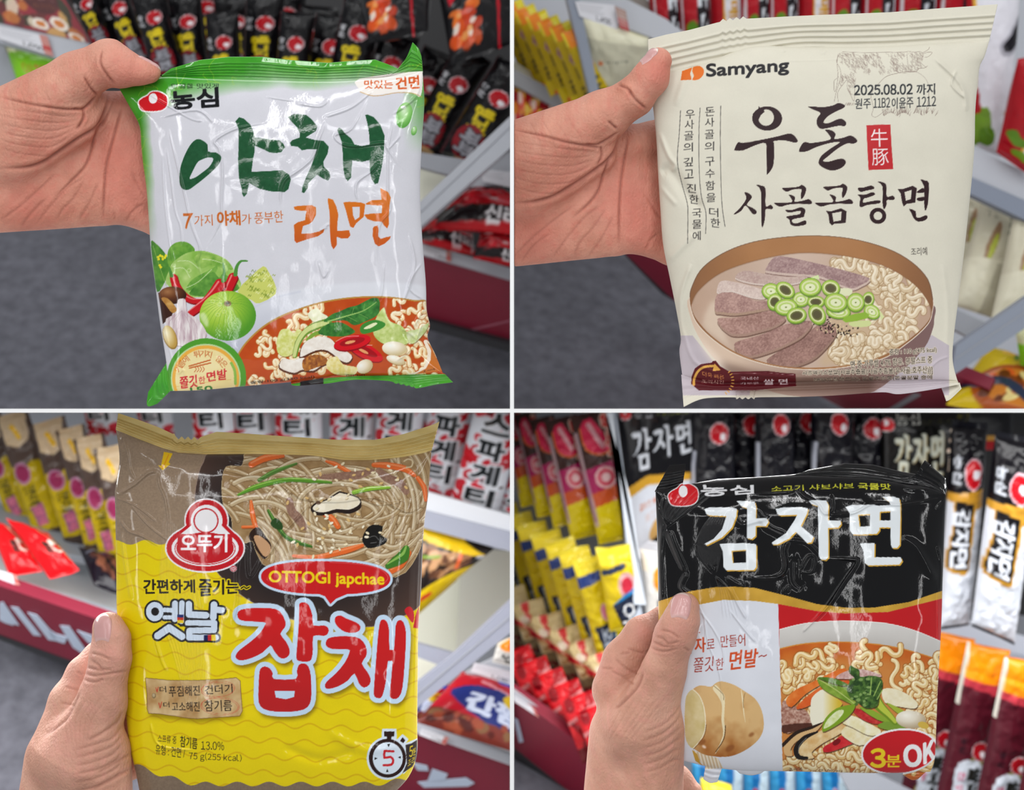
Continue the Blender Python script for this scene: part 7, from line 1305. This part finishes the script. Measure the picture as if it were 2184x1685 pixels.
class Hand:
    def __init__(s, box, h=2.4):
        s.h = h; s.org = np.array(box[:3], float); n = [int((box[i + 3] - box[i]) / h) + 1 for i in range(3)]
        s.ax = [np.arange(n[i], dtype=np.float32) * h + box[i] for i in range(3)]; s.G = np.full(n, 60, np.float32); s.creases = []
    def add(s, a, ra, b=None, rb=None, k=22, zs=1):
        b = a if b is None else b; rb = ra if rb is None else rb; R = max(ra, rb) + k + 6
        sl = []
        for i in range(3):
            f = R * (zs if i == 2 and zs < 1 else 1) + 4; lo, hi = min(a[i], b[i]) - f, max(a[i], b[i]) + f
            sl.append(slice(*np.searchsorted(s.ax[i], (lo, hi))))
        X, Y, Z = np.meshgrid(*[s.ax[i][sl[i]] for i in range(3)], indexing='ij', sparse=True)
        d = cone_sdf(X, Y, Z, a, b, ra, rb, zs); g = s.G[tuple(sl)]; q = np.maximum(k - np.abs(g - d), 0) / k
        s.G[tuple(sl)] = np.minimum(g, d) - q * q * k * .25
    def chain(s, P_, k=18, zs=1):
        for (x, y, z, r), (x2, y2, z2, r2) in zip(P_[:-1], P_[1:]): s.add((x, y, z), r, (x2, y2, z2), r2, k, zs)
    def cut(s, axis, v, keep):
        A = s.ax[axis]; m = ((v - A) if keep > 0 else (A - v)).astype(np.float32); sh = [1, 1, 1]; sh[axis] = -1
        np.maximum(s.G, m.reshape(sh), out=s.G)
    def at(s, p):
        q = (np.asarray(p) - s.org) / s.h; i = np.clip(np.floor(q).astype(int), 0, np.array(s.G.shape) - 2); f = np.clip(q - i, 0, 1); o = 0
        for dx in (0, 1):
            for dy in (0, 1):
                for dz in (0, 1):
                    w = (f[..., 0] if dx else 1 - f[..., 0]) * (f[..., 1] if dy else 1 - f[..., 1]) * (f[..., 2] if dz else 1 - f[..., 2])
                    o = o + w * s.G[i[..., 0] + dx, i[..., 1] + dy, i[..., 2] + dz]
        return o
    def world(s, V):
        d = D0 * (1 + V[:, 2] / F); return np.stack([(V[:, 0] - CX) / F * d, d, -(V[:, 1] - CY) / F * d], 1)
    def build(s, label, tone, seed, red=()):
        for ax in range(3):                                # close the ends
            sl = [slice(None)] * 3
            for e in (0, -1): sl[ax] = e; s.G[tuple(sl)] = np.maximum(s.G[tuple(sl)], .6)
        V, Fq = surface_nets(s.G, s.org, s.h)
        e = 1.5; N = np.stack([s.at(V + np.eye(3)[i] * e) - s.at(V - np.eye(3)[i] * e) for i in range(3)], 1); N /= np.linalg.norm(N, axis=1, keepdims=True) + 1e-9
        X, Y = V[:, 0], V[:, 1]; front = np.clip(-N[:, 2] * 2 + .35, 0, 1)
        dark = np.zeros(len(V)); dep = np.zeros(len(V))
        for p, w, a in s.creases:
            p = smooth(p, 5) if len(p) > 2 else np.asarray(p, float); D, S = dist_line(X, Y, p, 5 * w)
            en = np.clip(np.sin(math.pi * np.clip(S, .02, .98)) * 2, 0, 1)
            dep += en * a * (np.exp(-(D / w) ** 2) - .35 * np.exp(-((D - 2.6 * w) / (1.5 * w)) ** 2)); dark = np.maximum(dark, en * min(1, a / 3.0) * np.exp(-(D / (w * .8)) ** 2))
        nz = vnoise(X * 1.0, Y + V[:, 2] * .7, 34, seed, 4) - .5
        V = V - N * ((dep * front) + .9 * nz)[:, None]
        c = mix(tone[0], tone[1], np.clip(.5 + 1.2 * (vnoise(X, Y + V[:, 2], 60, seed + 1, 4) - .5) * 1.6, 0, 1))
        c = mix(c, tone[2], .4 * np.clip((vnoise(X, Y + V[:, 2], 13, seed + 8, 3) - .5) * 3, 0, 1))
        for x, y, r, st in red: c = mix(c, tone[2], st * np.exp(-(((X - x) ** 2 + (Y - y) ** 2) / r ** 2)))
        c = mix(c, tone[3], .55 * dark * front)  # creases painted darker: redder skin there, plus some crease shade in the colour
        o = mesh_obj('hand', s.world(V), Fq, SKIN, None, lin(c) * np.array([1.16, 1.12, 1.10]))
        return tag(o, label, 'hand', 'left hands holding up a pack')
    def nail(s, parent, c, l, w, n, L, Wd, tone=('cf9c98', 'efdcd0')):
        """a nail plate laid on the finger along -n; l towards the tip, w across (all in photo px)"""
        c, l, w, n = (np.array(v, float) for v in (c, l, w, n)); l /= np.linalg.norm(l); w /= np.linalg.norm(w); n /= np.linalg.norm(n)
        a = np.linspace(-1, 1, 25); b = np.linspace(-1, 1, 21); A, B = np.meshgrid(a, b, indexing='ij')
        rr = np.where(A > 0, np.sqrt(np.clip(1 - .72 * np.abs(A) ** 3.2, 0, 1)), np.sqrt(np.clip(1 - .55 * np.abs(A) ** 3, 0, 1)))
        LL = A * (1 - .16 * B ** 2 * np.sign(A) * np.where(A > 0, 1, 1))
        Q = c + LL[..., None] * l * L + (B * rr)[..., None] * w * Wd + n * 45
        for _ in range(60):
            d = s.at(Q); Q = Q - n * np.clip(d, -2, 4)[..., None] * .8
        edge = np.maximum(np.abs(B), np.abs(A)); Q = Q + n * (1.7 - 2.6 * np.clip(edge - .8, 0, 1) / .2)[..., None] + l * 1.2
        col = mix(tone[0], tone[1], np.clip((A - .8) * 9, 0, 1)); col = mix(col, 'e4c0b8', np.clip((-.7 - A) * 4, 0, .5))
        nv, nu = A.shape; Fq = quads(nv, nu); V = s.world(Q.reshape(-1, 3))
        if np.dot(np.cross(V[Fq[120, 1]] - V[Fq[120, 0]], V[Fq[120, 3]] - V[Fq[120, 0]]), (n[0], n[2], -n[1])) < 0: Fq = Fq[:, ::-1].copy()
        o = mesh_obj('thumb_nail', V, Fq, NAIL, parent, lin(col).reshape(-1, 3)); m = o.modifiers.new('t', 'SOLIDIFY'); m.thickness = .0004; m.offset = -1
        return o
PALM = ('b97c68', 'cd9682', 'c47264', '7e4236'); BACK = ('b48672', 'c99c88', 'cb8e82', '865444')
def cr(ox, oy, k, l, w, a): return [(pts(ox, oy, k, p), w, a) for p in l]
# hand pinching the corner of the green pack: palm towards us, thumb bent over the corner
H = Hand((-105, 60, -95, 470, 540, 150))
H.add((-140, 345, 62), 152, (225, 362, 72), 112, 30, .42); H.add((0, 415, 55), 72, (215, 418, 62), 54, 30, .6)
H.add((20, 300, 25), 100, (150, 245, 18), 66, 30, .7); H.add((40, 250, 20), 78, (160, 168, 0), 55, 24); H.add((160, 168, 0), 55, (228, 134, -12), 49, 16)
H.chain([(232, 134, -14, 49), (262, 146, -20, 40), (300, 153, -24, 27), (322, 156, -24, 21)], 14)
H.add((150, 275, 32), 48, (212, 222, 38), 26, 14); H.add((235, 250, 62), 56, (288, 405, 66), 62, 20, .6)
H.chain([(262, 235, 70, 38), (335, 200, 78, 33), (385, 186, 74, 28), (425, 184, 70, 25)], 12); H.chain([(285, 300, 76, 38), (380, 292, 84, 34), (430, 296, 82, 28), (450, 298, 80, 25)], 12)
H.chain([(290, 370, 76, 37), (380, 380, 84, 33), (430, 388, 82, 27), (448, 390, 80, 24)], 12); H.chain([(262, 440, 70, 37), (340, 476, 76, 29), (400, 496, 74, 24), (425, 500, 72, 21)], 12)
c1 = lambda l, w, a: cr(0, 50, 3.585, l, w, a)
H.creases += c1([[(830, 505), (815, 640), (740, 790), (600, 880), (440, 990), (330, 1060), (200, 1100), (0, 1110)]], 4, 4.5) + c1([[(880, 560), (800, 740), (735, 830), (700, 960), (650, 1090), (560, 1190), (420, 1330)], [(930, 640), (900, 760), (845, 950), (812, 1100), (797, 1300), (790, 1505)]], 2.8, 3)
H.creases += c1([[(0, 560), (250, 620), (480, 655), (630, 655)], [(630, 640), (640, 720), (590, 810)], [(560, 650), (640, 650), (740, 550)], [(780, 200), (768, 300), (810, 380), (880, 470)], [(640, 400), (690, 490), (750, 550)]], 2.6, 3)
H.creases += c1([[(0, 640 + 62 * i), (180, 670 + 66 * i), (400, 700 + 60 * i), (560, 720 + 30 * i)] for i in range(6)], 2.0, .8) + c1([[(60 + 90 * i, 500), (100 + 100 * i, 640), (120 + 90 * i, 800)] for i in range(4)], 2, .6)
H.creases += c1([[(0, 1510), (150, 1400), (330, 1240), (420, 1150)], [(280, 1530), (400, 1380), (520, 1250), (640, 1180)], [(440, 1500), (480, 1420), (560, 1340), (650, 1180)], [(600, 1510), (680, 1380), (760, 1200)], [(160, 1560), (240, 1450), (360, 1330)], [(880, 1500), (870, 1440)], [(960, 1520), (1020, 1430), (1100, 1380)], [(1000, 1120), (1060, 1250), (1110, 1330)]], 3.0, 1.2)
H.creases += c1([[(740, 230 + 40 * i), (700, 330 + 40 * i), (640, 420 + 40 * i)] for i in range(4)], 2, .7)
hand1 = H.build('hand pinching the corner of the green and white pack, thumb bent over it', PALM, 3, [(250, 330, 70, .6), (60, 440, 70, .5), (280, 420, 60, .5), (270, 150, 50, .45), (110, 300, 60, .25)])
H.nail(hand1, (318, 139, -22), (.93, .36, 0), (0, .25, .97), (.25, -.92, -.28), 27, 17)
# hand on the cream pack, thumb straight along the corner, cut off by the partition
H = Hand((1094, 60, -105, 1580, 600, 150))
H.add((980, 415, 62), 152, (1310, 428, 72), 112, 30, .42); H.add((1090, 490, 55), 72, (1300, 482, 62), 54, 30, .6); H.add((1110, 375, 25), 104, (1250, 315, 18), 66, 30, .7)
H.add((1120, 335, 18), 84, (1285, 248, -4), 53, 24); H.add((1285, 248, -4), 53, (1352, 207, -22), 41, 16); H.chain([(1352, 207, -22, 42), (1388, 165, -32, 38), (1404, 130, -36, 29)], 12)
H.add((1235, 340, 32), 48, (1295, 300, 38), 26, 14); H.add((1330, 320, 62), 56, (1375, 470, 66), 60, 20, .6)
H.chain([(1345, 310, 62, 42), (1385, 300, 78, 38), (1450, 270, 88, 32), (1510, 260, 86, 27)], 12); H.chain([(1375, 370, 76, 38), (1470, 360, 90, 34), (1540, 360, 86, 27)], 12); H.chain([(1380, 440, 76, 37), (1470, 450, 90, 33), (1535, 455, 86, 26)], 12); H.chain([(1350, 500, 70, 37), (1430, 535, 78, 29), (1500, 550, 76, 23)], 12)
H.cut(0, 1096.6, 1)
c2 = lambda l, w, a: cr(1092, 60, 3.24, l, w, a)
H.creases += c2([[(740, 715), (715, 850), (640, 930), (520, 1020), (380, 1110), (280, 1165), (150, 1200), (10, 1210)]], 4, 4.5) + c2([[(730, 800), (640, 980), (600, 1110), (540, 1200), (420, 1310)], [(800, 740), (775, 900), (750, 1060), (740, 1250), (738, 1520)]], 2.8, 3)
H.creases += c2([[(0, 700), (200, 740), (380, 790), (560, 820), (610, 825)], [(610, 810), (620, 880), (590, 940)], [(500, 800), (600, 800), (740, 715)], [(800, 420), (850, 490), (930, 560)], [(730, 390), (800, 420), (830, 470)], [(660, 640), (730, 700)]], 2.6, 3)
H.creases += c2([[(0, 780 + 62 * i), (180, 810 + 66 * i), (400, 840 + 56 * i), (560, 850 + 30 * i)] for i in range(6)], 2.0, .8) + c2([[(120 + 90 * i, 640), (180 + 100 * i, 760), (220 + 90 * i, 900)] for i in range(4)], 2, .6)
H.creases += c2([[(10, 1580), (150, 1440), (300, 1320), (420, 1230)], [(270, 1600), (380, 1450), (500, 1310), (620, 1220)], [(430, 1580), (470, 1480), (560, 1380), (650, 1240)], [(520, 1590), (620, 1450), (700, 1290)], [(60, 1620), (150, 1500), (260, 1420)], [(920, 1540), (960, 1460), (1010, 1420)], [(930, 1160), (1000, 1280), (1040, 1320)]], 3.0, 1.2)
hand2 = H.build('hand on the cream pack with its thumb straight along the corner', PALM, 5, [(1340, 420, 70, .6), (1140, 510, 70, .5), (1370, 490, 60, .5), (1405, 150, 40, .7), (1220, 380, 60, .25)])
H.nail(hand2, (1391, 124, -44), (.56, -.83, -.12), (.3, .25, -.9), (-.78, -.5, -.35), 23, 17)
# hand on the yellow pack: back of the hand, thumb upright along the edge
H = Hand((20, 1285, -110, 420, 1770, 150))
H.chain([(232, 1340, -36, 35), (238, 1362, -37, 40), (236, 1400, -36, 43)], 10); H.add((236, 1400, -36), 43, (217, 1500, -20), 50, 14); H.add((217, 1500, -20), 50, (165, 1630, 10), 96, 24); H.add((226, 1600, 0), 54, (214, 1740, 5), 72, 24)
H.add((150, 1660, 45), 104, (140, 1790, 50), 116, 30, .7); H.chain([(112, 1610, 48, 54), (150, 1500, 56, 44), (180, 1440, 64, 37), (212, 1404, 74, 33), (290, 1390, 86, 29), (370, 1384, 84, 25)], 18)
H.chain([(150, 1580, 78, 40), (270, 1480, 92, 33), (380, 1470, 86, 26)], 14); H.chain([(160, 1640, 78, 40), (280, 1555, 92, 32), (380, 1550, 86, 25)], 14); H.chain([(180, 1700, 74, 36), (280, 1630, 84, 28), (360, 1630, 80, 22)], 14)
c3 = lambda l, w, a: cr(0, 1270, 4.06, l, w, a)
H.creases += c3([[(780, 560), (850, 600), (890, 640), (980, 640)], [(755, 625), (830, 640), (900, 655)], [(740, 680), (820, 695), (920, 680), (1110, 655)], [(790, 500), (880, 520), (960, 560)], [(725, 730), (820, 750), (900, 720)]], 2.6, 1.9) + c3([[(690, 830), (630, 960), (560, 1080), (380, 1220)]], 4, 3.5)
H.creases += c3([[(640, 1340 + 70 * i), (820, 1290 + 74 * i), (980, 1230 + 70 * i), (1060, 1120 + 80 * i)] for i in range(6)], 2.6, 1.2) + c3([[(600 + 30 * i, 1300), (560 + 46 * i, 1080), (640 + 60 * i, 880)] for i in range(6)], 2, .5) + c3([[(560, 790), (690, 820)], [(520, 930), (640, 950)], [(660, 660), (720, 690)]], 2.4, 1.4)
H.creases += c3([[(1060, 1000), (1020, 1090), (900, 1180), (760, 1260)], [(1130, 1370), (1000, 1450), (840, 1540)], [(1130, 1500), (960, 1600), (800, 1680)]], 3.2, 1.8)
hand3 = H.build('hand on the yellow pack with its thumb upright along the edge', BACK, 7, [(170, 1440, 40, .5), (235, 1390, 40, .35), (150, 1590, 60, .3)])
H.nail(hand3, (216, 1338, -72), (-.02, -1, .1), (1, .05, -.25), (-.3, -.1, -1), 31, 22)
# hand on the black pack: thumb in front, index finger behind
H = Hand((1225, 1245, -130, 1640, 1770, 150))
H.chain([(1459, 1296, -62, 33), (1452, 1325, -64, 39), (1440, 1355, -60, 43)], 10); H.add((1440, 1355, -60), 43, (1413, 1440, -38), 45, 14); H.add((1413, 1440, -38), 45, (1368, 1560, 0), 84, 24); H.add((1402, 1560, -8), 58, (1386, 1740, 0), 70, 24)
H.add((1350, 1570, 40), 94, (1342, 1790, 50), 106, 30, .75); H.chain([(1318, 1470, 48, 56), (1338, 1410, 52, 50), (1372, 1356, 62, 40), (1420, 1328, 78, 34), (1500, 1318, 90, 29), (1590, 1320, 86, 25)], 18)
H.chain([(1330, 1490, 80, 44), (1440, 1420, 96, 34), (1560, 1400, 90, 27)], 14); H.chain([(1340, 1560, 80, 42), (1450, 1500, 94, 33), (1560, 1490, 88, 26)], 14); H.chain([(1360, 1660, 76, 44), (1440, 1668, 80, 36), (1472, 1690, 78, 26)], 14)
c4 = lambda l, w, a: cr(1220, 1230, 3.703, l, w, a)
H.creases += c4([[(650, 470), (720, 490), (760, 530), (860, 510)], [(640, 510), (720, 550), (820, 550)], [(620, 560), (720, 590), (830, 570)], [(700, 420), (780, 440), (850, 490)], [(930, 590), (880, 560)]], 2.4, 1.8) + c4([[(560, 740), (520, 860), (400, 990), (340, 1040)]], 4, 3)
H.creases += c4([[(560, 1230 + 64 * i), (700, 1180 + 66 * i), (800, 1100 + 70 * i), (860, 1000 + 90 * i)] for i in range(6)], 2.6, 1.1) + c4([[(250 + 40 * i, 1300), (330 + 50 * i, 1150), (440 + 60 * i, 950)] for i in range(6)], 2, .5) + c4([[(340, 650), (420, 720), (540, 780)], [(430, 560), (580, 610)], [(380, 610), (460, 600)], [(300, 740), (420, 800), (500, 860)], [(230, 720), (330, 730)]], 2.6, 1.6)
hand4 = H.build('hand on the black pack with its thumb in front and index finger behind', BACK, 11, [(1375, 1350, 34, .55), (1455, 1330, 30, .5), (1290, 1430, 40, .35), (1440, 1370, 30, .3)])
H.nail(hand4, (1451, 1291, -98), (.1, -1, .12), (1, .12, -.05), (-.12, -.1, -1), 29, 23)
